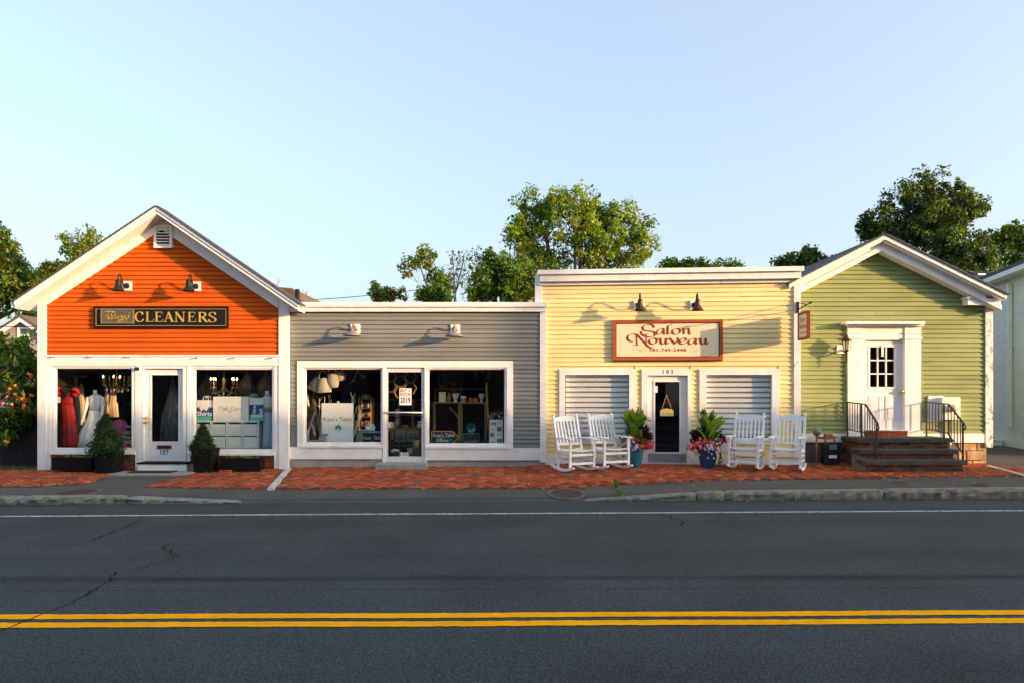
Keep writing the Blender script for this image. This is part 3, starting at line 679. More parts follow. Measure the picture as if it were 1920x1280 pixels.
part(R3, 'cornice_cap', 'white_paint', (uA-.02, uB+.02, -.2, .4, z3(511.5, 1250, .2), z3(503, 1250, .2)))
part(R3, 'cornice_fascia', 'white_paint', (uA+.02, uB-.02, -.15, .1, z3(525, 1250, .15), z3(511.5, 1250, .2)-.001))
part(R3, 'cornice_moulding', 'white_worn', (u0+.08, u1+.05, -.07, .0, z3(532.5, 1250, .07), z3(525, 1250, .15)-.001))
part(R3, 'skirt', 'white_paint', (u0+.1, dr[0], -.035, 0, -.1, zbt)); part(R3, 'skirt', 'white_paint', (dr[1], u1, -.035, 0, -.1, zbt))
M('sheer', (.7, .7, .7), .8)
for k, h in enumerate(win):
    gq = F3.pb(*((1060, 702, 1179.5, 818) if k == 0 else (1324, 702, 1446.5, 820)), 0)
    mb = MB(); y0 = -.045
    mb.box(h[0], gq[0], y0, .1, h[4], h[5]); mb.box(gq[1], h[1], y0, .1, h[4], h[5]); mb.box(gq[0], gq[1], y0, .1, gq[5], h[5]); mb.box(gq[0], gq[1], y0, .1, h[4], gq[4])
    wn = mb.build('window', 'white_paint', R3); part(wn, 'sill', 'white_paint', (h[0]-.03, h[1]+.03, -.075, -.036, gq[4]-.05, gq[4]-.012))
    pane(wn, (gq[0], gq[1], .05, .056, gq[4], gq[5]))
    bl = F3.thing('striped_blind', ['striped roller blind in the window behind the left pair of rocking chairs', 'striped roller blind in the window behind the right pair of rocking chairs'][k], 'blind', (gq[0]+gq[1])/2, -.12, gq[4], 'window blinds of the yellow shop')
    part(bl, 'head_rail', 'white_plain', (gq[0]+.01, gq[1]-.01, .065, .11, gq[5]-.05, gq[5]-.005))
    part(bl, 'bottom_rail', 'white_plain', (gq[0]+.01, gq[1]-.01, .07, .09, gq[4]+.03, gq[4]+.05))
    n = 11; zz0, zz1 = gq[4]+.05, gq[5]-.055; pt = (zz1-zz0)/n
    for i in range(n): part(bl, 'slat', 'white_plain', (gq[0]+.012, gq[1]-.012, .075, .079, zz0+i*pt+pt*.33, zz0+(i+1)*pt))
    part(bl, 'sheer_backing', 'sheer', (gq[0]+.012, gq[1]-.012, .135, .139, zz0, zz1))
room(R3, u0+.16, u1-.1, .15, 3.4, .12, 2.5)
d0 = F3.pb(1214, 703, 1289, 868, 0); mb = MB(); mb.box(dr[0], d0[0], -.045, .1, -.1, dr[5]); mb.box(d0[1], dr[1], -.045, .1, -.1, dr[5]); mb.box(d0[0], d0[1], -.045, .1, d0[5], dr[5]); fr = mb.build('door_frame', 'white_paint', R3)
b = F3.pb(1243, 692.5, 1262, 700, .045); mb = MB(); text(mb, '1 0 3', b[0], b[1], -.048, b[4], b[5], .01); mb.build('house_number', 'ink', fr)
gq = F3.pb(1228, 715, 1274, 847, -.03); mb = MB(); wall_cells(mb, d0[0]+.004, d0[1]-.004, d0[4]+.01, d0[5]-.004, .02, .065, [(gq[0], gq[1], gq[4], gq[5])]); door = mb.build('door', 'white_paint', R3)
MB().ring(gq[0]-.025, gq[1]+.025, .006, .02, gq[4]-.025, gq[5]+.025, .026).build('glazing_bead', 'white_paint', door); pane(door, (gq[0], gq[1], .035, .041, gq[4], gq[5]))
b = F3.pb(1214, 849.5, 1288, 866, 0); part(door, 'kick_plate', 'steel', (d0[0]+.01, d0[1]-.01, .012, .02, b[4], b[5]))
for py in (786, 798):
    u, z = F3.uz(1217.5, py); MB().tube([(u, .02, z), (u, -.03, z)], .012, 8).ball((u, -.045, z), .03, 10).build('door_knob', 'brass', door)
b = F3.pb(1228, 723, 1233.5, 735, 0); part(door, 'sticker', 'white_plain', (b[0], b[1], .031, .0345, b[4], b[5]))
part(R3, 'threshold', 'aluminium', (d0[0], d0[1], -.05, .1, -.1, d0[4]+.004))
mb = MB(); mb.box(u0+.02, u0+.15, .12, 8, -.3, ztop+.25); mb.box(u1-.08, u1+.04, .26, 8, -.3, ztop+.25); mb.box(u0+.02, u1+.04, 8, 8.1, -.3, ztop+.25); mb.build('rear_wall', 'yellow_paint', R3)
part(R3, 'roof', 'shingle_dark', (u0+.1, u1-.02, .42, 8, ztop+.1, ztop+.2)); part(R3, 'parapet_back', 'white_paint', (u0+.03, u1+.04, .12, .2, ztop+.1, ztop+.3))
# ===== green gabled house
F4 = Fac(7.8, 14.0); R4 = F4.root('green_house', 'green clapboard gabled house with white door surround and brick steps', 'building')
u0, u1 = F4.uz(1490, 700)[0], F4.uz(1848.5, 700)[0]; zsk = F4.uz(0, 812)[1]; ap = F4.uz(1653, 471); sl = .505
e_ = lambda z: (max(u0, ap[0]-(ap[1]-z)/sl*.98), min(u1, ap[0]+(ap[1]-z)/sl))
zL, zR = ap[1]-(ap[0]-u0)*sl/.98, ap[1]-(u1-ap[0])*sl
dh = F4.pb(1590, 612, 1728, 822, 0); dop = F4.pb(1622, 638, 1694.5, 806, 0)
w4 = MB(); wall_cells(w4, u0, u1, zsk-.2, min(zL, zR)-.02, 0, .12, [(dop[0]-.02, dop[1]+.02, -1, dop[5]+.02)])
zz = min(zL, zR)-.02; w4.prism([(u0, zz), (u1, zz), (u1, zR), ap, (u0, zL)], 0, .12); w4 = w4.build('wall', 'green_paint', R4)
rows = []
for a, b in rowsZ(F4, 473, 812, .0935):
    if b < zz: rows.append((a, b, [(p, q, p, q) for p, q in cut(u0, u1, [(dh[0], dh[1])] if b < dh[5]+.02 else [])]))
    else:
        l0, r0 = e_(a); l1, r1 = e_(b); h = [(dh[0], dh[1])] if b < dh[5]+.02 else []
        rows.append((a, b, [(l0, r0, l1, r1)] if not h else [(p, q, p, q) for p, q in cut(u0, u1, h)]))
siding(w4, 'green_paint', rows, 13, th=.031)
OV4 = .40
pk = F4.uz(1660, 441, OV4); tr = F4.uz(1888, 553, OV4); tl = F4.uz(1480, 533, OV4)
for a, mt in ((tl, 'white_worn'), (tr, 'white_paint')):
    rake(MB(), a, pk, .085, -OV4, -OV4+.05).build('rake_crown', mt, R4)
    d1 = .085; rake(MB(), (a[0], a[1]-d1+.001), (pk[0], pk[1]-d1+.001), .12, -OV4+.17, -OV4+.2).build('rake_cove', mt, R4)
    rake(MB(), (a[0], a[1]-d1-.105), (pk[0], pk[1]-d1-.105), .095, -OV4+.14, -.04).build('rake_fascia', mt, R4)
    rake(MB(), (a[0], a[1]-d1+.0), (pk[0], pk[1]-d1+.0), .02, -OV4+.05, -OV4+.17).build('soffit', mt, R4)
    d = Vector((pk[0]-a[0], 0, pk[1]-a[1])).normalized(); n = Vector((-d.z, 0, d.x)) if d.x > 0 else Vector((d.z, 0, -d.x))
    ea = Vector((a[0], 0, a[1]))-d*.03+n*.006; eb = Vector((pk[0], 0, pk[1]))+n*.006; v = []
    for y in (-OV4-.03, 9):
        for p in (ea, eb, eb+n*.025, ea+n*.025): v.append((p.x, y, p.z))
    MB().add(v, [(0, 1, 2, 3), (7, 6, 5, 4), (0, 4, 5, 1), (1, 5, 6, 2), (2, 6, 7, 3), (3, 7, 4, 0)]).build('roof', 'shingle_dark', R4)
# frieze boards on the wall along the gable
fz = .19
MB().prism([(u0, zL), ap, (ap[0], ap[1]+fz), (u0, zL+fz)], -.05, 0).build('gable_frieze', 'white_worn', R4); MB().prism([ap, (u1+.14, zR-.14*sl), (u1+.14, zR+fz-.14*sl), (ap[0], ap[1]+fz)], -.05, 0).build('gable_frieze', 'white_paint', R4)
b = F4.pb(1815, 560, 1872, 572, .2); part(R4, 'cornice_return', 'white_paint', (b[0], b[1], -.2, .0, b[4], b[5]), (b[0]-.03, b[1]+.03, -.23, .0, b[5]+.001, b[5]+.035))
part(R4, 'corner_board', 'white_peel', F4.pb(1848.3, 571, 1862, 838, .05, -.2)); part(R4, 'skirt', 'white_paint', F4.pb(1503, 812, 1590, 828, .04, 0)); part(R4, 'skirt', 'white_paint', F4.pb(1727.5, 812, 1848.2, 829, .04, 0))
# door surround
pl = [F4.pb(1590, 612, 1617, 822, .07), F4.pb(1697, 612, 1727.5, 822, .07)]
for b in pl:
    p = part(R4, 'pilaster', 'white_paint', (b[0], b[1], -.07, .03, b[4]+.02, b[5])); part(p, 'plinth', 'white_paint', (b[0]-.02, b[1]+.02, -.095, .03, b[4]-.02, b[4]+.16)); part(p, 'capital', 'white_paint', (b[0]-.015, b[1]+.015, -.09, .0, F4.uz(0, 636)[1], F4.uz(0, 633)[1]), (b[0]-.015, b[1]+.015, -.085, 0, F4.uz(0, 626)[1], F4.uz(0, 624)[1]))
b = F4.pb(1617, 612, 1697, 637, .05); part(R4, 'frieze', 'white_paint', (pl[0][1]+.001, pl[1][0]-.001, -.05, .02, b[4], b[5]))
b = F4.pb(1586, 603, 1735, 607.5, .24); part(R4, 'door_cornice', 'white_paint', (b[0], b[1], -.24, 0, b[4], b[5]))
b2 = F4.pb(1589, 607.5, 1732, 612.5, .13); part(R4, 'door_moulding', 'white_paint', (b2[0], b2[1], -.15, 0, F4.uz(0, 612, .07)[1], b[4]-.001))
part(R4, 'door_jamb', 'white_paint', (pl[0][1]+.001, dop[0], -.03, .1, dop[4]-.02, b[4]-.25), (dop[1], pl[1][0]-.001, -.03, .1, dop[4]-.02, b[4]-.25))
gx = [F4.uz(x, 690, -.02)[0] for x in (1630.5, 1677.5)]; gz = [F4.uz(1650, y, -.02)[1] for y in (725, 650)]
mb = MB(); wall_cells(mb, dop[0]+.003, dop[1]-.003, dop[4], dop[5], .02, .065, [(gx[0], gx[1], gz[0], gz[1])]); door = mb.build('door', 'white_paint', R4)
pw, ph = (gx[1]-gx[0])/3, (gz[1]-gz[0])/3
for i in range(3):
    for j in range(3): part(door, 'pane', 'glass', (gx[0]+i*pw+.012, gx[0]+(i+1)*pw-.012, .04, .045, gz[0]+j*ph+.012, gz[0]+(j+1)*ph-.012))
mb = MB()
for i in range(1, 3): mb.box(gx[0]+i*pw-.0125, gx[0]+i*pw+.0125, .022, .06, gz[0], gz[1]); mb.box(gx[0], gx[1], .024, .058, gz[0]+i*ph-.0125, gz[0]+i*ph+.0125)
mb.build('muntin', 'white_paint', door); MB().ring(gx[0]-.03, gx[1]+.03, .006, .02, gz[0]-.03, gz[1]+.03, .034).build('glazing_bead', 'white_paint', door)
for x0, x1 in ((1629, 1650), (1660, 1680)):
    b = F4.pb(x0, 741, x1, 785, -.02); MB().ring(b[0], b[1], .008, .02, b[4], b[5], .022).build('panel_moulding', 'white_paint', door)
    v_ = MB().bbox(b[0]+.035, b[1]-.035, .012, .02, b[4]+.035, b[5]-.035, .003).build('panel', 'white_paint', door)
u, z = F4.uz(1688.5, 733); MB().tube([(u, .02, z), (u, -.03, z)], .014, 8).ball((u, -.045, z), .034, 10).build('door_knob', 'brass', door)
b = F4.pb(1653, 636, 1660, 668, .03); part(door, 'paper_tag', 'white_plain', (b[0]+.01, b[1]-.02, -.006, -.003, b[4], b[5]-.1))
part(R4, 'interior_wall', 'dark_room', (dop[0]-.3, dop[1]+.3, 1.2, 1.25, .5, 3), (dop[0]-.35, dop[0]-.3, .13, 1.25, .5, 3), (dop[1]+.3, dop[1]+.35, .13, 1.25, .5, 3), (dop[0]-.35, dop[1]+.35, .13, 1.25, 3, 3.05))
part(R4, 'foundation', 'concrete_dark', (u0, F4.uz(1797, 840)[0]-.01, -.0, .12, -.3, zsk-.16))
b = F4.pb(1797, 829.5, 1848, 872, .0); fs = part(R4, 'stone_foundation', 'mortar', (b[0], u1+.02, .02, .2, -.3, b[5]+.02))
rr = random.Random(4)
for k, (z0, z1) in enumerate([(-.1, .16), (.17, .36), (.365, b[5])]):
    u = b[0]-.1*(k % 2)
    while u < u1:
        ue = u+rr.uniform(.25, .42); mb = MB().bbox(max(u, b[0]), min(ue, u1+.02)-.012, -.005-rr.uniform(0, .02), .03, z0, z1-.012, .01); 
        if min(ue, u1+.02)-max(u, b[0]) > .06: mb.build('stone', 'stone_tan', fs)
        u = ue
mb = MB(); mb.box(u1-.1, u1+.12, .2, 9, -.3, zR+.1); mb.box(u0, u0+.12, .12, 9, -.3, zL); mb.box(u0, u1+.12, 9, 9.1, -.3, zR); mb.prism([(u0, zR), (u1+.12, zR), ap], 9, 9.1); mb.build('rear_wall', 'green_paint', R4)
# brick steps
zl = .66; e = F4.thing('brick_steps', 'dark brick steps with stone treads leading to the white door', 'steps', *F4.uz(1690, 868, .9)[:1], .6, .1)
def zpx(px, Y): return (px-CX)/FP*Y-F4.X0
flights = [(13.3, zl, 1610, 1783, .0), (13.0, .463, 1612, 1793, 0), (12.7, .285, 1624, 1811, 0)]
prev = -.12; rr = random.Random(8)
for k, (Yf, zt, xa, xb, _) in enumerate(flights):
    ua, ub = zpx(xa, Yf), zpx(xb, Yf); yf = Yf-14.0; yb_ = -.001 if k == 0 else flights[k-1][0]-14.0-.02
    zb_ = -.1; part(e, 'core', 'mortar', (ua+.03, ub-.03, yf+.045, yb_ if k == 0 else yb_+.1, zb_, zt-.085))
    brick_course(e, F4, ua+.02, ub-.02, zt-.085-(.19 if k < 2 else .2), zt-.085, yf+.03, yf+.06, .2, .0625, SB, 20+k)
    # stone tread
    mb = MB(); n = 12
    mb.bbox(ua-.03, ub+.03, yf-.02, -.003 if k == 0 else flights[k-1][0]-14.0+.05, zt-.083, zt, .012)
    mb.build('tread', 'bluestone', e)
ua = zpx(1610, 13.3)
# side wall of the landing (left), bricks along depth
for r_ in range(8):
    z0 = -.05+r_*.0785; y = -.70-(.1 if r_ % 2 else 0)
    while y < -.02:
        a, b_ = max(y, -.66), min(y+.2, -.01)
        if b_-a > .03: MB().box(ua+.004, ua+.03, a, b_-.009, z0, z0+.07).build('brick', rr.choice(SB), e)
        y += .2
part(e, 'door_sill', 'mortar', (dop[0]-.02, dop[1]+.02, -.1, .1, zl, dop[4]-.004))
brick_course(e, F4, dop[0]-.02, dop[1]+.02, zl+.003, dop[4]-.008, -.115, -.098, .2, .055, ['brick1', 'brick3', 'brick0'], 31)
part(R4, 'door_sill', 'white_worn', (dop[0]-.03, dop[1]+.03, -.14, .1, dop[4]-.003, dop[4]+.018))
# ------------------------------------------------------------------ the far side of the street (behind the camera): its roofs hold back the low sun
def shadow_h(Yb, zline): return zline+(13.9-Yb)/math.cos(SUN_AZ)*math.tan(SUN_EL)
M('far_brick', (.10, .055, .04), .8, var=.2, vs=3); M('far_wood', (.10, .10, .09), .8, var=.2, vs=2)
YB = -7.0; HB = shadow_h(YB, 1.12)
def far_building(name, label, x0, x1, y0, y1, h, mat):
    e = WORLD.thing(name, label, 'building', (x0+x1)/2, -(y0+y1)/2, 0)
    part(e, 'wall', mat, (x0, x1, y0, y1, -.3, h-.25)); part(e, 'parapet', 'concrete', (x0-.1, x1+.1, y0-.1, y1+.1, h-.25, h))
    x = x0+1.2
    while x < x1-1.5:
        for z in [1.0, 4.0, 7.0]:
            if z+2 < h: wn = part(e, 'window', 'black_plastic', (x, x+1.1, y1, y1+.03, z, z+1.6)); part(wn, 'sill', 'concrete', (x-.1, x+1.2, y1, y1+.08, z-.12, z))
        x += 2.6
    return e
fb = far_building('brick_block', 'long flat-roofed brick building across the street', 6, 57, YB-12, YB, HB, 'far_brick')
part(fb, 'chimney', 'far_brick', (50.1, 50.4, YB-.3, YB-.1, HB-.3, HB+3.2))  # added out of view, shaped to cast a soft shadow on the grey shop's corner
far_building('wooden_block', 'low grey wooden building across the street', -48, 4.5, -20, -9, 5.2, 'far_wood')
# ------------------------------------------------------------------ beige block building at the right edge
A5, B5 = Vector((13.95, 20.3)), Vector((12.6, 15.4)); dv = A5-B5; F5 = Fac(B5.x, B5.y, math.atan2(dv.y, dv.x)+math.pi)
F5 = Fac(A5.x, A5.y, math.atan2((B5-A5).y, (B5-A5).x)); L5 = dv.length
R5 = F5.root('beige_block_building', 'beige painted block building with a downspout at the right edge', 'building')
w5 = part(R5, 'wall', 'beige_block', (-10, L5+.01, .02, 8, -.4, 4.62))
rr = random.Random(3); z = .32; k = 0
while z < 4.55:
    u = -.6-(.2 if k % 2 else 0)
    while u < L5:
        t = rr.uniform(0, .004); MB().box(u, min(u+.396, L5), .003+t, .02, z, z+.197).build('block', 'beige_block', w5); u += .4
    z += .2; k += 1
part(R5, 'base_course', 'beige_trim', (-10, L5+.03, -.03, .02, -.4, .315))
pr = [( -.35, 4.60), (-.35, 4.72), (.3, 4.95), (8, 6.3), (8, 4.62)]
MB().add([(u, y, zz) for u in (-10, L5+.4) for y, zz in pr], [(0, 1, 2, 3, 4), (9, 8, 7, 6, 5)]+[((i+1) % 5, i, i+5, (i+1) % 5+5) for i in range(5)]).build('roof', 'aluminium', R5)
rc = random.Random(2)
part(R5, 'roof_covering', 'shingle_dark', (-10, L5+.38, .35, 7.5, 4.98, 5.12))
def px5(px, py): return F5.uz(px, py, .06)
u, zt_ = px5(1894, 533); zb_ = px5(1894, 800)[1]
ds = part(R5, 'downspout', 'beige_trim', (u-.045, u+.045, -.12, -.03, zb_, zt_)); 
for py in (758, 650, 550): part(ds, 'strap', 'aluminium', (u-.07, u+.07, -.13, .0, px5(1894, py)[1]-.012, px5(1894, py)[1]+.012))
u, zz = px5(1876, 834); e = F5.thing('utility_box', 'small white box on the ground against the beige wall', 'box', u, .15, .1); part(e, 'case', 'white_plain', (u-.22, u+.22, -.3, -.1, .1, .22)); part(e, 'lid', 'aluminium', (u-.24, u+.24, -.32, -.08, .22, .25))
pos = Wp(1880, 520, 23); e = WORLD.thing('roof_hood', 'long dark metal hood on the roof of the beige building', 'roof hood', pos.x, -pos.y, pos.z)
n = 9; v = []
for x in (pos.x-1.3, pos.x+.55):
    for i in range(n+1):
        t = math.pi*i/n; v.append((x, pos.y-.5*math.cos(t), pos.z-.1+.27*math.sin(t)))
MB().add(v, [(i+1, i, i+n+1, i+n+2) for i in range(n)]+[tuple(range(n+1)), tuple(range(2*n+1, n, -1))]).build('shell', 'black_metal', e); part(e, 'curb', 'black_metal', (pos.x-1.25, pos.x+.5, pos.y-.45, pos.y+.45, pos.z-.5, pos.z-.1))
for i in range(4): part(e, 'vent_slot', 'aluminium', (pos.x-1.15+i*.4, pos.x-.9+i*.4, pos.y-.47, pos.y-.44, pos.z-.06, pos.z+.04))
# pale strip at the driveway edge
e = WORLD.thing('concrete_edging', 'thin pale concrete strip at the driveway edge beside the green house', 'edging', 10.2, -13, .1)
P = [Wp(1852, 869, 13.5), Wp(1880, 874, 13.0), Wp(1925, 884, 12.2), Wp(1990, 897, 11.6)]
for a, b in zip(P, P[1:]): MB().bar((a.x, a.y, sz(a.x, a.y)+.0), (b.x, b.y, sz(b.x, b.y)), .10, .05).build('slab', 'granite_light', e)
# ------------------------------------------------------------------ left side: fence, far house
e = WORLD.thing('board_fence', 'black stained board fence beside the orange shop', 'fence', -11.2, -14.6, 0); x = -14.2; rr = random.Random(9)
while x < -9.8:
    wd = .138; MB().box(x, min(x+wd, -9.72), 14.6+rr.uniform(0, .012), 14.63, -.1, 1.15+rr.uniform(-.012, .012)).build('board', 'fence_dark', e); x += wd+.006
part(e, 'rail', 'fence_dark', (-14.2, -9.72, 14.64, 14.69, .95, 1.04)); part(e, 'rail', 'fence_dark', (-14.2, -9.72, 14.64, 14.69, .15, .24))
rw = random.Random(15); wm = MB()
for k in range(900):
    x = rw.uniform(-13, -9.75); y = rw.uniform(13.95, 14.58) if rw.random() < .85 else rw.uniform(13.7, 13.98); z = -.045; h = rw.uniform(.03, .10); b = rw.uniform(0, 6.28); dx, dy = math.cos(b)*.006, math.sin(b)*.006; ox, oy = rw.uniform(-.03, .03), rw.uniform(-.03, .03)
    wm.add([(x-dx, y-dy, z), (x+dx, y+dy, z), (x+ox, y+oy, z+h)], [(0, 1, 2)])
o = wm.build('grass_strip', 'weed', kind='stuff'); tag(o, 'strip of short grass at the foot of the black fence', 'grass')
o = part(None, 'planting_bed', 'dirt', (-14, -9.72, 13.93, 14.6, -.2, -.035)); o['kind'] = 'structure'
# far grey house
YH = 40.0
def H(px, py, dy=0): q = Wp(px, py, YH); return (q.x, q.z)
e = WORLD.thing('distant_house', 'pinkish grey clapboard gable house far behind the fence', 'house', Wp(40, 700, YH).x, -YH, 0)
p0, p1, p2 = H(45, 596), H(-40, 650), H(112, 640)
wl = MB().prism([(p1[0]+.4, -.3), (p2[0]-.4, -.3), (p2[0]-.4, p2[1]), (p0[0], p0[1]-.1), (p1[0]+.4, p1[1])], YH, YH+.3).build('wall', 'house_gray', e)
z = 1.0
while z < p0[1]-.3:
    t = (p0[1]-z); l0 = max(p1[0]+.4, p0[0]-t/((p0[1]-p1[1])/(p0[0]-p1[0]))); r0 = min(p2[0]-.4, p0[0]+t/((p0[1]-p2[1])/(p2[0]-p0[0]))); 
    MB().add([(l0+.1, YH-.03, z), (r0-.1, YH-.03, z), (r0-.2, YH-.005, z+.16), (l0+.2, YH-.005, z+.16), (l0+.1, YH, z), (r0-.1, YH, z)], [(0, 1, 2, 3), (4, 5, 1, 0)]).build('clapboard', 'house_gray', wl); z += .16
for a in (p1, p2): rake(MB(), a, p0, .26, YH-.35, YH-.25).build('rake_fascia', 'white_paint', e)
for a in (p1, p2):
    v = [(a[0], YH-.4, a[1]+.02), (p0[0], YH-.4, p0[1]+.02), (p0[0], YH+9, p0[1]+.02), (a[0], YH+9, a[1]+.02)]; v += [(x, y, z+.12) for x, y, z in v]
    MB().add(v, [(3, 2, 1, 0), (4, 5, 6, 7), (0, 1, 5, 4), (1, 2, 6, 5), (2, 3, 7, 6), (3, 0, 4, 7)]).build('roof', 'shingle', e)
a, b = H(34, 645), H(56, 613); wn = MB().ring(a[0], b[0], YH-.08, YH, a[1], b[1], .12).build('window', 'white_paint', e); part(wn, 'pane', 'glass_thin', (a[0]+.1, b[0]-.1, YH-.045, YH-.035, a[1]+.1, b[1]-.1)); part(wn, 'meeting_rail', 'white_paint', (a[0]+.1, b[0]-.1, YH-.06, YH-.03, (a[1]+b[1])/2-.03, (a[1]+b[1])/2+.03))
a, b = H(1, 635), H(9, 624); part(e, 'shutter', 'white_paint', (a[0], b[0], YH-.05, YH, a[1], b[1]))
a, b = H(63, 640), H(71, 588); c_ = part(e, 'chimney', 'brick0', (a[0], b[0]+.1, YH+1.2, YH+1.7, a[1], b[1])); part(c_, 'flue_cap', 'white_paint', (a[0]-.05, b[0]+.15, YH+1.15, YH+1.75, b[1], b[1]+.15))
# wires and utility pole
def wire(label, pts, r=.012):
    P = cat_rom([Wp(*p) for p in pts], 6); tag(MB().tube(P, r, 5).build('overhead_wire', 'rubber_black'), label, 'wire', 'overhead wires')
wire('thick black wire crossing in front of the far grey house', [(-60, 683, 24), (0, 694, 24), (40, 700, 24), (69, 703, 24), (120, 707, 24)], .022)
wire('thin black wire crossing the dark trees at the left edge', [(-60, 609, 30), (0, 612, 30), (45, 613, 30), (90, 611, 30)], .018)
wire('thin grey wire rising to the wooden pole behind the grey shop', [(560, 564, 33), (650, 558, 33), (740, 549, 33), (842, 537, 33)], .016)
q = Wp(842, 560, 33); e = WORLD.thing('utility_pole', 'weathered wooden utility pole top behind the grey shop', 'pole', q.x, -33, 0); MB().tube([(q.x, 33, -.3), (q.x, 33, Wp(842, 534, 33).z)], [.14, .10], 10).build('post', 'wood_pole', e); MB().tube([(q.x-.12, 32.9, Wp(0, 541, 33).z), (q.x-.05, 32.9, Wp(0, 540, 33).z)], .03, 6).build('insulator', 'white_plain', e)
q = F2.uz(557.5, 555, -1.5); e = F2.thing('vent_pipe', 'black metal vent pipe on the roof beside the orange gable', 'pipe', q[0], -1.5, 3.2); MB().tube([(q[0], 1.5, 3.1), (q[0], 1.5, F2.uz(557, 543, -1.5)[1])], .052, 12).build('stack', 'black_metal', e); MB().lathe([(.11, 0), (.058, .09)], (q[0], 1.5, 3.34), 12).build('flashing', 'black_metal', e)
# ------------------------------------------------------------------ wall lamps
def lamp(f, px, py, style, label):
    u, z = f.uz(px, py); e = f.thing('wall_lamp', label, 'lamp', u, .0, z, {'black': 'lamps above the black sign', 'zinc': 'lamps on the grey shop', 'bronze': 'lamps above the cream sign'}[style])
    h = .095; part(e, 'mounting_plate', 'white_paint', (u-h, u+h, -.045, -.001, z-h, z+h))
    if style == 'zinc': k = 1.0; path = [(.05, 0), (.12, -.005), (.2, .03), (.27, .09), (.34, .09), (.40, .05), (.42, -.05)]; mt = 'galvanised'; am = 'rust'
    else: k = 1.0; path = [(.05, -.01), (.12, -.045), (.20, -.02), (.27, .08), (.325, .165), (.38, .19), (.43, .165), (.445, .07)]; mt = 'black_metal' if style == 'black' else 'bronze'; am = 'black_metal'
    s_ = .78 if style != 'zinc' else .66
    P = cat_rom([(u, -a*s_, z+b) for a, b in path], 5); MB().tube(P, .014, 8).build('arm', am, e)
    MB().tube([(u, -.045, z), (u, -.07, z)], [.06, .05], 12).build('wall_flange', mt if style != 'bronze' else 'black_metal', e)
    ox, oz = path[-1][0]*s_, path[-1][1]
    if style == 'zinc': prof = [(.018, .03), (.03, .02), (.034, -.03), (.07, -.045), (.13, -.065), (.19, -.10), (.195, -.115), (.183, -.115), (.12, -.075), (.04, -.05)]
    else: prof = [(.018, .02), (.045, .0), (.052, -.03), (.052, -.09), (.06, -.125), (.085, -.165), (.118, -.205), (.122, -.215), (.112, -.215), (.07, -.16), (.03, -.11)]
    mb = MB(); n = 20; v = []
    for r_, zz in prof:
        for j in range(n): v.append((u+r_*math.cos(2*math.pi*j/n), -ox+r_*math.sin(2*math.pi*j/n), z+oz+zz))
    mb.add(v, [((i+1)*n+j, (i+1)*n+(j+1) % n, i*n+(j+1) % n, i*n+j) for i in range(len(prof)-1) for j in range(n)], 0, True); mb.build('shade', mt, e)
    MB().ball((u, -ox, z+oz+prof[-1][1]-.03), .03, 8).build('bulb', 'white_plain', e)
lamp(F1, 240, 537, 'black', 'black gooseneck wall lamp above the left half of the black sign'); lamp(F1, 369, 538, 'black', 'black gooseneck wall lamp above the right half of the black sign')
lamp(F2, 667, 617, 'zinc', 'weathered zinc dome lamp on the grey wall above the left window'); lamp(F2, 854, 618, 'zinc', 'weathered zinc dome lamp on the grey wall above the right window')
lamp(F3, 1197, 573, 'bronze', 'bronze gooseneck lamp above the left end of the cream sign'); lamp(F3, 1302, 573, 'bronze', 'bronze gooseneck lamp above the right end of the cream sign')
# little spot hooks on the white header
for i, (px, py) in enumerate([(99, 668), (169, 668), (240, 668), (367, 670), (437, 670), (508, 670)]):
    u, z = F1.uz(px, py, .06); e = F1.thing('awning_hook', ['first', 'second', 'third', 'fourth', 'fifth', 'sixth'][i]+' small metal hook from the left on the white header band', 'hook', u, .04, z, 'hooks on the header band')
    MB().tube([(u, -.04, z), (u, -.075, z), (u-.015, -.09, z-.012)], .013, 6).build('pin', 'steel', e); part(e, 'plate', 'steel', (u-.02, u+.02, -.045, -.04, z-.02, z+.02))
u, z = F1.uz(258, 690, .05); e = F1.thing('security_camera', 'small black security camera at the corner of the left window', 'camera', u, .03, z); MB().bbox(u-.03, u+.03, -.12, -.03, z-.035, z+.025, .008).build('body', 'black_plastic', e); MB().tube([(u, -.12, z), (u, -.125, z)], .016, 8).build('lens', 'glass_thin', e)
# ------------------------------------------------------------------ signs
b = F1.pb(176, 576, 427, 614.5, .07); e = F1.thing('shop_sign', 'long black sign with gold serif capitals on the orange gable', 'sign', (b[0]+b[1])/2, .03, b[4])
part(e, 'board', 'sign_black', (b[0], b[1], -.062, -.026, b[4], b[5])); MB().ring(b[0]-.005, b[1]+.005, -.075, -.026, b[4]-.005, b[5]+.005, .02).build('frame', 'sign_black', e)
i_ = .036; MB().ring(b[0]+i_, b[1]-i_, -.066, -.062, b[4]+i_, b[5]-i_, .008).build('gold_border', 'gold', e)
c1 = lambda x, y, o=.07: F1.uz(170+x/7.245, 565+y/7.245, o)
b2 = F1.pb(188, 578.5, 251, 607, .09); pn = part(e, 'panel', 'sign_gray', (b2[0], b2[1], -.085, -.0665, b2[4], b2[5])); MB().ring(b2[0]+.012, b2[1]-.012, -.088, -.085, b2[4]+.012, b2[5]-.012, .006).build('gold_border', 'gold', pn)
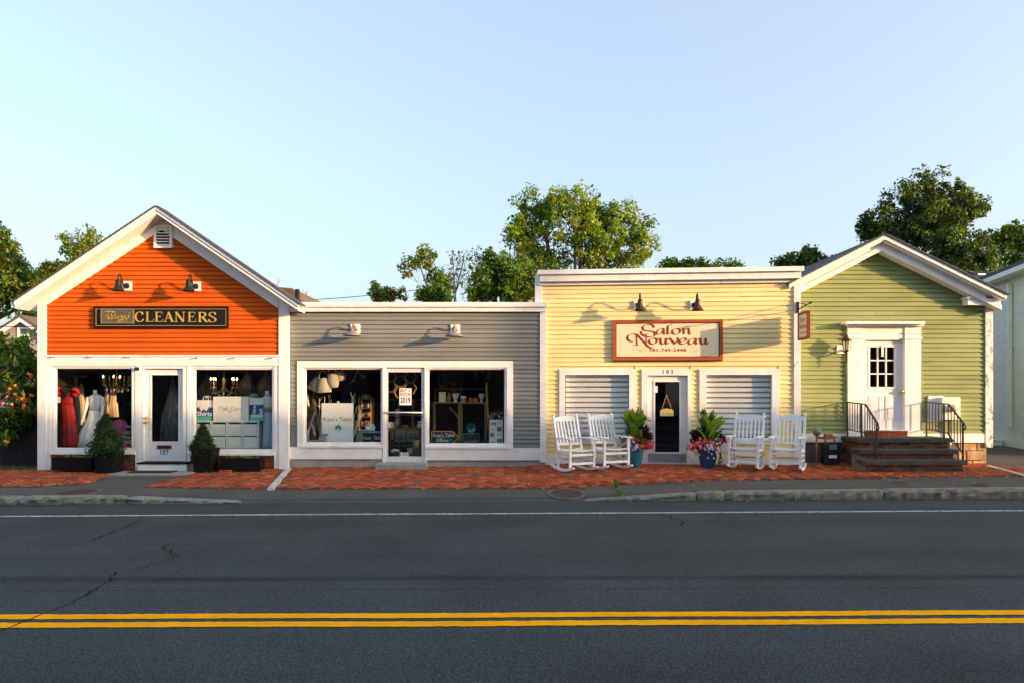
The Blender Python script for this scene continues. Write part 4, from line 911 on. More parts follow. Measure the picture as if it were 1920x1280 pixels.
GL = {'C': [([(.80, .74), (.72, .92), (.48, 1), (.2, .87), (.06, .5), (.2, .13), (.5, 0), (.74, .08), (.88, .26)], 0), ([(.82, .68), (.82, .98)], .05)],
 'L': [([(.22, 0), (.22, 1)], .17), ([(.04, .985), (.40, .985)], .045), ([(.04, .02), (.86, .02)], .05), ([(.86, .01), (.93, .28)], .05)],
 'E': [([(.22, 0), (.22, 1)], .17), ([(.04, .98), (.80, .98)], .05), ([(.80, .99), (.83, .76)], .05), ([(.22, .52), (.62, .52)], .05), ([(.62, .64), (.62, .40)], .05), ([(.04, .02), (.86, .02)], .05), ([(.86, .01), (.94, .27)], .05)],
 'A': [([(.12, 0), (.46, 1)], .06), ([(.44, 1), (.84, 0)], .17), ([(.24, .36), (.68, .36)], .05), ([(-.02, .015), (.28, .015)], .045), ([(.66, .015), (1.02, .015)], .045)],
 'N': [([(.16, 0), (.16, 1)], .06), ([(.14, 1), (.84, 0)], .17), ([(.86, 0), (.86, 1)], .06), ([(0, .015), (.32, .015)], .045), ([(.02, .985), (.22, .985)], .045), ([(.70, .985), (1.02, .985)], .045)],
 'R': [([(.22, 0), (.22, 1)], .17), ([(.22, .98), (.5, .98), (.72, .88), (.74, .68), (.56, .53), (.22, .52)], 0), ([(.46, .52), (.88, 0)], .17), ([(.04, .985), (.3, .985)], .045), ([(.04, .015), (.42, .015)], .045), ([(.8, .015), (1.02, .015)], .045)],
 'S': [([(.80, .76), (.70, .95), (.46, 1), (.2, .9), (.16, .70), (.36, .57), (.64, .44), (.84, .27), (.74, .07), (.46, 0), (.2, .05), (.08, .26)], 0), ([(.82, .72), (.82, .97)], .05), ([(.07, .28), (.07, .03)], .05)]}
mb = MB(); mo = MB(); kk = 0
for ch, x0, x1, dy in [('C', 600, 730, 0), ('L', 740, 865, 0), ('E', 866, 990, 0), ('A', 992, 1132, 1), ('N', 1138, 1282, 2), ('E', 1314, 1438, 3), ('R', 1450, 1592, 4), ('S', 1594, 1718, 5)]:
    a = c1(x0, 278+dy); q = c1(x1, 146+dy); Wd, Hd = q[0]-a[0], q[1]-a[1]
    for pts, wd in GL[ch]:
        kk += 1; pp = [(a[0]+x*Wd, a[1]+y*Hd) for x, y in pts]
        if wd: stroke(mb, pp, -.0645-kk*.0001, wd*Wd*1.12, smooth=False)
        else: stroke(mb, pp, -.0645-kk*.0001, .19*Wd, .055*Wd, math.radians(8))
mb.build('lettering', 'gold', e)
SCR = [[(190, 142), (240, 136), (330, 142)], [(255, 140), (225, 185), (180, 235)], [(240, 190), (230, 232), (252, 232)], [(322, 150), (292, 160), (266, 220), (246, 246), (238, 228), (300, 198)], [(348, 152), (330, 172), (306, 225), (290, 246), (282, 226), (335, 195)],
 [(372, 195), (342, 208), (335, 234), (360, 230), (376, 196), (372, 232), (390, 228)], [(395, 195), (388, 235), (402, 205), (420, 195), (416, 232), (432, 230)], [(442, 195), (436, 224), (455, 226), (472, 195), (466, 240), (432, 270), (386, 276), (370, 262), (400, 250), (450, 250), (490, 230)], [(524, 150), (518, 168)], [(525, 185), (504, 195), (520, 215), (508, 235), (484, 230)], [(490, 240), (486, 268)]]
m1 = MB(); m2 = MB()
for i, s_ in enumerate(SCR):
    pp = [c1(x, y, .09) for x, y in s_]; stroke(m1, pp, -.0855-i*.0001, .03, .02, math.radians(40)); stroke(m2, pp, -.0875-i*.0001, .018, .009, math.radians(40))
m1.build('script_outline', 'ink', pn); m2.build('script', 'gold', pn)
# cream sign with maroon calligraphy
b = F3.pb(1149, 599.5, 1355.5, 674.5, .07); e = F3.thing('shop_sign', 'cream sign with maroon calligraphy and red-brown frame above the door', 'sign', (b[0]+b[1])/2, .03, b[4])
MB().ring(b[0], b[1], -.075, -.026, b[4], b[5], .062).build('frame', 'sign_red', e); MB().ring(b[0]+.0615, b[1]-.0615, -.068, -.027, b[4]+.0615, b[5]-.0615, .014).build('liner', 'ink', e); part(e, 'panel', 'sign_cream', (b[0]+.07, b[1]-.07, -.055, -.028, b[4]+.07, b[5]-.07))
part(e, 'lower_edge', 'ink', (b[0]+.01, b[1]-.001, -.07, -.03, b[4]-.012, b[4]-.0005))
c2 = lambda x, y: F3.uz(1140+x/8.533, 590+y/8.533, .056)
CAL = [[(735, 212), (708, 170), (645, 160), (578, 180), (552, 215), (580, 250), (655, 262), (725, 278), (748, 312), (725, 346), (660, 358), (590, 345), (540, 315), (525, 285), (543, 263)],
 [(893, 226), (850, 225), (800, 250), (773, 285), (786, 312), (822, 314), (862, 288), (893, 240)], [(893, 222), (888, 298), (903, 313), (922, 300)], [(1022, 168), (972, 176), (955, 205), (953, 296), (968, 313), (1004, 298)],
 [(1088, 225), (1040, 245), (1025, 278), (1046, 308), (1090, 315), (1136, 295), (1152, 260), (1132, 232), (1086, 225)], [(1178, 242), (1204, 228), (1210, 315)], [(1212, 258), (1250, 228), (1284, 230), (1293, 260), (1292, 298), (1306, 313), (1330, 298)],
 [(398, 430), (345, 420), (312, 385), (318, 345), (355, 318), (410, 312), (462, 322), (520, 380), (590, 452), (640, 505), (690, 526), (735, 520)],
 [(722, 375), (670, 395), (655, 428), (680, 460), (722, 468), (765, 446), (781, 410), (760, 382), (720, 375)], [(806, 395), (834, 378), (842, 440), (860, 466), (890, 462), (925, 428)], [(926, 373), (924, 448), (942, 466), (970, 448)],
 [(952, 400), (984, 378), (1030, 425), (1066, 466)], [(1066, 464), (1118, 410), (1112, 378), (1092, 374)], [(1142, 432), (1200, 426), (1250, 402), (1232, 378), (1190, 378), (1150, 405), (1140, 436), (1165, 465), (1215, 463), (1262, 440)],
 [(1405, 380), (1355, 380), (1310, 400), (1286, 436), (1300, 465), (1336, 465), (1376, 440), (1406, 396)], [(1406, 375), (1401, 448), (1416, 466), (1440, 450)], [(1442, 395), (1474, 378), (1482, 440), (1500, 466), (1530, 462), (1562, 428)], [(1564, 373), (1562, 448), (1580, 466), (1610, 444)]]
mb = MB(); px_ = (b[1]-b[0])/1760.
for i, s_ in enumerate(CAL): stroke(mb, [c2(x, y) for x, y in s_], -.0565-i*.00012, 40*px_, 9*px_, math.radians(18))
for j, (pp, wd) in enumerate([([(455, 325), (462, 482)], 22), ([(398, 485), (492, 485)], 8), ([(612, 318), (612, 455)], 16), ([(572, 314), (648, 314)], 8), ([(205+988, 228), (205+988, 228.5)], 1)]): stroke(mb, [c2(x, y) for x, y in pp], -.0592-j*.0001, wd*px_, smooth=False)
p, q = c2(657, 590), c2(1252, 534); text(mb, '781-749-2448', p[0], q[0], -.057, p[1], q[1], .012); mb.build('lettering', 'maroon', e)
mb = MB()
for i, s_ in enumerate([[(398, 582), (405, 552), (450, 540), (500, 560), (540, 590), (585, 585), (600, 560), (580, 540), (540, 545), (490, 590)], [(1520, 576), (1510, 548), (1470, 540), (1420, 560), (1375, 590), (1330, 585), (1313, 558), (1340, 540), (1380, 545), (1425, 588)]]): stroke(mb, [c2(x, y) for x, y in s_], -.0568-i*.0002, 5*px_)
mb.build('flourish', 'pale_brown', e)
# hanging sign on an iron bracket at the corner
u, z = F3.uz(1495.5, 577, .05); e = F3.thing('sign_bracket', 'black iron bracket with spear tip on the white corner post', 'bracket', u, .045, z)
part(e, 'back_plate', 'black_metal', (u-.022, u+.022, -.075, -.046, z-.11, z+.11))
mb = MB(); mb.tube([(u, -.07, z-.045), (u, -.4, z-.02), (u, -.74, z+.0)], .011, 6); mb.build('arm', 'black_metal', e); MB().tube([(u, -.07, z+.09), (u, -.3, z+.05), (u, -.56, z-.005)], .009, 6).build('brace', 'black_metal', e); MB().tube([(u, -.74, z), (u, -.78, z+.003), (u, -.84, z+.006)], [.011, .026, .003], 6).build('spear_tip', 'black_metal', e)
hs = F3.thing('hanging_sign', 'small cream hanging sign with red-brown frame at the yellow shop corner', 'sign', u, .35, z-.6)
y0, y1, zt2, zb2 = -.68, -.13, z-.13, z-.66
part(hs, 'panel', 'sign_cream', (u-.015, u+.015, y0+.03, y1-.03, zb2+.03, zt2-.03))
mb = MB()
for (a, b_, c_, d_) in ((y0, y0+.04, zb2, zt2), (y1-.04, y1, zb2, zt2), (y0+.04, y1-.04, zb2, zb2+.04), (y0+.04, y1-.04, zt2-.04, zt2)): mb.box(u-.028, u+.028, a, b_, c_, d_)
mb.build('frame', 'maroon', hs)
for y in (y0+.1, y1-.1): MB().tube([(u, y, zt2), (u, y+.01, zt2+.05), (u, y, z-.03+(-.02 if y > -.4 else .0))], .006, 5).build('chain', 'steel', hs)
mb = MB(); tm = MB(); text(tm, 'Salon', 0, 1, 0, 0, 1, .01)
def side_text(s, ya, yb2, za, zb3, bold=.0):
    v, f = text_geo(s, bold); mb.add([(u-.0175, yb2+(ya-yb2)*p[0], za+(zb3-za)*p[1]) for p in v], f)
side_text('Salon', y0+.17, y1-.13, zb2+.34, zb2+.43); side_text('Nouveau', y0+.09, y1-.07, zb2+.21, zb2+.31); side_text('781-749-2448', y0+.12, y1-.1, zb2+.11, zb2+.145)
mb.build('lettering', 'maroon', hs)
# ------------------------------------------------------------------ carriage lantern, meters, railings
u, z = F4.uz(1577, 654, .05); e = F4.thing('carriage_lantern', 'bronze carriage lantern with frosted glass left of the white door', 'lantern', u, .0, z)
part(e, 'mounting_plate', 'white_paint', (u-.08, u+.09, -.045, -.001, z-.09, z+.08))
y = -.22; uc = u+.03
MB().lathe([(.0, -.10), (.02, -.085), (.05, -.06), (.065, -.05)], (uc, y, z+.02), 8).build('cup', 'bronze', e)
MB().lathe([(.062, 0), (.085, .16), (.087, .17)], (uc, y, z-.03), 8, sm=False).build('glass_body', 'lantern_glass' if 'lantern_glass' in MT else 'sign_cream', e)
for k in range(8):
    t = 2*math.pi*k/8; MB().bar((uc+.064*math.cos(t), y+.064*math.sin(t), z-.03), (uc+.088*math.cos(t), y+.088*math.sin(t), z+.14), .009).build('glazing_bar', 'bronze', e)
MB().lathe([(.10, .14), (.085, .165), (.05, .20), (.035, .215), (.045, .23), (.03, .25), (.008, .27), (.015, .285), (.0, .30)], (uc, y, z), 12).build('cap', 'bronze', e); MB().tube([(u, -.045, z-.02), (uc, -.12, z-.06), (uc, y, z-.085)], .016, 6).build('arm', 'bronze', e); MB().tube([(uc, y, z-.08), (uc, y, z-.2), (uc, y, z-.28)], [.018, .013, .006], 8).build('tail', 'bronze', e); MB().ball((uc, y, z-.285), .014, 6).build('finial', 'bronze', e)
b = F4.pb(1741, 741.5, 1770, 790, .05); e = F4.thing('electric_meter', 'grey electric meter box on a white panel on the green wall', 'meter', (b[0]+b[1])/2, .0, b[4])
part(e, 'backing_panel', 'white_paint', (b[0], b[1], -.05, -.001, b[4], b[5]))
b = F4.pb(1766, 744, 1801, 786, .16); MB().bbox(b[0], b[1], -.16, -.03, b[4], b[5], .008).build('box', 'beige_trim', e); u, z = F4.uz(1786, 764, .17)
MB().lathe([(.08, 0), (.08, .02), (.072, .03), (.07, .10), (.05, .12), (.0, .122)], (0, 0, 0), 18).build('meter_glass', 'sign_cream', e)
o = [c for c in e.children if c.name.startswith('meter_glass')][0]; o.matrix_local = Matrix.Translation(Vector((u, -.16, z))-ORG[e.name]) @ Matrix.Rotation(math.pi/2, 4, 'X'); o.data.transform(Matrix.Translation(ORG[e.name]))
MB().tube([(u, -.09, b[4]), (u, -.09, .5), (u-.02, -.09, .35)], .022, 8).build('conduit', 'steel', e); part(e, 'label', 'white_plain', (b[0]+.02, b[0]+.12, -.1625, -.1605, b[5]-.07, b[5]-.02))
# gas meter
u, z = F4.uz(1531, 808, .25); e = F4.thing('gas_meter', 'grey gas meter with rusty pipes against the green house foundation', 'meter', u, .3, .1)
M('meter_grey', (.16, .17, .165), .5, var=.2); M('meter_dark', (.018, .02, .021), .6, spec=.2)
mb = MB().lathe([(.0, -.05), (.06, -.045), (.088, -.012), (.092, .0), (.088, .012), (.06, .045), (.03, .07), (.0, .072)], (0, 0, 0), 18); mb.v = [(u+x, -.27-zz, z+y) for x, y, zz in mb.v]; mb.build('regulator', 'meter_grey', e)
ub, zb2 = F4.uz(1557, 845, .3); MB().tube([(u, -.25, .0), (u, -.25, z-.08)], .02, 8).build('riser_pipe', 'rust', e); MB().tube([(u, -.25, z-.12), (ub-.12, -.25, z-.13), (ub, -.25, z-.1), (ub+.16, -.25, z-.12)], .024, 8).build('pipe', 'rust', e); part(e, 'valve', 'rust', (ub-.09, ub+.05, -.30, -.2, z-.16, z-.05))
for dx in (-.09, .09): MB().tube([(ub+dx, -.28, z-.13), (ub+dx, -.28, zb2+.12)], .022, 8).build('pipe', 'rust', e)
MB().bbox(ub-.15, ub+.15, -.40, -.2, .12, zb2+.15, .03).build('body', 'meter_dark', e); MB().bbox(ub-.07, ub+.07, -.43, -.39, zb2+.04, zb2+.13, .01).build('index', 'meter_grey', e); part(e, 'label', 'white_plain', (ub-.08, ub+.08, -.405, -.4005, zb2-.13, zb2-.07))
# iron handrails
def railing(X, label):
    e = WORLD.thing('handrail', label, 'handrail', X, -13.3, zl, 'iron handrails of the brick steps')
    P = [(X, 13.93, 1.355), (X, 13.2, 1.325), (X, 12.74, .96)]
    for a, b in zip(P, P[1:]): MB().bar(a, b, .03, .022).build('top_rail', 'rail_iron', e)
    MB().tube([P[2], (X, 12.70, .90), (X, 12.73, .85), (X, 12.76, .88)], .013, 6).build('scroll', 'rail_iron', e)
    Q = [(X, 13.93, .80), (X, 13.24, .77), (X, 12.78, .41)]
    for a, b in zip(Q, Q[1:]): MB().bar(a, b, .02, .016).build('bottom_rail', 'rail_iron', e)
    for y, za, zb4 in ((13.9, .66, 1.355), (13.34, .66, 1.33), (12.78, .286, .985)): MB().bar((X, y, za), (X, y, zb4), .026).build('post', 'rail_iron', e)
    zt_ = lambda y: np.interp(y, [12.74, 13.2, 13.93], [.96, 1.325, 1.355]); zb_ = lambda y: np.interp(y, [12.78, 13.24, 13.93], [.41, .77, .80])
    for i in range(1, 6):
        y = 13.9-i*.1; MB().bar((X, y, zb_(y)), (X, y, zt_(y)), .013).build('baluster', 'rail_iron', e)
    for i in range(1, 6):
        y = 13.30-i*.09; MB().bar((X, y, zb_(y)), (X, y, zt_(y)), .013).build('baluster', 'rail_iron', e)
railing(6.83, 'black iron handrail on the left side of the brick steps'); railing(8.44, 'black iron handrail on the right side of the brick steps')
# ------------------------------------------------------------------ stone slabs and mats
X0, X1 = -7.72, -6.2; e = WORLD.thing('stone_slab', 'pale stone slab in front of the white door of the orange shop', 'slab', -7, -13.4, -.03)
for i, (a, b) in enumerate([(X0, -7.2), (-7.19, -6.75), (-6.74, X1)]): MB().bbox(a, b, 13.02, 13.58, -.09, sz(-7, 13.3)+.03, .008).build('flagstone', 'slab', e)
p = Wp(252, 883, 13.3); o = MB().bbox(-7.45, -6.62, 13.2, 13.54, sz(-7, 13.3)+.031, sz(-7, 13.3)+.045, .005).build('door_mat', 'mat_black'); tag(o, 'black rubber mat on the stone slab by the door step', 'mat')
e = F2.thing('stone_slab', 'grey stone slab below the glass door of the grey shop', 'slab', F2.uz(750, 870)[0], .2, 0); b = F2.pb(703, 867, 799, 876, .42); MB().bbox(b[0], b[1], -.42, .02, -.05, F2.uz(750, 869, .4)[1], .012).build('flagstone', 'slab', e)
# ------------------------------------------------------------------ trees
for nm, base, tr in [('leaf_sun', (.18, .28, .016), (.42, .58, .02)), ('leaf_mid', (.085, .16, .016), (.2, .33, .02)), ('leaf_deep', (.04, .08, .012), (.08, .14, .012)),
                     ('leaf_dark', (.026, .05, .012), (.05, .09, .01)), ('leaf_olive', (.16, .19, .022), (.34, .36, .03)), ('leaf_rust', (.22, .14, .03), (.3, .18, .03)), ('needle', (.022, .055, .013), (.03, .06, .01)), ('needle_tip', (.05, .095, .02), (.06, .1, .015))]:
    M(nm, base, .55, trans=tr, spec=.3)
def leaves(name, mats, wts, C, R, n, size, parent, rng, flat=.6, aspect=.55, droop=0.0, hollow=.0, kind=None):
    """n leaves as small rhombic faces, spread in clumps C (centres) of radii R"""
    k = len(C); idx = rng.integers(0, k, n); d = rng.normal(size=(n, 3)); d /= np.linalg.norm(d, axis=1)[:, None]
    r = rng.random(n)**(1/2.2)*(1-hollow)+hollow
    P = C[idx]+d*(R[idx]*r[:, None]) if R.ndim > 1 else C[idx]+d*(R[idx]*r)[:, None]
    nn = rng.normal(size=(n, 3))+np.array([0, 0, flat])+d*.6; nn /= np.linalg.norm(nn, axis=1)[:, None]
    a = rng.normal(size=(n, 3)); a[:, 2] -= droop; a -= (a*nn).sum(1)[:, None]*nn; a /= np.linalg.norm(a, axis=1)[:, None]; b = np.cross(nn, a)
    s = size*np.clip(rng.lognormal(-.08, .36, n), .4, 1.9)[:, None]
    V = np.stack([P-a*s*.5, P+b*s*aspect*.5+nn*s*.06, P+a*s*.5-nn*s*.05, P-b*s*aspect*.5+nn*s*.06], 1).reshape(-1, 3)
    me = bpy.data.meshes.new(name); me.vertices.add(4*n); me.vertices.foreach_set('co', V.ravel()); me.loops.add(4*n); me.loops.foreach_set('vertex_index', np.arange(4*n)); me.polygons.add(n)
    me.polygons.foreach_set('loop_start', np.arange(0, 4*n, 4)); me.polygons.foreach_set('loop_total', np.full(n, 4))
    for m in mats: me.materials.append(MT[m])
    cl = rng.choice(len(mats), size=k, p=np.array(wts)/sum(wts)); mi = np.where(rng.random(n) < .6, cl[idx], rng.choice(len(mats), size=n, p=np.array(wts)/sum(wts)))
    me.polygons.foreach_set('material_index', mi.astype(np.int32)); me.update(); me.validate()
    o = bpy.data.objects.new(name, me); COL.objects.link(o)
    if parent:
        o.parent = parent; og = ORG.get(parent.name, Vector((0, 0, 0))); o.data.transform(Matrix.Translation(-og))
    if kind: o['kind'] = kind
    return o
def tree(name, label, base, Y, blobs, nclump, nleaf, size, mats, wts, seed, trunk=.2, cr=.45, depth=1.0, bark='bark', group=None, twigs=True, fork=None, cat='tree', flat=.6):
    """blobs: (px, py, rx px, ry px) ellipsoids of the crown at distance Y; base: pixel column of the trunk's foot"""
    rng = np.random.default_rng(seed); sc = Y/FP
    B = [(Wp(px, py, Y), rx*sc, ry*sc) for px, py, rx, ry in blobs]
    x0 = (base-CX)*sc; e = WORLD.thing(name, label, cat, x0, -Y, -.3, group)
    wt = np.array([b[1]*b[2] for b in B]); wt = wt/wt.sum(); C = []
    own = rng.choice(len(B), size=nclump, p=wt)
    for i in own:
        c, rx, ry = B[i]; d = rng.normal(size=3); d /= np.linalg.norm(d); r = rng.random()**(1/2.6)
        C.append([c.x+d[0]*rx*r, c.y+d[1]*rx*r*depth, c.z+d[2]*ry*r])
    C = np.array(C); R = rng.uniform(.5, 1.15, nclump)*cr
    zc = sum(b[0].z*w_ for b, w_ in zip(B, wt)); zmin = min(b[0].z-b[2] for b in B); zf_ = fork if fork is not None else max(1.2, zmin-.2)
    mb = MB(); xc = x0
    top = Vector((xc+rng.normal()*.1, Y, zf_)); mb.tube(cat_rom([(x0, Y, -.4), (x0+rng.normal()*.1, Y, zf_*.5), top], 4), [trunk*(1-.25*i/8) for i in range(9)], 8)
    for bi, (c, rx, ry) in enumerate(B):
        mid = top.lerp(c, .5)+Vector((rng.normal()*.25, rng.normal()*.25, .15)); end = c+Vector((0, 0, ry*.35))
        path = cat_rom([top, mid, c, end], 4); n = len(path); lr = trunk*.55*max(.35, math.sqrt(wt[bi]*len(B))*.7); mb.tube(path, [max(.012, lr*(1-.85*i/(n-1))) for i in range(n)], 6)
        if twigs:
            for i in np.where(own == bi)[0]:
                st = path[int(rng.integers(n//3, n))]; p = Vector(C[i]); m = st.lerp(p, .55)+Vector((0, 0, -.05+rng.normal()*.06)); mb.tube([st, m, p], [max(.010, lr*.18), max(.007, lr*.10), .005], 4)
    mb.build('trunk', bark, e)
    if nleaf: leaves('crown', mats, wts, C, R, nleaf, size, e, rng, flat=flat)
    return e
GB = 'trees behind the shops'
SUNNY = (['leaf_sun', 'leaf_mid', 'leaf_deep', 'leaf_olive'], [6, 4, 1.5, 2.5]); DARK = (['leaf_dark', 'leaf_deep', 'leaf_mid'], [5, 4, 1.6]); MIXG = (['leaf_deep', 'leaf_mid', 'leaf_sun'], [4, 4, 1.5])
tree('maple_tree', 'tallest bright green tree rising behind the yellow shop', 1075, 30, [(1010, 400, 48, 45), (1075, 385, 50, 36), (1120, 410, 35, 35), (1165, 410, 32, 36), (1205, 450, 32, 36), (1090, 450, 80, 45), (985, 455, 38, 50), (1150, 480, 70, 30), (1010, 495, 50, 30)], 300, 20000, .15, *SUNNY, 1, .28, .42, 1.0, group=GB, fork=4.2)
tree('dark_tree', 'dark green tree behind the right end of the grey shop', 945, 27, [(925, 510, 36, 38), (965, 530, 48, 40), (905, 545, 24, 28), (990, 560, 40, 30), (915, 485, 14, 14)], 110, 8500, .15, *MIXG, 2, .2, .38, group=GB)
tree('slender_tree', 'slender half-bare tree with a leaning leafy top behind the grey shop', 812, 31, [(785, 490, 32, 26), (805, 478, 18, 16), (768, 505, 18, 16), (815, 520, 22, 16), (835, 530, 20, 22)], 46, 1900, .15, ['leaf_olive', 'leaf_mid', 'leaf_sun'], [4, 3, 2], 3, .10, .36, .6, 'bark_pale', GB, fork=4.0)
tree('bare_tree', 'bare pale twiggy tree beside the wooden pole', 868, 32, [(868, 490, 26, 26), (890, 478, 20, 14), (850, 520, 26, 20), (880, 530, 25, 20), (905, 500, 14, 20), (848, 488, 12, 16)], 110, 300, .14, ['leaf_olive', 'leaf_sun'], [3, 2], 4, .10, .3, .6, 'bark_pale', GB, fork=3.2)
tree('low_tree', 'small rust-tinged tree low behind the grey shop', 726, 34, [(706, 550, 16, 18), (745, 552, 24, 12), (722, 556, 30, 10)], 36, 1500, .16, ['leaf_rust', 'leaf_olive', 'leaf_mid'], [3, 3, 3], 5, .08, .34, .6, 'bark_pale', GB, fork=4.5)
tree('round_tree', 'small dense dark tree just left of the wooden pole', 812, 29.5, [(808, 553, 26, 16), (830, 560, 18, 12)], 34, 2200, .14, ['leaf_mid', 'leaf_deep', 'leaf_sun'], [4, 3, 2], 6, .1, .32, .6, group=GB, fork=3.4)
tree('low_tree', 'low green treetop showing just right of the tallest tree', 1270, 36, [(1256, 495, 16, 12), (1300, 497, 28, 9), (1350, 499, 40, 8)], 40, 2200, .16, ['leaf_mid', 'leaf_deep', 'leaf_sun'], [4, 2, 3], 7, .1, .35, .6, group=GB)
tree('pine_tree', 'low dark tree between the yellow shop and the green roof', 1510, 33, [(1500, 490, 36, 16), (1515, 478, 22, 14), (1460, 495, 20, 7), (1550, 488, 16, 10)], 60, 4200, .15, ['leaf_deep', 'leaf_mid', 'needle'], [4, 3, 3], 8, .14, .32, .6, group=GB)
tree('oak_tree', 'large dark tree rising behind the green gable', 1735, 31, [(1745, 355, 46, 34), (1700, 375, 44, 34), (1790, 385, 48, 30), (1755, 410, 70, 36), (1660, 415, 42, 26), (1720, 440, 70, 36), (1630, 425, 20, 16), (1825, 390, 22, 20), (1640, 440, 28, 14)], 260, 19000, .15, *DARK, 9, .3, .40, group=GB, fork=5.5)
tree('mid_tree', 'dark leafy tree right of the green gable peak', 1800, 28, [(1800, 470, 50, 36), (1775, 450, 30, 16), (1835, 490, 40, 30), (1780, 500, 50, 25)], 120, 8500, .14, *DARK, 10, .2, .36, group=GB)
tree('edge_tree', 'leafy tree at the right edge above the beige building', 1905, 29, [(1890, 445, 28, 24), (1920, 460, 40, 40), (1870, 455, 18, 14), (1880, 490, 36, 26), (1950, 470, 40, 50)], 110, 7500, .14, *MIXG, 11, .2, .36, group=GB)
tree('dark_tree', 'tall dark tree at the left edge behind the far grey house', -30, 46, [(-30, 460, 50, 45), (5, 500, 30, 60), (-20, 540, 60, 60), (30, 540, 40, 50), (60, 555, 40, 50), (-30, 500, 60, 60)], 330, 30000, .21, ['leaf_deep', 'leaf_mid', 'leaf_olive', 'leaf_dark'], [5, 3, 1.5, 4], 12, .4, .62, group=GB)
tree('dark_tree', 'broad green tree behind the left eave of the orange gable', 95, 48, [(80, 530, 46, 36), (120, 520, 40, 30), (110, 560, 60, 40), (140, 540, 30, 30)], 220, 19000, .21, ['leaf_deep', 'leaf_mid', 'leaf_olive', 'leaf_sun'], [4, 4, 2, 1], 13, .3, .6, group=GB)
tree('thin_tree', 'sparse leafy treetop above the left slope of the orange gable', 150, 44, [(125, 458, 22, 22), (160, 445, 22, 18), (185, 450, 22, 10), (150, 475, 26, 18)], 44, 1700, .2, ['leaf_olive', 'leaf_mid', 'leaf_sun'], [4, 3, 2], 14, .12, .46, .6, group=GB, fork=9)
tree('bare_tree', 'bare branch tips above the right slope of the orange gable', 540, 30, [(522, 530, 9, 20), (550, 548, 24, 14), (575, 552, 14, 10)], 26, 0, .1, [], [], 15, .06, .3, .5, 'bark_pale', GB, fork=4.3)
tree('shrub', 'tall leafy shrub in front of the far grey house', 30, 17.5, [(15, 660, 34, 30), (45, 650, 24, 26), (60, 680, 24, 30), (10, 700, 40, 30)], 90, 4200, .10, ['leaf_mid', 'leaf_sun', 'leaf_deep'], [4, 3, 3], 16, .05, .22, .6, cat='shrub')
# peach tree hanging over the black fence
rng = np.random.default_rng(30); Yp = 14.3
e = WORLD.thing('peach_tree', 'peach tree with orange fruit leaning over the black fence', 'tree', -11.6, -14.35, -.05)
mb = MB(); tp = Wp(-60, 760, Yp); mb.tube([(-11.6, 14.35, -.1), (-11.7, 14.35, .7), (tp.x, Yp, tp.z)], [.07, .06, .05], 8)
Pb = [(-20, 690), (15, 680), (45, 672), (60, 700), (30, 715), (5, 730), (50, 735), (-10, 760), (30, 765), (62, 745), (15, 790), (40, 785), (-15, 800), (8, 815), (72, 725), (55, 690), (-40, 720), (25, 700), (66, 762), (83, 738)]
C = []
for px, py in Pb:
    q = Wp(px, py, Yp+rng.normal()*.12); C.append(q); m_ = Vector(tp).lerp(q, .5)+Vector((0, 0, .12)); mb.tube([tp, m_, q], [.02, .012, .006], 5)
mb.build('trunk', 'bark', e)
C = np.array([tuple(c) for c in C]); leaves('crown', ['leaf_mid', 'leaf_deep', 'leaf_dark', 'leaf_sun'], [3, 4, 4, 1.2], C, np.full(len(C), .24), 2600, .15, e, rng, flat=.2, aspect=.26, droop=1.6)
M('peach', (.75, .20, .03), .6, var=.35, vs=18)
for px, py in [(53, 700), (58, 702), (58, 706), (28, 738), (32, 742), (14, 743), (41, 746), (47, 748), (48, 751), (43, 750), (58, 740), (61, 741), (33, 747), (37, 748), (22, 757), (45, 758), (48, 761), (44, 764), (18, 728), (28, 722), (5, 755), (10, 827), (14, 828)]:
    q = Wp(px, py, Yp-.22+rng.normal()*.03); MB().ball(q, .033, 8).build('peach', 'peach', e)
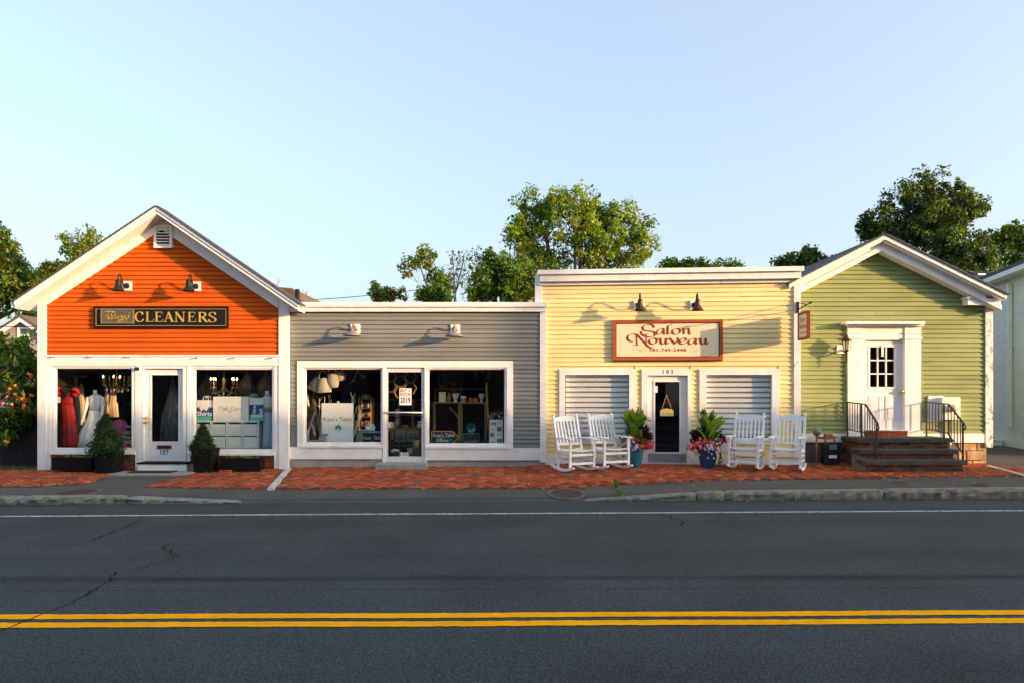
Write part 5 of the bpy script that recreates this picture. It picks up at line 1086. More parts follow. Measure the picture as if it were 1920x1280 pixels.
# ------------------------------------------------------------------ planters
def conifer(name, label, f, px, py_top, py_base, half, out, seed, pot, tips=False):
    """pot: pixel box of the planter at 'out'"""
    rng = np.random.default_rng(seed); b = f.pb(*pot, out); u = (b[0]+b[1])/2; hw = (b[1]-b[0])/2; yc = -out+hw
    e = f.thing(name, label[0], 'planter', u, out-hw, b[4], 'planters at the orange shop'); z0, z1 = b[4], b[5]; k = .84
    def rg(s_, z): return [(u-hw*s_, yc-hw*s_, z), (u+hw*s_, yc-hw*s_, z), (u+hw*s_, yc+hw*s_, z), (u-hw*s_, yc+hw*s_, z)]
    v = rg(k, z0)+rg(.97, z1-.06)+rg(1.0, z1-.06)+rg(1.0, z1)+rg(.88, z1)+rg(.86, z1-.05)
    MB().add(v, [(3, 2, 1, 0)]+[(i*4+j, i*4+(j+1) % 4, i*4+4+(j+1) % 4, i*4+4+j) for i in range(5) for j in range(4)]).build('pot', 'black_plastic', e); part(e, 'soil', 'dirt', (u-hw*.86, u+hw*.86, yc-hw*.86, yc+hw*.86, z1-.06, z1-.045))
    part(e, 'foot', 'black_plastic', (u-hw*.88, u+hw*.88, yc-hw*.88, yc+hw*.88, z0-.03, z0))
    zt_, zb_ = f.uz(px, py_top, out-hw)[1], f.uz(px, py_base, out-hw)[1]; uc = f.uz(px, 800, out-hw)[0]; hr = half/92.
    s = f.thing('conical_shrub', label[1], 'shrub', uc, out-hw, zb_, 'clipped conifers in the planters')
    MB().tube([(uc, yc, z1-.06), (uc, yc, zb_+.3)], .03, 6).build('trunk', 'bark', s)
    n = 150; C = []; R = []
    for i in range(n):
        t = rng.random()**1.25; prof = np.interp(t, [0, .08, .3, .6, .85, 1], [.72, .98, .90, .55, .25, .03]); a = rng.uniform(0, 2*math.pi); lump = 1+.12*math.sin(a*3+t*9+seed)
        rr_ = hr*prof*.86*lump; C.append((uc+rr_*math.cos(a), yc+rr_*math.sin(a), zb_+t*(zt_-zb_))); R.append(.05+.05*prof)
    C = np.array(C); R = np.array(R)
    m = MB(); prof = [(hr*p*.82, zb_+t*(zt_-zb_)) for t, p in [(0, .5), (.08, .9), (.3, .84), (.6, .5), (.85, .2), (.97, .02)]]; m.lathe(prof, (uc, yc, 0), 14); m.build('inner_growth', 'needle', s)
    leaves('foliage', ['needle', 'leaf_dark', 'needle_tip'], [5, 3, 3 if tips else 1.5], C, R, 6500, .035, s, rng, flat=.5, aspect=.5)
    return s
conifer('square_planter', ('black square planter under the large clipped conifer', 'large clipped cone-shaped conifer in front of the dress window'), F1, 198, 777, 850, 30, .62, 1, (174, 846, 212, 884))
conifer('square_planter', ('black square planter under the small conifer right of the white door', 'small cone-shaped conifer right of the white door'), F1, 380, 798, 850, 22, .55, 2, (358, 841, 396, 883), True)
for (x0, y0, x1, y1), lab in (((97, 857, 172, 881), 'long black window box on the ground below the dress window'), ((412, 858, 487, 882), 'long black window box on the ground below the shirt bag window')):
    b = F1.pb(x0, y0, x1, y1, .42); e = F1.thing('window_box', lab, 'planter box', (b[0]+b[1])/2, .3, b[4], 'long boxes below the shop windows')
    v = []
    for s_, z, in ((.96, b[4]), (.985, b[5]-.04), (1.0, b[5]-.04), (1.0, b[5]), (.95, b[5]), (.94, b[5]-.04)):
        um, hw, ym, hd = (b[0]+b[1])/2, (b[1]-b[0])/2, -.28, .14; dd = hd*(s_ if s_ < .98 else s_) ; sx = 1-(1-s_)*.35
        v += [(um-hw*sx, ym-dd, z), (um+hw*sx, ym-dd, z), (um+hw*sx, ym+dd, z), (um-hw*sx, ym+dd, z)]
    MB().add(v, [(3, 2, 1, 0)]+[(i*4+j, i*4+(j+1) % 4, i*4+4+(j+1) % 4, i*4+4+j) for i in range(5) for j in range(4)]).build('box', 'black_plastic', e); part(e, 'soil', 'dirt', (b[0]+.03, b[1]-.03, -.40, -.16, b[5]-.05, b[5]-.03))
    rng = np.random.default_rng(3); leaves('dry_growth', ['weed_dry', 'weed'], [3, 1], np.array([[x, -.28, b[5]-.01] for x in np.linspace(b[0]+.1, b[1]-.1, 8)]), np.full(8, .07), 160, .04, e, rng, kind='stuff')
for x0, x1, lab in ((409, 435, 'loose paving brick lying left of the window box'), (486, 516, 'loose paving bricks lying right of the window box')):
    u = F1.uz((x0+x1)/2, 881, .5)[0]; z = sz(F1.X0+u, 13.4); o = MB().bbox(u-.11, u+.11, -.52, -.42, z, z+.06, .006).build('loose_brick', 'brick1'); one(o, F1, lab, 'brick', 'loose bricks by the window box')
# ------------------------------------------------------------------ flower pots by the yellow shop door
M('pot_blue', (.008, .13, .22), .3, spec=.5, var=.15, vs=10, coat=.4); M('pot_navy', (.006, .06, .16), .3, spec=.5, var=.15, vs=10, coat=.4)
M('canna', (.15, .28, .02), .45, trans=(.28, .42, .03), var=.15, vs=8); M('canna_deep', (.05, .13, .02), .45, trans=(.12, .25, .02)); M('coleus', (.035, .008, .016), .6, trans=(.06, .01, .02))
M('petal_pink', (.80, .07, .13), .6, trans=(.8, .1, .15)); M('petal_coral', (.85, .10, .05), .6, trans=(.8, .15, .08)); M('petal_white', (.78, .68, .78), .6, trans=(.7, .6, .7)); M('petal_orange', (.9, .38, .05), .6, trans=(.9, .4, .05))
def pot(label, f, px, py_rim, py_foot, out, prof, mat, seed, canna, flowers, dark):
    rng = np.random.default_rng(seed); r = random.Random(seed); u, zr = f.uz(px, py_rim, out); W = f.mw @ Vector((u, -out, 0)); z0 = sz(W.x, W.y)+.016; h = zr-z0
    e = f.thing('flower_pot', label, 'flower pot', u, out, z0, 'blue flower pots by the yellow shop door')
    P = [(a, b*h) for a, b in prof]; mb = MB(); n = 36; v = []
    for i in range(25):
        t = i/24; rr_ = np.interp(t, [p[1] for p in prof], [p[0] for p in prof])
        for j in range(n): v.append((u+rr_*(1+.018*((i+j) % 2))*math.cos(2*math.pi*j/n), -out+rr_*(1+.018*((i+j) % 2))*math.sin(2*math.pi*j/n), z0+t*h))
    mb.add(v, [(i*n+j, i*n+(j+1) % n, (i+1)*n+(j+1) % n, (i+1)*n+j) for i in range(24) for j in range(n)], 0, True); mb.build('pot', mat, e)
    rt = prof[-1][0]; MB().lathe([(rt+.012, -.03), (rt+.016, 0), (rt-.02, .0), (rt-.03, -.04), (.0, -.05)], (u, -out, z0+h), 28).build('rim', mat, e); MB().lathe([(rt-.03, -.05), (.001, -.035)], (u, -out, z0+h), 20).build('soil', 'dirt', e)
    for i in range(canna[0]):
        a = r.uniform(0, 6.28); lean = r.uniform(.12, .75); L_ = r.uniform(.26, .40); hb = r.uniform(.0, canna[1]); wd = r.uniform(.045, .075)
        if i > canna[0]*.8: hb = canna[1]*r.uniform(.85, 1.05); lean *= .4
        st = Vector((u+math.cos(a)*.05, -out+math.sin(a)*.05, z0+h+hb)); d = Vector((math.cos(a)*lean, math.sin(a)*lean, 1)).normalized(); sd_ = d.cross(Vector((math.cos(a), math.sin(a), 0)))
        sd_ = (sd_ if sd_.length > .1 else Vector((1, 0, 0))).normalized(); yaw = r.uniform(-1.2, 1.2); sd_ = Matrix.Rotation(yaw, 3, d) @ sd_; v = []; k = 7
        nrm = d.cross(sd_)
        for q in range(k+1):
            t = q/k; ww = wd*math.sin(math.pi*min(1, t*.93+.07))**.8*(1 if t < 1 else 0)+.004; cp = st+d*L_*t+Vector((math.cos(a), math.sin(a), -.3))*(lean*.35*t*t*L_); v += [cp-sd_*ww+nrm*ww*.35, cp-nrm*.004, cp+sd_*ww+nrm*ww*.35]
        MB().add(v, [(3*q+j, 3*q+j+1, 3*q+4+j, 3*q+3+j) for q in range(k) for j in range(2)], 0, True).build('canna_leaf', 'canna' if r.random() < .65 else 'canna_deep', e)
        if hb > .05: MB().tube([(u+math.cos(a)*.03, -out+math.sin(a)*.03, z0+h-.04), st], .01, 5).build('stem', 'canna_deep', e)
    C = np.array([[u+r.uniform(-1, 1)*.24, -out+r.uniform(-.2, .14), z0+h+r.uniform(-.06, .14)] for _ in range(26)]); leaves('bedding_leaves', ['leaf_deep', 'leaf_mid', 'leaf_dark'], [4, 3, 3], C, np.full(26, .09), 700, .05, e, rng)
    C = np.array([[u+dx, -out+dy, z0+h+dz] for dx, dy, dz in dark]); leaves('dark_leaves', ['coleus'], [1], C, np.full(len(C), .10), 260, .085, e, rng, aspect=.4)
    def bloom(c, rad, mat_i, mb):
        a0 = r.uniform(0, 6.28); tl_ = Vector((r.uniform(-.6, .6), -1, r.uniform(-.1, .7))).normalized(); x_ = tl_.orthogonal().normalized(); y_ = tl_.cross(x_)
        for k in range(5):
            a = a0+k*1.2566; d = x_*math.cos(a)+y_*math.sin(a); s_ = tl_.cross(d); c_ = Vector(c); mb.add([c_, c_+d*rad*.6+s_*rad*.42+tl_*rad*.2, c_+d*rad+tl_*rad*.25, c_+d*rad*.6-s_*rad*.42+tl_*rad*.2], [(0, 1, 2, 3)], mat_i)
    mb = MB(); mw_ = MB()
    for (dx, dy, dz, sp, n, kind_) in flowers:
        for _ in range(n):
            c = (u+dx+r.gauss(0, sp), -out+dy+r.gauss(0, sp*.6), z0+h+dz+r.gauss(0, sp*.8))
            if kind_ == 'w': bloom(c, r.uniform(.018, .028), 0, mw_)
            else: bloom(c, r.uniform(.032, .05), {'p': 0, 'c': 1, 'o': 2}[kind_], mb)
    mb.build('bright_flowers', ['petal_pink', 'petal_coral', 'petal_orange'], e, 'stuff'); mw_.build('pale_flowers', ['petal_white'], e, 'stuff')
    return e
pot('tall teal pot of canna and pink flowers left of the shop door', F3, 1190.5, 832, 872, .45, [(.105, 0), (.12, .08), (.15, .45), (.16, .72), (.15, .92), (.14, 1)], 'pot_blue', 5, (52, .36),
    [(-.12, -.15, .10, .05, 7, 'p'), (.02, -.16, .09, .05, 5, 'p'), (.2, -.12, .05, .06, 8, 'p'), (.3, -.12, -.02, .05, 10, 'p'), (.25, -.12, .04, .05, 4, 'c'), (.12, -.15, -.02, .04, 4, 'c'), (-.05, .0, .58, .05, 2, 'o'), (-.16, .0, .5, .02, 2, 'o'), (-.2, -.15, .0, .06, 46, 'w'), (0, -.17, -.04, .05, 26, 'w')],
    [(.2, -.08, .2), (.26, -.05, .14), (.17, -.05, .27)])
pot('wide navy blue pot of canna and pale flowers right of the shop door', F3, 1327, 838, 873, .42, [(.125, 0), (.135, .08), (.17, .5), (.20, .9), (.205, 1)], 'pot_navy', 8, (46, .40),
    [(-.2, -.15, .10, .07, 9, 'p'), (-.32, -.1, .0, .04, 5, 'p'), (0, -.2, .1, .06, 4, 'p'), (.2, -.12, .13, .08, 7, 'p'), (-.1, -.18, .08, .1, 5, 'c'), (.12, -.22, .0, .03, 3, 'p'), (.08, .0, .55, .04, 3, 'o'), (.05, -.22, -.0, .08, 60, 'w'), (-.28, -.1, -.12, .06, 30, 'w'), (.28, -.1, -.02, .06, 26, 'w'), (-.22, 0, .28, .06, 8, 'w')],
    [(-.2, -.05, .2), (-.26, -.03, .28), (-.15, -.03, .33), (-.28, -.05, .14), (.26, -.05, .18)])
rng = np.random.default_rng(9)
for px, out, lab, side in ((1170, .3, 'trailing pale green weed beside the tall teal pot', -1), (1348, .3, 'trailing ivy hanging beside the wide navy pot', 1)):
    u, z = F3.uz(px, 845, out); e = F3.thing('trailing_plant', lab, 'plant', u, out, z-.2)
    P = cat_rom([(u-side*.1, -out, z+.1), (u, -out-.03, z+.02), (u+.02*side, -out-.03, z-.14), (u, -out-.02, z-.25)], 4); MB().tube(P, .004, 4).build('stem', 'leaf_deep', e); leaves('foliage', ['leaf_deep', 'leaf_mid'], [1, 1], np.array([tuple(p) for p in P]), np.full(len(P), .045), 150, .035, e, rng)
# ------------------------------------------------------------------ rocking chairs
M('chair_white', (.82, .82, .82), .4, var=.03, spec=.4)
def rocking_chair(label, x, y, yaw):
    z0 = sz(x, y)+.017
    e = bpy.data.objects.new('rocking_chair', None); COL.objects.link(e); e.location = (x, y, z0); e.scale = (.95, .95, .95); e.rotation_euler = (0, 0, math.radians(yaw)); tag(e, label, 'rocking chair', 'white rocking chairs outside the yellow shop')
    m = 'chair_white'; hw = .275
    def rz(yy): return 1.35-math.sqrt(1.35**2-(yy-.05)**2)
    for s_ in (-1, 1):
        n = 10; v = []
        for i in range(n+1):
            yy = -.42+.92*i/n; zz = rz(yy); tpr = .055 if 0 < i < n else .035
            for a, b in ((-.02, 0), (.02, 0), (.02, tpr), (-.02, tpr)): v.append((s_*hw+a, yy, zz+b))
        MB().add(v, [(i*4+j, i*4+(j+1) % 4, i*4+4+(j+1) % 4, i*4+4+j) for i in range(n) for j in range(4)]+[(3, 2, 1, 0), (n*4, n*4+1, n*4+2, n*4+3)]).build('rocker', m, e)
        MB().bar((s_*hw, -.27, rz(-.27)+.03), (s_*hw, -.285, .635), .045, .042).build('front_leg', m, e)
        MB().bar((s_*hw, .20, rz(.2)+.03), (s_*hw, .195, .45), .04, .042).build('back_leg', m, e)
        MB().bar((s_*hw, .195, .43), (s_*hw, .40, 1.10), .045, .04).build('back_post', m, e); MB().ball((s_*hw, .405, 1.11), .026, 8).build('finial', m, e)
        v = []; aw = .045
        for i in range(7):
            t = i/6; yy = -.36+.63*t; zz = .64+.012*math.sin(t*3.1); w_ = aw*(1.1-.35*t)
            v += [(s_*hw-w_, yy, zz), (s_*hw+w_, yy, zz), (s_*hw+w_, yy, zz+.022), (s_*hw-w_, yy, zz+.022)]
        MB().add(v, [(i*4+j, i*4+(j+1) % 4, i*4+4+(j+1) % 4, i*4+4+j) for i in range(6) for j in range(4)]+[(3, 2, 1, 0), (24, 25, 26, 27)]).build('arm', m, e)
        for zz in (.20, .30): MB().bar((s_*hw, -.27, zz), (s_*hw, .2, zz), .022, .03).build('side_stretcher', m, e)
        MB().bar((s_*hw, -.28, .40), (s_*hw, .2, .385), .025, .05).build('seat_rail', m, e)
    for zz in (.17, .34): MB().bar((-hw, -.275, zz), (hw, -.275, zz), .025, .045).build('front_stretcher', m, e)
    MB().bar((-hw, .2, .22), (hw, .2, .22), .025, .035).build('back_stretcher', m, e)
    for i in range(9):
        yy = -.31+i*.061; dip = -.028*math.sin(math.pi*i/8); v = []
        for k in range(7):
            t = k/6; xx = -hw+.02+(2*hw-.04)*t; zz = .425+dip-.022*math.sin(math.pi*t)
            v += [(xx, yy, zz), (xx, yy+.052, zz), (xx, yy+.052, zz+.016), (xx, yy, zz+.016)]
        MB().add(v, [(k*4+4+j, k*4+4+(j+1) % 4, k*4+(j+1) % 4, k*4+j) for k in range(6) for j in range(4)]+[(0, 1, 2, 3), (27, 26, 25, 24)]).build('seat_slat', m, e)
    lean = lambda z: .195+(z-.43)*.306
    v = []
    for k in range(9):
        t = k/8; xx = -hw+.022+(2*hw-.044)*t; hgt = 1.06+.035*math.sin(math.pi*t); yy = lean(1.04)+.02*math.sin(math.pi*t)
        v += [(xx, yy-.012, .985), (xx, yy+.012, .985), (xx, yy+.03, hgt), (xx, yy+.006, hgt)]
    MB().add(v, [(k*4+4+j, k*4+4+(j+1) % 4, k*4+(j+1) % 4, k*4+j) for k in range(8) for j in range(4)]+[(0, 1, 2, 3), (35, 34, 33, 32)]).build('top_rail', m, e)
    MB().bar((-hw, lean(.53), .53), (hw, lean(.53), .53), .022, .055).build('lower_rail', m, e)
    for i in range(6):
        xx = -hw+.078+i*(2*hw-.156)/5; b_ = .02*math.sin(math.pi*(i+.5)/6); MB().bar((xx, lean(.53), .545), (xx, lean(1.0)+b_, 1.0), .034, .012).build('back_slat', m, e)
def chair_at(label, px, py, Y, yaw): x = (px-CX)/FP*Y; rocking_chair(label, x, Y, yaw)
chair_at('white rocking chair farthest left, nearest the grey shop', 1078, 872, 13.1, 26); chair_at('white rocking chair beside the tall teal pot', 1143, 870, 13.28, 22)
chair_at('white rocking chair beside the wide navy pot', 1399, 870, 13.15, -30); chair_at('white rocking chair nearest the green house', 1477, 872, 13.0, -30)
# weed growing at the dropped kerb
x, y = (1158-CX)/FP*11.0, 11.0; e = WORLD.thing('kerb_weed', 'single tall green weed growing at the right kerb end', 'weed', x, -y, sz(x, y)); MB().tube([(x, y, -.1), (x-.02, y, .05), (x-.05, y, .14)], .005, 4).build('stem', 'weed', e); leaves('foliage', ['leaf_mid', 'weed'], [1, 1], np.array([[x-.05, y, .13], [x-.03, y, .06], [x+.02, y, -.02], [x+.06, y-.03, -.09]]), np.array([.06, .05, .05, .05]), 90, .045, e, np.random.default_rng(2))
# ------------------------------------------------------------------ things in the shop windows
M('red_sequin', (.30, .008, .004), .5, var=.35, vs=60, bump=.6, bs=120, spec=.4); M('red_ruffle', (.32, .009, .008), .6, var=.3, vs=20)
M('white_tulle', (.72, .74, .70), .75, var=.08, vs=14, stretch=(10, 10, .6)); M('mannequin', (.74, .74, .72), .5); M('cream_cloth', (.70, .58, .38), .7, var=.15, vs=12, stretch=(8, 8, .6)); M('grey_cloth', (.35, .35, .33), .8, var=.2, vs=8, stretch=(5, 5, .8)); M('pink_velvet', (.42, .085, .20), .7); M('ice_blue', (.38, .50, .58), .7, var=.12, vs=12, stretch=(10, 10, .6)); M('lace_mauve', (.36, .34, .42), .8, var=.4, vs=50)
M('crystal', (.75, .75, .72), .15, spec=.8); M('teal_box', (.10, .58, .44), .5); M('card_white', (.72, .75, .69), .6); M('shirt_blue', (.01, .085, .27), .5); M('plastic_film', (.16, .165, .17), .35, var=.6, vs=9, stretch=(3, 3, .8), spec=.6)
def loft(mb, f, rows, dep, flat=.4, n=28, folds=0, amp=.0, mi=0, ph=0):
    """rows top to bottom: (py, pxL, pxR); dep: distance behind the shop front"""
    v = []
    for k, (py, a, b) in enumerate(rows):
        u0, z = f.uz(a, py, -dep); u1, _ = f.uz(b, py, -dep); c, r = (u0+u1)/2, (u1-u0)/2; w_ = amp*min(1, k/max(1, len(rows)-1)*1.3)
        for j in range(n):
            t = 2*math.pi*j/n; q = 1+w_*math.sin(folds*t+ph+k*.4); v.append((c+r*q*math.cos(t), dep+r*flat*q*math.sin(t), z))
    m = len(rows); mb.add(v, [((i+1)*n+j, (i+1)*n+(j+1) % n, i*n+(j+1) % n, i*n+j) for i in range(m-1) for j in range(n)]+[tuple(range(n)), tuple(range(m*n-1, (m-1)*n-1, -1))], mi, True); return mb
def limb(mb, f, pts, dep, r, n=8):
    P = [(*f.uz(px, py, -(dep+d))[:1], dep+d, f.uz(px, py, -(dep+d))[1]) for px, py, d in pts]; return mb.tube(cat_rom(P, 3), list(np.interp(np.linspace(0, 1, 3*(len(P)-1)+1), np.linspace(0, 1, len(r)), r)), n)
def at(f, name, label, cat, px, py, dep, group=None):
    u, z = f.uz(px, py, -dep); return f.thing(name, label, cat, u, -dep, z, group), u, z
# --- dress window of the orange shop
e, u, z = at(F1, 'garment_rack', 'yellow wooden clothes rack at the left of the dress window', 'rack', 125, 841, .95)
for x in (107, 142): a = F1.uz(x, 704, -.95); part(e, 'post', 'wood_gold', (a[0]-.02, a[0]+.02, .93, .97, .42, a[1]))
for x in (104, 139): a = F1.uz(x, 704, -1.2); part(e, 'post', 'wood_gold', (a[0]-.02, a[0]+.02, 1.2, 1.24, .42, a[1]))
for py in (705, 769, 791): a, b = F1.uz(107, py, -.95), F1.uz(160 if py == 705 else 142, py, -.95); part(e, 'rail', 'wood_gold', (a[0]-.02, b[0]+.02, .925, .975, a[1]-.018, a[1]+.018))
for x in (107, 142): a = F1.uz(x, 705, -.95); part(e, 'cross_rail', 'wood_gold', (a[0]-.018, a[0]+.018, .97, 1.22, a[1]-.016, a[1]+.016))
e, u, z = at(F1, 'red_dress', 'long red sequinned gown with puffed sleeves hanging in the window', 'dress', 126, 841, .42)
loft(MB(), F1, [(726, 112, 117), (732, 110, 136), (744, 111, 136), (754, 113.5, 137), (757, 114, 137)], .42, .35, 24).build('bodice', 'red_sequin', e)
loft(MB(), F1, [(757, 114, 137), (768, 114, 139), (785, 115, 141), (805, 115.5, 143), (825, 115, 147), (841, 115, 151)], .42, .5, 44, 9, .10).build('skirt', 'red_sequin', e)
for x0, x1 in ((103.5, 114), (135, 150)):
    mb = MB(); r = random.Random(int(x0))
    for k in range(16):
        a = F1.uz(r.uniform(x0+2, x1-2), r.uniform(726, 741), -.40); mb.ball((a[0], .40+r.uniform(-.05, .05), a[1]), (r.uniform(.035, .06), .05, r.uniform(.02, .045)), 8)
    mb.build('puffed_sleeve', 'red_ruffle', e)
a, b = F1.uz(114, 727, -.36), F1.uz(137, 727, -.36); mid = (a[0]+b[0])/2; mb = MB(); v = [(mid-.09, .335, a[1]), (mid+.09, .335, a[1]), (mid, .325, a[1]-.20)]; mb.add(v+[(x, y+.02, zz) for x, y, zz in v], [(0, 2, 1), (3, 4, 5), (0, 1, 4, 3), (1, 2, 5, 4), (2, 0, 3, 5)]); mb.build('sheer_neckline', 'mat_black', e)
MB().tube(cat_rom([(mid-.17, .42, a[1]-.02), (mid, .42, a[1]+.07), (mid+.17, .42, a[1]-.02)], 4), .012, 6).tube([(mid, .42, a[1]+.06), (mid, .42, a[1]+.16), (mid+.03, .42, a[1]+.19)], .006, 5).build('hanger', 'black_plastic', e)
b = F1.pb(106.5, 743, 113, 754, -.3); part(e, 'price_tag', 'white_plain', (b[0], b[1], .3, .304, b[4], b[5])); MB().tube([(b[0]+.04, .3, b[5]), (b[0]+.04, .36, b[5]+.08)], .003, 4).build('tag_string', 'ink', e)
for i, (x0, x1, y0, y1, mt, lab) in enumerate([(139, 151, 722, 788, 'grey_cloth', 'grey suit jacket hanging between the red gown and the mannequin'), (146, 160, 719, 790, 'cream_cloth', 'pale garment in plastic hanging behind the grey jacket'), (196, 205, 730, 775, 'cream_cloth', 'narrow cream gown hanging just right of the white dress'), (203, 222, 728, 781, 'cream_cloth', 'flared cream gown hanging right of the white dress')]):
    dp = .85+.15*i; e, u, z = at(F1, 'hanging_garment', lab, 'garment', (x0+x1)/2, y1, dp, 'garments hanging in the dress window'); w_ = x1-x0
    loft(MB(), F1, [(y0, x0+w_*.3, x1-w_*.4), (y0+8, x0+w_*.1, x1-w_*.2), (y0+25, x0+w_*.05, x1-w_*.2), ((y0+y1)/2, x0, x1-w_*.1), (y1, x0, x1)], dp, .3, 30, 7, .12, ph=i).build('cloth', mt, e)
    a = F1.uz((x0+x1)/2-1, y0, -dp); MB().tube([(a[0], dp, a[1]-.02), (a[0], dp, a[1]+.12), (a[0]+.03, dp, a[1]+.14)], .006, 5).build('hanger_hook', 'steel', e)
def mannequin(f, label, k, dep, nk, sh, skirt, bodice, arms, dmat, bmat):
    e, u, z = at(f, 'mannequin', label, 'mannequin', k, 842, dep, 'mannequins in the shop windows')
    mb = MB(); loft(mb, f, nk, dep, .55, 20); loft(mb, f, sh, dep, .42, 24)
    for a in arms: limb(mb, f, a, dep, [.045, .042, .034, .024, .03, .014])
    mb.build('body', 'mannequin', e); loft(MB(), f, bodice, dep, .47, 28).build('bodice', bmat, e); loft(MB(), f, skirt, dep, .55, 48, 11, .07).build('skirt', dmat, e); return e
mannequin(F1, 'headless mannequin in a long white tulle dress behind the conifer', 177, .5, [(730, 174.5, 181.5), (736, 175, 182), (741, 172, 186)], [(739, 173, 187), (742, 166, 192), (748, 164.5, 193.5), (758, 168, 189), (770, 169, 188)],
    [(769, 167.5, 188), (775, 166, 189), (785, 163, 190), (786.5, 162, 191.5), (800, 156, 194), (815, 150, 197), (841, 145, 203)], [(746, 166.5, 191.5), (752, 166, 189.5), (760, 168.5, 188.5), (769, 168, 188)], [[(165.5, 744, 0), (162.5, 756, -.02), (160, 768, -.06), (156, 782, -.12), (153.5, 790, -.15), (152, 796, -.16)], [(192.5, 744, 0), (193, 756, -.02), (192.5, 768, -.06), (190, 780, -.12), (188, 788, -.15), (187, 793, -.16)]], 'white_tulle', 'white_tulle')
def chandelier(f, label, px, py0, py1, half, dep, lit):
    e, u, z1 = at(f, 'chandelier', label, 'chandelier', px, py0, dep, 'crystal chandeliers in the orange shop'); zb_ = f.uz(px, py1, -dep)[1]; R = half/92*1.05; zm = (z1+zb_)/2
    MB().lathe([(.012, zb_), (.03, zb_+.04), (.015, zb_+.08), (.035, zm-.02), (.02, zm+.05), (.012, z1), (.01, 2.42)], (u, dep, 0), 10).build('stem', 'brass', e)
    for k in range(8):
        a = 2*math.pi*k/8+.3; c, s_ = math.cos(a), math.sin(a); P = cat_rom([(u+.02*c, dep+.02*s_, zm-.03), (u+R*.35*c, dep+R*.35*s_, zb_+.10), (u+R*.75*c, dep+R*.75*s_, zb_+.09), (u+R*c, dep+R*s_, zm+.02)], 4)
        ar = MB().tube(P, .008, 6); ar.lathe([(.006, 0), (.03, .012), (.012, .016)], (u+R*c, dep+R*s_, zm+.02), 8); ar = ar.build('arm', 'brass', e)
        MB().tube([(u+R*c, dep+R*s_, zm+.035), (u+R*c, dep+R*s_, zm+.12)], .011, 8).build('candle', 'sign_cream', ar); MB().lathe([(.008, 0), (.014, .018), (.009, .035), (.001, .055)], (u+R*c, dep+R*s_, zm+.12), 8).build('bulb', 'bulb' if k in lit else 'crystal', ar)
        for q in (.45, .8, 1.0): p = P[min(len(P)-1, int(q*(len(P)-1)))]; MB().lathe([(.001, 0), (.013, -.025), (.001, -.06)], (p.x, p.y, p.z-.03), 6, sm=False).build('crystal', 'crystal', ar)
chandelier(F1, 'dim crystal chandelier at the upper right of the dress window', 219, 700, 735, 23, .9, (2, 4, 6)); chandelier(F1, 'brass candle chandelier above the white keepsake box', 420, 702, 742, 23, .8, (0, 1, 3, 4, 5, 7))
e, u, z = at(F1, 'pink_chair', 'pink velvet chair with a round back behind the conifer', 'chair', 226, 835, .8)
a = F1.uz(224, 808, -.8); mb = MB(); v = []; n = 22
for y in (.76, .86):
    for j in range(n): t = 2*math.pi*j/n; v.append((a[0]+.18*math.cos(t), y, a[1]+.26*math.sin(t)))
mb.add(v, [tuple(range(n)), tuple(range(2*n-1, n-1, -1))]+[((j+1) % n, j, j+n, (j+1) % n+n) for j in range(n)]); mb.build('backrest', 'pink_velvet', e); MB().bbox(a[0]-.05, a[0]+.3, .5, .9, a[1]-.36, a[1]-.22, .04).build('seat', 'pink_velvet', e)
for dx in (0, .26): MB().tube([(a[0]+dx, .55, .42), (a[0]+dx, .55, a[1]-.34)], .015, 6).build('leg', 'brass', e)
e, u, z = at(F1, 'wrapped_bundle', 'white plastic wrapped bundle at the right end of the dress window', 'bundle', 242, 815, .7); mb = MB(); r = random.Random(3)
for k in range(7): a = F1.uz(r.uniform(236, 246), r.uniform(799, 822), -.7); mb.ball((a[0], .7+r.uniform(-.08, .08), a[1]), (r.uniform(.05, .09), .07, r.uniform(.03, .07)), 8)
a = F1.uz(241, 830, -.7); mb.ball((a[0], .7, a[1]), (.12, .1, .1), 10); mb.build('wrap', 'plastic_film', e)
# --- shirt window
e, u, z = at(F1, 'cube_shelf', 'white cube shelf with eight bins in the shirt window', 'shelf', 425, 843, .45); b = F1.pb(364.5, 788, 485, 845, -.3); z0 = F1.uz(0, 842)[1]
cw = (b[1]-b[0]-.05)/4; ch = (b[5]-z0-.05)/2; t_ = .03
for i in range(5): x = b[0]+i*(b[1]-b[0]-t_)/4; part(e, 'upright', 'card_white', (x, x+t_, .3, .68, z0, b[5]-.031))
for k in range(2): zz = z0+.001+k*ch; part(e, 'shelf_board', 'card_white', (b[0]+.002, b[1]-.002, .302, .68, zz, zz+.028))
part(e, 'top_board', 'card_white', (b[0]-.01, b[1]+.01, .295, .69, b[5]-.03, b[5])); part(e, 'back_panel', 'card_white', (b[0], b[1], .681, .69, z0, b[5]-.03))
for i in range(4):
    for k in range(2):
        x = b[0]+t_+i*(b[1]-b[0]-t_)/4; zz = z0+.031+k*ch; bn = part(e, 'bin', 'card_white', (x+.008, x+cw-.04, .318, .66, zz+.002, zz+ch-.055)); part(bn, 'bin_lip', 'card_white', (x+.008, x+cw-.04, .312, .318, zz+ch-.11, zz+ch-.055))
ztop = b[5]
def gift(label, x0, x1, y0, y1, mt, dep=.33, z0=None, d=.3):
    b = F1.pb(x0, y0, x1, y1, -dep); zb_ = z0 if z0 is not None else b[4]; h = b[5]-b[4]; e = F1.thing('gift_box', label, 'box', (b[0]+b[1])/2, -dep-d/2, zb_, 'boxes on the cube shelf'); MB().bbox(b[0]+.006, b[1]-.006, dep+.006, dep+d-.006, zb_+.001, zb_+h*.55, .004).build('box', mt, e); part(e, 'lid', mt, (b[0], b[1], dep, dep+d, zb_+h*.4, zb_+h)); return zb_+h
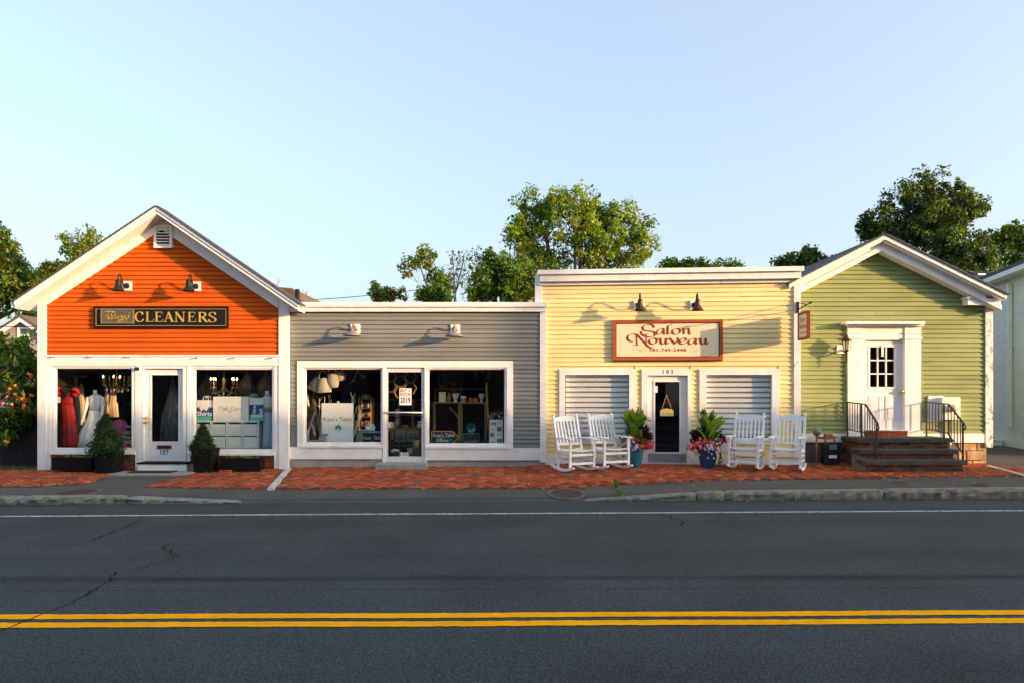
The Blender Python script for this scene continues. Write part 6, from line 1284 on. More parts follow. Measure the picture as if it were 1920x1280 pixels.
zt1 = gift('flat teal box under the left shirt bag', 364.8, 397, 780.5, 788, 'teal_box', z0=ztop); zt2 = gift('flat teal box under the right shirt bag', 468, 494, 781.5, 788, 'teal_box', z0=ztop); zt3 = gift('flat white box between the right teal box and the shirt bag', 470, 493, 776.5, 781.5, 'card_white', .35, zt2, .26)
b = F1.pb(400, 742.5, 466, 788, -.32); e = F1.thing('keepsake_box', 'large white box with thin grey script on the cube shelf', 'box', (b[0]+b[1])/2, -.45, ztop, 'boxes on the cube shelf'); part(e, 'box', 'card_white', (b[0]+.005, b[1]-.005, .325, .62, ztop, b[5]-.07)); part(e, 'lid', 'card_white', (b[0], b[1], .32, .625, b[5]-.085, b[5])); part(e, 'front', 'card_white', (b[0], b[1], .312, .32, ztop+.005, b[5]-.001))
c6 = lambda x, y: F1.uz(360+x/8, 690+y/8, -.31); mb = MB()
for i, s_ in enumerate([[(395, 575), (440, 570), (455, 580), (430, 595), (410, 612), (400, 600), (430, 572)], [(455, 608), (462, 595), (470, 608)], [(472, 595), (474, 610), (482, 600)], [(492, 598), (484, 606), (490, 612), (500, 596), (520, 575), (500, 610)], [(512, 600), (508, 611), (520, 598), (522, 611)], [(548, 575), (530, 610), (540, 611)], [(585, 578), (575, 612)], [(640, 574), (590, 592), (632, 612)], [(640, 600), (648, 595), (640, 606), (652, 611)], [(658, 600), (666, 595), (658, 606), (670, 611)], [(676, 598), (672, 612), (688, 598), (684, 611)], [(700, 598), (694, 608), (706, 600), (708, 611)], [(725, 590), (715, 606), (726, 612)], [(748, 580), (730, 640), (722, 632)], [(735, 600), (745, 596), (738, 612)], [(430, 627), (690, 628)], [(540, 655), (555, 645), (572, 650), (590, 645), (605, 655)], [(572, 640), (572, 665)]]): stroke(mb, [c6(x, y) for x, y in s_], .3112-i*.0001, .006)
mb.build('script', 'ink_grey', e)
def bag(label, x0, x1, y0, y1, zb_, dep, kind_):
    b = F1.pb(x0, y0, x1, y1, -dep); h = b[5]-b[4]; w_ = b[1]-b[0]; e = F1.thing('shirt_bag', label, 'paper bag', (b[0]+b[1])/2, -dep-.1, zb_, 'printed paper bags in the shirt window'); u0, u1 = b[0], b[1]
    part(e, 'bag', 'white_plain', (u0, u1, dep, dep+.17, zb_+.001, zb_+h))
    if kind_ == 'front':
        MB().prism([(u0-.001, zb_+.002), (u1+.001, zb_+.002), (u1+.001, zb_+h*.55), (u0+w_*.72, zb_+h*.58), (u0+w_*.6, zb_+h*.70), (u0+w_*.42, zb_+h*.46), (u0+w_*.26, zb_+h*.70), (u0+w_*.1, zb_+h*.58), (u0-.001, zb_+h*.56)], dep-.003, dep-.0005).build('printed_panel', 'shirt_blue', e)
        mb = MB(); text(mb, 'Shirts', u0+w_*.0, u0+w_*.93, dep-.006, zb_+h*.04, zb_+h*.32, .03); mc = mb
        mc.prism([(u0+w_*.13, zb_+h*.55), (u0+w_*.27, zb_+h*.33), (u0+w_*.42, zb_+h*.46), (u0+w_*.26, zb_+h*.71)], dep-.006, dep-.0035); mc.prism([(u0+w_*.42, zb_+h*.46), (u0+w_*.58, zb_+h*.33), (u0+w_*.72, zb_+h*.55), (u0+w_*.60, zb_+h*.71)], dep-.0062, dep-.0035); mc.build('lettering', 'white_plain', e)
    else:
        part(e, 'printed_panel', 'shirt_blue', (u0-.001, u1+.001, dep-.003, dep-.0005, zb_+.002, zb_+h*.6)); mb = MB(); text(mb, 'Shirts', u0+w_*.24, u0+w_*.47, dep-.006, zb_+h*.06, zb_+h*.56, .03, vert=True); text(mb, 'S', u0+w_*.7, u0+w_*.96, dep-.006, zb_+h*.03, zb_+h*.36, .03); mb.build('lettering', 'white_plain', e)
    for yy in (dep+.02, dep+.15): c = u0+w_*(.5 if kind_ == 'front' else .2); MB().tube(cat_rom([(c-.06, yy, zb_+h-.01), (c-.045, yy, zb_+h+.06), (c, yy, zb_+h+.085), (c+.045, yy, zb_+h+.06), (c+.06, yy, zb_+h-.01)], 4), .006, 6).build('handle', 'white_plain', e)
bag('blue and white paper bag with a printed collar, left of the keepsake box', 369.5, 400, 750, 781, zt1, .34, 'front'); bag('blue and white paper bag seen from its side, right of the keepsake box', 467.5, 494, 746, 777, zt3, .35, 'side')
mannequin(F1, 'headless mannequin in a pale blue gown at the right of the shirt window', 501, .42, [(732, 497, 504), (737, 497.5, 505), (742, 496, 508)], [(741, 496, 508), (746, 491, 511), (755, 491.5, 511), (765, 495, 509), (775, 496, 508)],
    [(772, 494.5, 509), (785, 494, 510), (805, 493.5, 511), (825, 492.5, 512), (843, 491, 513)], [(744, 497, 507.5), (752, 495, 509), (762, 495, 509), (772, 495.5, 508.5)], [[(491.5, 748, 0), (491, 758, .05), (492, 768, .12), (494, 778, .15)], [(511, 748, 0), (512.5, 758, .05), (512, 768, .12), (511, 778, .15)]], 'ice_blue', 'lace_mauve')
for i, (x0, x1, y0, y1, dp, lab) in enumerate([(300, 336, 712, 830, 1.3, 'gown in clear plastic behind the glass of the white door'), (440, 475, 698, 745, 1.5, 'plastic covered garments hanging right of the candle chandelier'), (475, 513, 696, 748, 1.6, 'plastic covered garments hanging at the upper right of the shirt window'), (366, 400, 705, 752, 1.6, 'plastic covered garments hanging at the upper left of the shirt window')]):
    e, u, z = at(F1, 'covered_garment', lab, 'garment', (x0+x1)/2, y1, dp, 'plastic covered garments'); w_ = x1-x0
    loft(MB(), F1, [(y0, x0+w_*.6, x0+w_*.75), (y0+(y1-y0)*.2, x0+w_*.45, x1-w_*.08), (y0+(y1-y0)*.55, x0+w_*.12, x1), (y1, x0, x1+w_*.05)], dp, .3, 40, 9, .12, ph=i).build('film_cover', 'plastic_film', e); a = F1.uz(x0+w_*.67, y0, -dp); MB().tube([(a[0], dp, a[1]-.03), (a[0], dp, a[1]+.1)], .006, 5).build('hanger_hook', 'steel', e)
# --- grey shop, left window
M('board_white', (.72, .76, .74), .6); M('logo_teal', (.01, .24, .20), .5); M('wicker', (.66, .60, .48), .8, var=.2, vs=40, bump=.8, bs=60); M('bleached', (.62, .55, .45), .8, var=.15); M('zinc_grey', (.25, .29, .31), .6); M('amber', (.42, .22, .04), .3); M('chalkboard', (.012, .014, .014), .7); M('chalk', (.65, .72, .72), .8); M('tray_blue', (.03, .30, .50), .5); M('plaster', (.70, .70, .68), .7); M('pumpkin', (.65, .16, .02), .6); M('leaf_orange', (.6, .15, .02), .7, trans=(.6, .2, .03)); M('terracotta_pale', (.55, .42, .24), .8, var=.1)
zp = F2.uz(0, 831)[1]
b = F2.pb(603, 755, 662, 831, -.22); e = F2.thing('display_board', 'tall pale board with thin lettering and a teal leaf emblem', 'sign', (b[0]+b[1])/2, -.24, zp); part(e, 'panel', 'board_white', (b[0], b[1], .22, .26, zp, b[5])); part(e, 'easel_leg', 'bleached', ((b[0]+b[1])/2-.02, (b[0]+b[1])/2+.02, .27, .31, zp, b[5]+.04))
mb = MB(); q0, q1 = F2.uz(606.5, 789, -.215), F2.uz(660, 781, -.215); text(mb, "Kate's Table", q0[0], q1[0], .2185, q0[1], q1[1], -.004); mb.build('lettering', 'ink_grey', e)
c = F2.uz(634, 801.5, -.215); mb = MB()
for k in range(9):
    a = math.radians(-30+k*30); l_ = .085 if k % 2 == 0 else .07; cx_, cz_ = math.cos(a), math.sin(a); mb.add([(c[0], .2183-k*.0001, c[1]), (c[0]+cx_*l_*.55-cz_*.018, .2183-k*.0001, c[1]+cz_*l_*.55+cx_*.018), (c[0]+cx_*l_, .2183-k*.0001, c[1]+cz_*l_), (c[0]+cx_*l_*.55+cz_*.018, .2183-k*.0001, c[1]+cz_*l_*.55-cx_*.018)], [(0, 3, 2, 1)])
stroke(mb, [(c[0]-.025, c[1]-.10), (c[0], c[1]-.03), (c[0]+.025, c[1]-.10)], .217, .008, smooth=False); mb.build('leaf_emblem', 'logo_teal', e); mb = MB(); text(mb, 'U', c[0]-.012, c[0]+.012, .2168, c[1]-.015, c[1]+.018, .02); mb.build('emblem_letter', 'board_white', e)
def wicker(label, px, py0, py1, half, dep, tilt, prof):
    zt_ = F2.uz(px, py0, -dep)[1]; u, zb_ = F2.uz(px, py1, -dep); R = half/91*1.03; h = zt_-zb_; e = F2.thing('wicker_lantern', label, 'lantern', u, -dep, zb_, 'white wicker lanterns hanging in the grey shop window')
    ct, st = math.cos(tilt), math.sin(tilt); cz_ = zb_+h/2
    def rot(p): x, z_ = p[0]-u, p[2]-cz_; return (u+x*ct+z_*st, p[1], cz_-x*st+z_*ct)
    core = MB().lathe([(R*a*.9, b*h) for a, b in prof], (u, dep, zb_), 18); core.v = [rot(p) for p in core.v]; core.build('body', 'wicker', e)
    rib = MB()
    for k in range(18):
        t = 2*math.pi*k/18; rib.tube([rot((u+R*a*math.cos(t), dep+R*a*math.sin(t), zb_+b*h)) for a, b in prof], .006, 4)
    rib.build('ribs', 'wicker', e, 'stuff'); rg = MB()
    for q in np.linspace(.05, .95, 9):
        rr_ = np.interp(q, [b for a, b in prof], [a for a, b in prof])*R*1.02; rg.tube([rot((u+rr_*math.cos(t), dep+rr_*math.sin(t), zb_+q*h)) for t in np.linspace(0, 2*math.pi, 19)], .005, 4, cap=False)
    rg.build('hoops', 'wicker', e, 'stuff'); MB().tube(cat_rom([rot((u-R*.7, dep, zb_+h*.95)), rot((u-R*.6, dep, zb_+h*1.3)), rot((u, dep, zb_+h*1.5)), rot((u+R*.6, dep, zb_+h*1.3)), rot((u+R*.7, dep, zb_+h*.95))], 4), .006, 5).build('handle', 'wicker', e)
    MB().tube([rot((u, dep, zb_+h*1.48)), (u, dep, 2.42)], .003, 4).build('cord', 'ink', e)
barrel = [(.55, 0), (.85, .12), (1, .5), (.85, .88), (.55, 1)]; bell = [(1, 0), (1, .12), (.9, .45), (.7, .8), (.5, 1)]
wicker('white wicker bell lantern lowest in the row of hanging lanterns', 608, 708, 735, 11.5, .26, -.1, bell); wicker('barrel wicker lantern, second highest in the row', 625, 699, 726, 9.5, .28, -.12, barrel); wicker('barrel wicker lantern hanging highest beside the dark interior', 639, 695, 713, 8.5, .38, -.25, barrel); wicker('open leaning wicker basket hanging farthest left', 592, 706, 732, 11, .42, .5, bell)
def twigs(name, label, px, py, dep, ends, mat, r0=.012, seed=1, top=False):
    r = random.Random(seed); u, z = F2.uz(px, py, -dep); e = F2.thing(name, label, 'branches', u, -dep, z); 
    for ex, ey in ends:
        q = F2.uz(ex, ey, -dep); p = Vector((u, dep, z)); t = Vector((q[0], dep+r.uniform(-.08, .08), q[1])); m = p.lerp(t, .5)+Vector((r.uniform(-.04, .04), 0, r.uniform(-.03, .03))); P = cat_rom([p, m, t], 4); mb = MB(); mb.tube(P, [r0*(1-.7*i/(len(P)-1)) for i in range(len(P))], 5)
        for k in range(4):
            s_ = P[r.randint(3, len(P)-2)]; d = (t-p).normalized(); o_ = s_+d*r.uniform(.06, .13)+Vector((r.uniform(-.09, .09), r.uniform(-.05, .05), r.uniform(-.01, .06))); mb.tube([s_, s_.lerp(o_, .5)+Vector((0, 0, -.008)), o_], [r0*.5, r0*.4, r0*.2], 4)
        mb.build('branch', mat, e)
twigs('branch_bundle', 'bleached branches behind the left edge of the pale board', 603, 830, .5, [(610, 742), (618, 738), (622, 748), (597, 745), (590, 755)], 'bleached', .02, 1); twigs('branch_bundle', 'bleached branches at the right edge of the pale board', 660, 826, .35, [(657, 735), (663, 740), (677, 750), (675, 768), (672, 778), (670, 760)], 'bleached', .016, 2)
twigs('hanging_branch', 'golden antler-like branch hanging at the window top', 671, 690, .4, [(664, 713), (680, 708)], 'wood_gold', .012, 3); twigs('dried_stalks', 'golden dried stalks standing at the left of the window', 580, 826, .7, [(590, 735), (586, 745), (594, 740), (578, 750), (600, 760)], 'wood_gold', .018, 4)
for (a0, a1), (b0, b1), lab, mt in (((577, 812), (592, 770), 'pale plank leaning in the lower left of the grey shop window', 'bleached'), ((571, 720), (579, 760), 'white painted pole leaning at the far left of the window', 'white_plain'), ((586, 795), (591, 815), 'short white stick leaning behind the pale plank', 'white_plain')):
    p, q = F2.uz(a0, a1, -.4), F2.uz(b0, b1, -.4); e = F2.thing('leaning_plank', lab, 'plank', p[0], -.4, p[1], 'poles and planks leaning in the grey shop window'); MB().bar((p[0], .4, p[1]), (q[0], .4, q[1]), .07 if 'plank leaning in' in lab else .035, .03).build('plank', mt, e)
e, u, z = at(F2, 'wooden_stool', 'small white frame stool in the window corner', 'stool', 573, 830, .3)
for px in (573, 577, 595): b = F2.pb(px-1.5, 805 if px < 590 else 826, px+1.5, 831, -.3); part(e, 'leg', 'board_white', (b[0], b[1], .3, .34, zp, b[5]))
b = F2.pb(573, 824, 597, 828, -.29); part(e, 'rail', 'bleached', (b[0], b[1], .29, .35, b[4], b[5]))
for s_, x0, x1, lab in (('A', 596.5, 606, 'grey block letter A standing in the window'), ('T', 605, 614, 'grey block letter T standing beside the pale board')):
    b = F2.pb(x0, 813, x1, 830.5, -.18); mb = MB(); v, f_ = text_geo(s_, .04); n_ = len(v); vv = [(b[0]+(b[1]-b[0])*p[0], y, zp+(b[5]-b[4])*p[1]) for y in (.16, .2) for p in v]; ed = {}
    for f0 in f_:
        for i in range(len(f0)): k = (f0[i], f0[(i+1) % len(f0)]); ed[k] = 1
    fs = [tuple(x) for x in f_]+[tuple(i+n_ for i in reversed(x)) for x in f_]+[(j, i, i+n_, j+n_) for i, j in ed if (j, i) not in ed]; mb.add(vv, fs); e = F2.thing('block_letter', lab, 'letter', b[0], -.18, zp, 'block letters in the window'); mb.build('block', 'zinc_grey', e)
e, u, z = at(F2, 'shelf_rack', 'dark metal rack of amber glassware at the back of the left window', 'rack', 685, 830, 1.1); b = F2.pb(672, 744, 697, 826, -1.1)
for x in (b[0], b[1]-.03):
    for y in (1.1, 1.35): part(e, 'upright', 'wood_gold', (x, x+.03, y, y+.03, zp, b[5]))
for k in range(5):
    zz = zp+.1+k*(b[5]-zp-.12)/4.2; part(e, 'shelf_board', 'wood_brown', (b[0]+.03, b[1]-.03, 1.1, 1.38, zz, zz+.02))
    for j in range(5): MB().lathe([(.018, 0), (.028, .03), (.026, .07), (.012, .09), (.012, .11)], (b[0]+.06+j*(b[1]-b[0]-.12)/4, 1.2, zz+.02), 8).build('glass_jar', 'amber' if (j+k) % 3 else 'crystal', e)
b = F2.pb(667, 809, 714, 831, -.45); e = F2.thing('low_cabinet', 'low blue-grey cabinet at the right of the left window', 'cabinet', (b[0]+b[1])/2, -.6, zp); part(e, 'body', 'zinc_grey', (b[0], b[1], .45, .8, zp, b[5]-.02)); part(e, 'top', 'zinc_grey', (b[0]-.015, b[1]+.015, .44, .81, b[5]-.02, b[5])); ct_ = b[5]
e, u, z = at(F2, 'white_cloth_bag', 'crumpled white bag on the low cabinet', 'bag', 695, 805, .55); mb = MB(); r = random.Random(8); a = F2.uz(694, 797, -.55); mb.ball((a[0], .55, ct_+.09), (.11, .09, .09), 12)
for k in range(9): mb.ball((a[0]+r.uniform(-.09, .09), .5+r.uniform(-.05, .05), ct_+r.uniform(.04, .15)), (r.uniform(.03, .06), .05, r.uniform(.03, .05)), 8)
mb.build('cloth', 'plaster', e)
a = F2.uz(696, 806, -.5); o = MB().bbox(a[0]-.10, a[0]+.09, .46, .53, ct_, ct_+.035, .01).build('blue_tray', 'tray_blue'); one(o, F2, 'bright blue tray in front of the crumpled white bag', 'tray')
a = F2.uz(680, 806, -.5); mb = MB(); r = random.Random(2)
for k in range(6): mb.ball((a[0]+r.uniform(-.08, .08), .5, ct_+.02+r.uniform(0, .02)), (r.uniform(.03, .06), .04, .02), 8)
one(mb.build('folded_napkins', 'plaster'), F2, 'heap of white napkins left of the blue tray', 'napkins')
b = F2.pb(680.5, 811, 714.5, 831, -.2); e = F2.thing('chalkboard_sign', 'small black chalkboard sign in the right corner of the left window', 'sign', (b[0]+b[1])/2, -.22, zp); part(e, 'board', 'chalkboard', (b[0], b[1], .2, .225, zp, b[5])); mb = MB(); text(mb, "Kate's", b[0]+.02, b[0]+.17, .197, b[4]+.09, b[4]+.155); text(mb, 'Table', b[0]+.22, b[1]-.02, .197, b[4]+.09, b[4]+.16); stroke(mb, [(b[0]+.14, b[4]+.037), (b[0]+.18, b[4]+.040)], .197, .008); stroke(mb, [(b[0]+.19, b[4]+.037), (b[0]+.24, b[4]+.039)], .197, .008); mb.v = mb.v; mb.build('chalk_lettering', 'chalk', e)
# --- behind the glass door
e, u, z = at(F2, 'hexagon_shelves', 'cluster of golden hexagon wall frames behind the glass door', 'wall frames', 755, 760, .7); s60 = math.sqrt(3)/2
for px, py in ((750, 714), (769.5, 705.5), (731, 704), (731, 724), (750, 735), (769, 727)):
    c = F2.uz(px, py, -.7); R = .135*1.02; mb = MB(); V = [(c[0]+R*math.cos(math.radians(60*k)), c[1]+R*math.sin(math.radians(60*k))) for k in range(6)]; V2 = [(c[0]+(R-.016)*math.cos(math.radians(60*k)), c[1]+(R-.016)*math.sin(math.radians(60*k))) for k in range(6)]; v = [(x, y, zz) for y in (.7, .82) for x, zz in V]+[(x, y, zz) for y in (.7, .82) for x, zz in V2]
    fs = []
    for k in range(6): j = (k+1) % 6; fs += [(k, j, j+12, k+12), (j, k, k+6, j+6), (k+12, j+12, j+18, k+18), (k+18, j+18, j+6, k+6)]
    mb.add(v, fs).build('hexagon', 'wood_gold', e)
MB().tube([(F2.uz(750, 700, -.76)[0], .76, F2.uz(750, 700, -.76)[1]), (F2.uz(750, 700, -.76)[0], .76, 2.42)], .004, 4).build('hanging_wire', 'ink', e)
e, u, z = at(F2, 'white_shelving', 'white shelving unit with square bins behind the glass door', 'shelving', 755, 860, 2.0); b = F2.pb(722, 748, 800, 858, -2.0)
M('shelf_dim', (.35, .37, .34), .7)
for x in np.linspace(b[0], b[1], 4): part(e, 'upright', 'shelf_dim', (x-.02, x+.02, 2.0, 2.4, .12, b[5]))
for k in range(4): zz = .3+k*(b[5]-.3)/3; part(e, 'shelf_board', 'shelf_dim', (b[0], b[1], 1.99, 2.4, zz-.02, zz))
for x0, x1 in ((735, 760), (762, 786)):
    q = F2.pb(x0, 806, x1, 828, -1.9); bn = part(e, 'bin', 'card_white', (q[0], q[1], 1.9, 2.3, q[4], q[5]))
    for i in range(3):
        for j in range(3): cx_, cz_ = (q[0]+q[1])/2+(i-1)*.055, (q[4]+q[5])/2+(j-1)*.055; part(bn, 'bin_hole', 'ink', (cx_-.014, cx_+.014, 1.895, 1.9, cz_-.014, cz_+.014))
b = F2.pb(727, 801, 790, 804.5, -1.0); e = F2.thing('wooden_table', 'brown wooden table top behind the glass door', 'table', (b[0]+b[1])/2, -1.2, .12); part(e, 'table_top', 'wood_brown', (b[0], b[1], 1.0, 1.5, b[4], b[5])); tz = b[5]
for x in (b[0]+.05, b[1]-.08):
    for y in (1.03, 1.43): part(e, 'leg', 'wood_brown', (x, x+.035, y, y+.035, .12, b[4]))
for px, py0, py1, hw, mt, lab, z_, dep in ((781, 824, 840, 6.5, 'terracotta_pale', 'tall pale clay pot on the low box behind the glass door', None, .55), (769, 839, 852, 6.0, 'terracotta_pale', 'short pale clay pot on the floor behind the glass door', None, .4)):
    u, zb_ = F2.uz(px, py1, -dep); h = (py1-py0)/90.; R = hw/90.; e = F2.thing('clay_pot', lab, 'pot', u, -dep, zb_, 'clay pots behind the glass door'); MB().lathe([(R*.68, 0), (R*.9, h*.6), (R, h*.88), (R*1.05, h*.9), (R*1.05, h), (R*.9, h), (R*.85, h*.85)], (u, dep, zb_), 18).build('pot', mt, e); leaves('plant', ['leaf_deep', 'leaf_dark'], [1, 1], np.array([[u, dep, zb_+h+.02]]), np.array([.07]), 70, .05, e, np.random.default_rng(3)); o = part(None, 'pot_box', 'wood_brown', (u-R*1.1, u+R*1.1, dep-R, dep+R, .12, zb_-.001)); one(o, F2, 'dark wooden box under the '+('tall' if dep > .5 else 'short')+' pale clay pot', 'box')
a = F2.uz(743, 800, -1.1); e = F2.thing('grey_vase', 'grey vase of dried leaves on the brown table', 'vase', a[0], -1.15, tz); MB().lathe([(.035, 0), (.065, .06), (.06, .12), (.03, .17), (.035, .19)], (a[0], 1.15, tz), 14).build('vase', 'zinc_grey', e); leaves('dried_leaves', ['bleached', 'wicker'], [1, 1], np.array([[a[0]+.01, 1.15, tz+.27], [a[0]+.02, 1.15, tz+.35]]), np.array([.06, .06]), 60, .08, e, np.random.default_rng(4), aspect=.3)
a = F2.uz(732, 800, -1.05); o = MB().bbox(a[0]-.08, a[0]+.08, 1.05, 1.2, tz, tz+.12, .01).build('white_bowl_box', 'plaster'); one(o, F2, 'white box left of the grey vase on the brown table', 'box')
a = F2.uz(757, 800, -1.05); mb = MB(); mb.ball((a[0], 1.1, tz+.03), (.07, .05, .03), 10); mb.ball((a[0]+.05, 1.1, tz+.03), (.06, .05, .03), 10); one(mb.build('red_cloth', 'sign_red'), F2, 'red and white folded cloth on the brown table', 'cloth')
a = F2.uz(786.5, 800, -1.05); e = F2.thing('book_stack', 'small stack of books at the right end of the brown table', 'books', a[0], -1.1, tz)
for k, mt in enumerate(['wood_gold', 'plaster', 'wood_gold', 'plaster']): part(e, 'book', mt, (a[0]-.055+.005*k, a[0]+.05, 1.05, 1.18, tz+k*.035, tz+k*.035+.032))
a = F2.uz(735, 852, -.4); e = F2.thing('wooden_tub', 'dark wooden tub with cloths low behind the glass door', 'tub', a[0], -.45, .12); MB().lathe([(.11, .0), (.13, .16), (.135, .17), (.12, .17)], (a[0]+.04, .45, .12), 16).build('tub', 'wood_brown', e); MB().ball((a[0]+.05, .45, .31), (.10, .09, .05), 10).build('cloth', 'plaster', e); MB().ball((a[0]+.08, .42, .30), (.05, .07, .035), 8).build('red_cloth', 'sign_red', e)
# --- grey shop, right window
zq = F2.uz(0, 831)[1]
e, u, z = at(F2, 'brass_console', 'slim brass console frame spanning the right window', 'console', 862, 831, .7); b = F2.pb(812, 755, 911, 831, -.7)
M('brass_dim', (.30, .22, .06), .45, metal=.4)
for x in (b[0], (b[0]+b[1])/2-.03, (b[0]+b[1])/2+.02, b[1]-.025):
    for y in (.7, 1.0): part(e, 'upright', 'brass_dim', (x, x+.025, y, y+.025, zq, b[5]-.002))
for x0, x1 in ((b[0], (b[0]+b[1])/2-.006), ((b[0]+b[1])/2+.0, b[1])): part(e, 'top', 'brass_dim', (x0, x1, .69, 1.03, b[5], b[5]+.025))
ct = b[5]+.025; tp_ = F2.uz(0, 729, -1.0)[1]
for x in (b[0], (b[0]+b[1])/2-.01, b[1]-.015): part(e, 'back_post', 'brass_dim', (x, x+.012, 1.0, 1.012, ct, tp_))
part(e, 'back_rail', 'brass_dim', (b[0], b[1], 1.0, 1.012, tp_, tp_+.012))
def onc(px): return F2.uz(px, 750, -.8)[0]
u = onc(829.5); e = F2.thing('blank_canvas', 'blank cream canvas at the left end of the brass console', 'canvas', u, -.8, ct); part(e, 'canvas', 'sign_cream', (u-.072, u+.072, .78, .81, ct, ct+.215)); part(e, 'stretcher', 'wood_gold', (u-.07, u+.07, .811, .825, ct, ct+.21))
def vase(name, label, px, prof, mat, n=18, sx=1): u = onc(px); e = F2.thing(name, label, 'vase', u, -.8, ct, 'vases on the brass console'); MB().lathe(prof, (u, .8, ct), n, sx=sx).build('body', mat, e); return e, u
e, u = vase('amber_vase', 'amber bottle vase beside the blank canvas', 842, [(.04, 0), (.042, .1), (.036, .13), (.022, .15), (.022, .19), (.026, .2)], 'amber')
for (x, y) in ((835, 708), (829, 726), (850, 722), (853, 735)):
    q = F2.uz(x, y, -.8); st = MB().tube(cat_rom([(u, .8, ct+.15), ((u+q[0])/2, .8, (ct+.2+q[1])/2), (q[0], .8, q[1])], 4), .004, 5).build('flower_stem', 'leaf_deep', e); mb = MB(); r = random.Random(int(x))
    for k in range(6): a = r.uniform(.2, 2.9); l_ = r.uniform(.05, .11); mb.add([(q[0], .8, q[1]), (q[0]+math.cos(a)*l_*.5-.008, .79, q[1]+math.sin(a)*l_*.5), (q[0]+math.cos(a)*l_, .8, q[1]+math.sin(a)*l_), (q[0]+math.cos(a)*l_*.5+.012, .81, q[1]+math.sin(a)*l_*.5)], [(0, 1, 2, 3)])
    mb.build('flower', 'leaf_orange', st)
def head_vase(label, px, s_, seed):
    u = onc(px); e = F2.thing('head_vase', label, 'vase', u, -.8, ct, 'vases on the brass console'); mb = MB(); h = .18*s_
    mb.lathe([(.045*s_, 0), (.045*s_, .012), (.025*s_, .03), (.028*s_, .05)], (u, .8, ct), 14); mb.lathe([(.026*s_, .045), (.045*s_, .065), (.058*s_, .10), (.062*s_, .135), (.066*s_, .165), (.064*s_, .18), (.05*s_, .178)], (u, .8, ct), 16)
    mb.build('bust', 'plaster', e); MB().lathe([(.004, -.02), (.012, -.012), (.006, .012), (.001, .018)], (u-.012, .8-.06*s_, ct+.105*s_), 8).build('nose', 'plaster', e); mb = MB(); r = random.Random(seed)
    for k in range(14): a = r.uniform(0, 6.28); mb.ball((u+math.cos(a)*.06*s_, .8+math.sin(a)*.06*s_, ct+r.uniform(.13, .18)*s_), .016*s_, 6)
    mb.build('curls', 'plaster', e)
head_vase('large white plaster head vase in the middle of the console', 854, 1.05, 1); head_vase('small white plaster head vase at the right end of the console', 903, .92, 2)
u = onc(869.5); e = F2.thing('striped_pot', 'white pot with rainbow stripes on the console', 'pot', u, -.8, ct, 'vases on the brass console'); pf = [(.052, 0), (.068, .13)]; MB().lathe([(.052, 0), (.068, .13), (.06, .13), (.055, .1)], (u, .8, ct), 20).build('pot', 'plaster', e)
M('st_red', (.6, .05, .05), .5); M('st_green', (.05, .35, .12), .5); M('st_blue', (.03, .12, .5), .5)
for k, mt in enumerate(['st_blue', 'st_green', 'pumpkin', 'st_red']): z_ = .035+k*.012; r_ = .052+.016*z_/.13+.0012; MB().lathe([(r_, z_), (r_+.0014, z_+.011)], (u, .8, ct), 20).build('stripe', mt, e)
u = onc(887); e = F2.thing('orange_shell_bowl', 'pair of orange shell bowls on the console', 'bowl', u, -.8, ct)
for dx in (-.052, .052):
    mb = MB(); v = []; n = 14
    for rr_ in (.012, .05, .056):
        for j in range(n): a = 2*math.pi*j/n; q = 1+.08*math.cos(7*a); v.append((u+dx+rr_*q*math.cos(a), .8+(0 if rr_ > .02 else .03), ct+.05+rr_*.85*q*math.sin(a)))
    mb.add(v, [(i*n+(j+1) % n, i*n+j, (i+1)*n+j, (i+1)*n+(j+1) % n) for i in range(2) for j in range(n)], 0, True); mb.add([(x, y+.02, z_) for x, y, z_ in v[-n:]], [tuple(range(n))]); mb.build('shell', 'pumpkin', e)
p, q = F2.uz(912, 716, -.5), F2.uz(917, 828, -.5); e = F2.thing('wooden_pole', 'slanting wooden pole right of the brass console', 'pole', q[0], -.5, zq); MB().tube([(q[0], .5, zq), (p[0], .55, p[1])], .022, 8).build('shaft', 'wood_gold', e); MB().tube([(q[0], .5, zq), (q[0], .5, zq+.05)], .026, 8).build('ferrule', 'brass_dim', e)
M('teal_glass', (.0, .16, .14), .15, spec=.8)
c = F2.uz(883.5, 802, -.75); e = F2.thing('teal_plate', 'round teal glass plate on a dark stand in the right window', 'plate', c[0], -.75, zq); mb = MB(); n = 26; v = []
for rr_, yy in ((.02, .78), (.085, .775), (.105, .75), (.108, .755)):
    for j in range(n): a = 2*math.pi*j/n; v.append((c[0]+rr_*math.cos(a), yy, c[1]+rr_*math.sin(a)))
mb.add(v, [(i*n+(j+1) % n, i*n+j, (i+1)*n+j, (i+1)*n+(j+1) % n) for i in range(3) for j in range(n)]+[tuple(range(n-1, -1, -1))], 0, True); mb.build('plate', 'teal_glass', e); part(e, 'stand', 'black_metal', (c[0]-.06, c[0]+.06, .8, .83, zq, c[1]-.02))
c = F2.uz(884, 821, -.6); e = F2.thing('wire_basket', 'grey wire basket under the teal plate', 'basket', c[0], -.6, zq); mb = MB(); b = (c[0]-.17, c[0]+.17, .5, .7, zq+.02, zq+.17)
for k in range(9): x = b[0]+k*(b[1]-b[0])/8; mb.tube([(x, b[2], b[5]), (x, b[2]+.02, b[4]), (x, b[3]-.02, b[4]), (x, b[3], b[5])], .004, 4)
mb.build('wires', 'steel', e, 'stuff'); MB().tube([(b[0], b[2], b[5]), (b[1], b[2], b[5]), (b[1], b[3], b[5]), (b[0], b[3], b[5]), (b[0], b[2], b[5])], .007, 5).build('rim', 'steel', e); part(e, 'foot', 'steel', (b[0]+.02, b[1]-.02, b[2]+.02, b[3]-.02, zq, zq+.02))
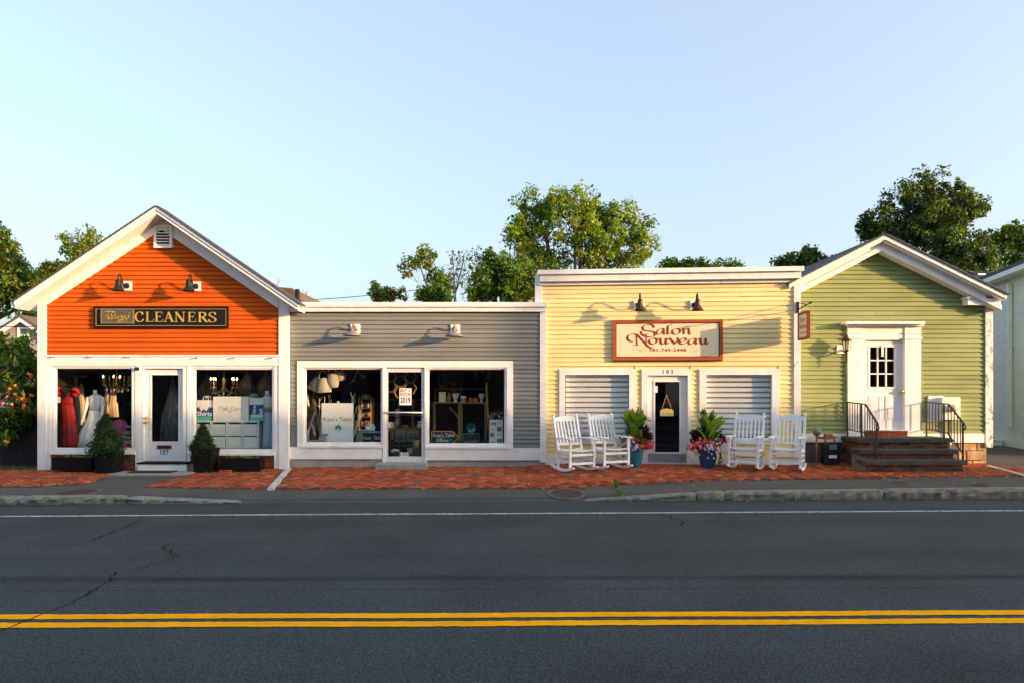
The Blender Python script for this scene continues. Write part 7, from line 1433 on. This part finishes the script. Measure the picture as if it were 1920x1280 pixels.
b = F2.pb(808.5, 807, 861, 831.5, -.2); e = F2.thing('arrow_sign', 'wood-framed chalkboard sign shaped like a right-pointing arrow', 'sign', (b[0]+b[1])/2, -.22, zq); h = b[5]-b[4]; w_ = b[1]-b[0]
pts = [(b[0], b[4]), (b[0]+w_*.77, b[4]), (b[1], b[4]+h*.5), (b[0]+w_*.77, b[5]), (b[0], b[5])]; MB().prism(pts, .2, .225).build('frame', 'wood_gold', e); c = ((b[0]+b[1])/2-.02, (b[4]+b[5])/2); MB().prism([(c[0]+(x-c[0])*.925, c[1]+(z_-c[1])*.82) for x, z_ in pts], .194, .1995).build('board', 'chalkboard', e)
mb = MB(); text(mb, "Kate's Table", b[0]+.04, b[0]+w_*.83, .192, b[4]+h*.54, b[4]+h*.82, .004); text(mb, 'Offices', b[0]+.10, b[0]+w_*.62, .192, b[4]+h*.17, b[4]+h*.42, .004); stroke(mb, [(b[0]+.15, b[4]+h*.48), (b[0]+.32, b[4]+h*.49)], .1918, .005); mb.build('chalk_lettering', 'chalk', e); q_ = (b[0]+w_*.70, b[4]+h*.32); mb = MB()
for k in range(6): a = k*1.047; mb.add([(q_[0], .192-.0001*k, q_[1]), (q_[0]+math.cos(a)*.02-math.sin(a)*.007, .192-.0001*k, q_[1]+math.sin(a)*.02+math.cos(a)*.007), (q_[0]+math.cos(a)*.036, .192-.0001*k, q_[1]+math.sin(a)*.036), (q_[0]+math.cos(a)*.02+math.sin(a)*.007, .192-.0001*k, q_[1]+math.sin(a)*.02-math.cos(a)*.007)], [(0, 3, 2, 1)])
mb.build('leaf_emblem', 'logo_teal', e)
b = F2.pb(918, 786, 942.5, 832, -.18); e = F2.thing('photo_board', 'white board of small photographs in the right window corner', 'notice board', (b[0]+b[1])/2, -.2, zq); part(e, 'panel', 'board_white', (b[0], b[1], .18, .2, zq, b[5])); w_, h = b[1]-b[0], b[5]-b[4]; M('photo_dim', (.16, .12, .11), .5, var=.9, vs=45, mix=(.5, .35, .3), mixs=30, mixt=(.5, .55))
for fx, fy, fw, fh in ((.08, .78, .2, .12), (.33, .76, .18, .14), (.56, .52, .36, .2), (.06, .3, .3, .18), (.55, .04, .38, .18)): part(e, 'photograph', 'photo_dim', (b[0]+fx*w_, b[0]+(fx+fw)*w_, .177, .1795, b[4]+fy*h, b[4]+(fy+fh)*h))
mb = MB()
for fx, fy in ((.56, .92), (.56, .84), (.1, .62), (.1, .58), (.56, .42), (.56, .38), (.1, .12), (.1, .08)): mb.box(b[0]+fx*w_, b[0]+(fx+.32)*w_, .1775, .1795, b[4]+fy*h, b[4]+(fy+.012)*h)
mb.build('caption_lines', 'sign_gray', e, 'stuff')
c = F2.uz(931, 778, -.3); e = F2.thing('autumn_garland', 'heap of orange and grey-green leaves above the photo board', 'garland', c[0], -.3, c[1]-.1); leaves('foliage', ['leaf_orange', 'grey_cloth', 'leaf_deep'], [3, 2, 2], np.array([[c[0]+d, .3, c[1]+k] for d, k in ((-.1, -.03), (0, 0), (.1, -.01), (.03, .05), (-.06, .02))]), np.full(5, .075), 170, .07, e, np.random.default_rng(5)); part(e, 'stand', 'black_metal', (c[0]-.1, c[0]+.1, .32, .34, zq, c[1]-.02))
c = F2.uz(904.5, 708, -1.1); e = F2.thing('frame_pendant', 'grey metal frame pendant lamp at the top of the right window', 'lamp', c[0], -1.1, c[1]); mb = MB()
for x in (c[0]-.15, c[0]+.15):
    for y in (1.0, 1.2): part(e, 'bar', 'zinc_grey', (x-.012, x+.012, y-.012, y+.012, c[1], c[1]+.16))
for zz in (c[1], c[1]+.15): MB().ring(c[0]-.16, c[0]+.16, .99, 1.21, zz, zz+.018, .02).build('rail', 'zinc_grey', e)
part(e, 'stem', 'zinc_grey', (c[0]-.012, c[0]+.012, 1.09, 1.11, c[1]+.02, 2.42))
e, u, z = at(F2, 'plastic_sack', 'crumpled clear plastic sack hanging inside the console frame', 'sack', 850, 775, .9); a, b_ = F2.uz(842, 760, -.9), F2.uz(862, 782, -.9); mb = MB(); v = []
for i in range(5):
    for j in range(4): t = i/4; v.append((a[0]+(b_[0]-a[0])*t+.01*math.sin(j*3+i), .9+.03*math.sin(i*2.1+j*1.7), a[1]+(b_[1]-a[1])*t-.05*j/3*(1+.5*math.sin(i*2))))
mb.add(v+[(x, y+.03, z_) for x, y, z_ in v], [(i*4+j, (i+1)*4+j, (i+1)*4+j+1, i*4+j+1) for i in range(4) for j in range(3)]+[(20+i*4+j+1, 20+(i+1)*4+j+1, 20+(i+1)*4+j, 20+i*4+j) for i in range(4) for j in range(3)], 0, True).build('film', 'plastic_film', e); MB().tube([(a[0], .9, a[1]), (a[0], .9, a[1]+.08)], .004, 4).build('tie', 'ink', e)
# --- closed sign on the yellow shop's door
M('sign_yellow', (.72, .52, .16), .5); M('closed_blue', (.05, .36, .46), .5)
b = F3.pb(1238, 765, 1263, 779, .01); c = (b[0]+b[1])/2; a = F3.uz(1250, 740); e = F3.thing('closed_sign', 'small yellow hanging sign on the glass of the shop door', 'sign', c, -.02, b[4]); h = b[5]-b[4]
MB().prism([(b[0], b[4]), (b[1], b[4]), (b[1], b[4]+h*.75), (c+.07, b[5]-.01), (c, b[5]), (c-.07, b[5]-.01), (b[0], b[4]+h*.75)], .012, .024).build('board', 'sign_yellow', e); mb = MB(); text(mb, 'CLOSED', b[0]+.015, b[1]-.015, .0105, b[4]+h*.08, b[4]+h*.42, .01); mb.build('lettering', 'closed_blue', e); mb = MB(); text(mb, 'Sorry We Are', c-.06, c+.06, .0105, b[4]+h*.62, b[4]+h*.76); mb.build('small_lettering', 'ink', e)
for x in (b[0]+.03, b[1]-.03): MB().tube([(a[0], .015, a[1]), (x, .015, b[4]+h*.8)], .004, 4).build('string', 'wood_gold', e)
MB().ball((a[0], .015, a[1]), .01, 6).build('hook', 'steel', e)
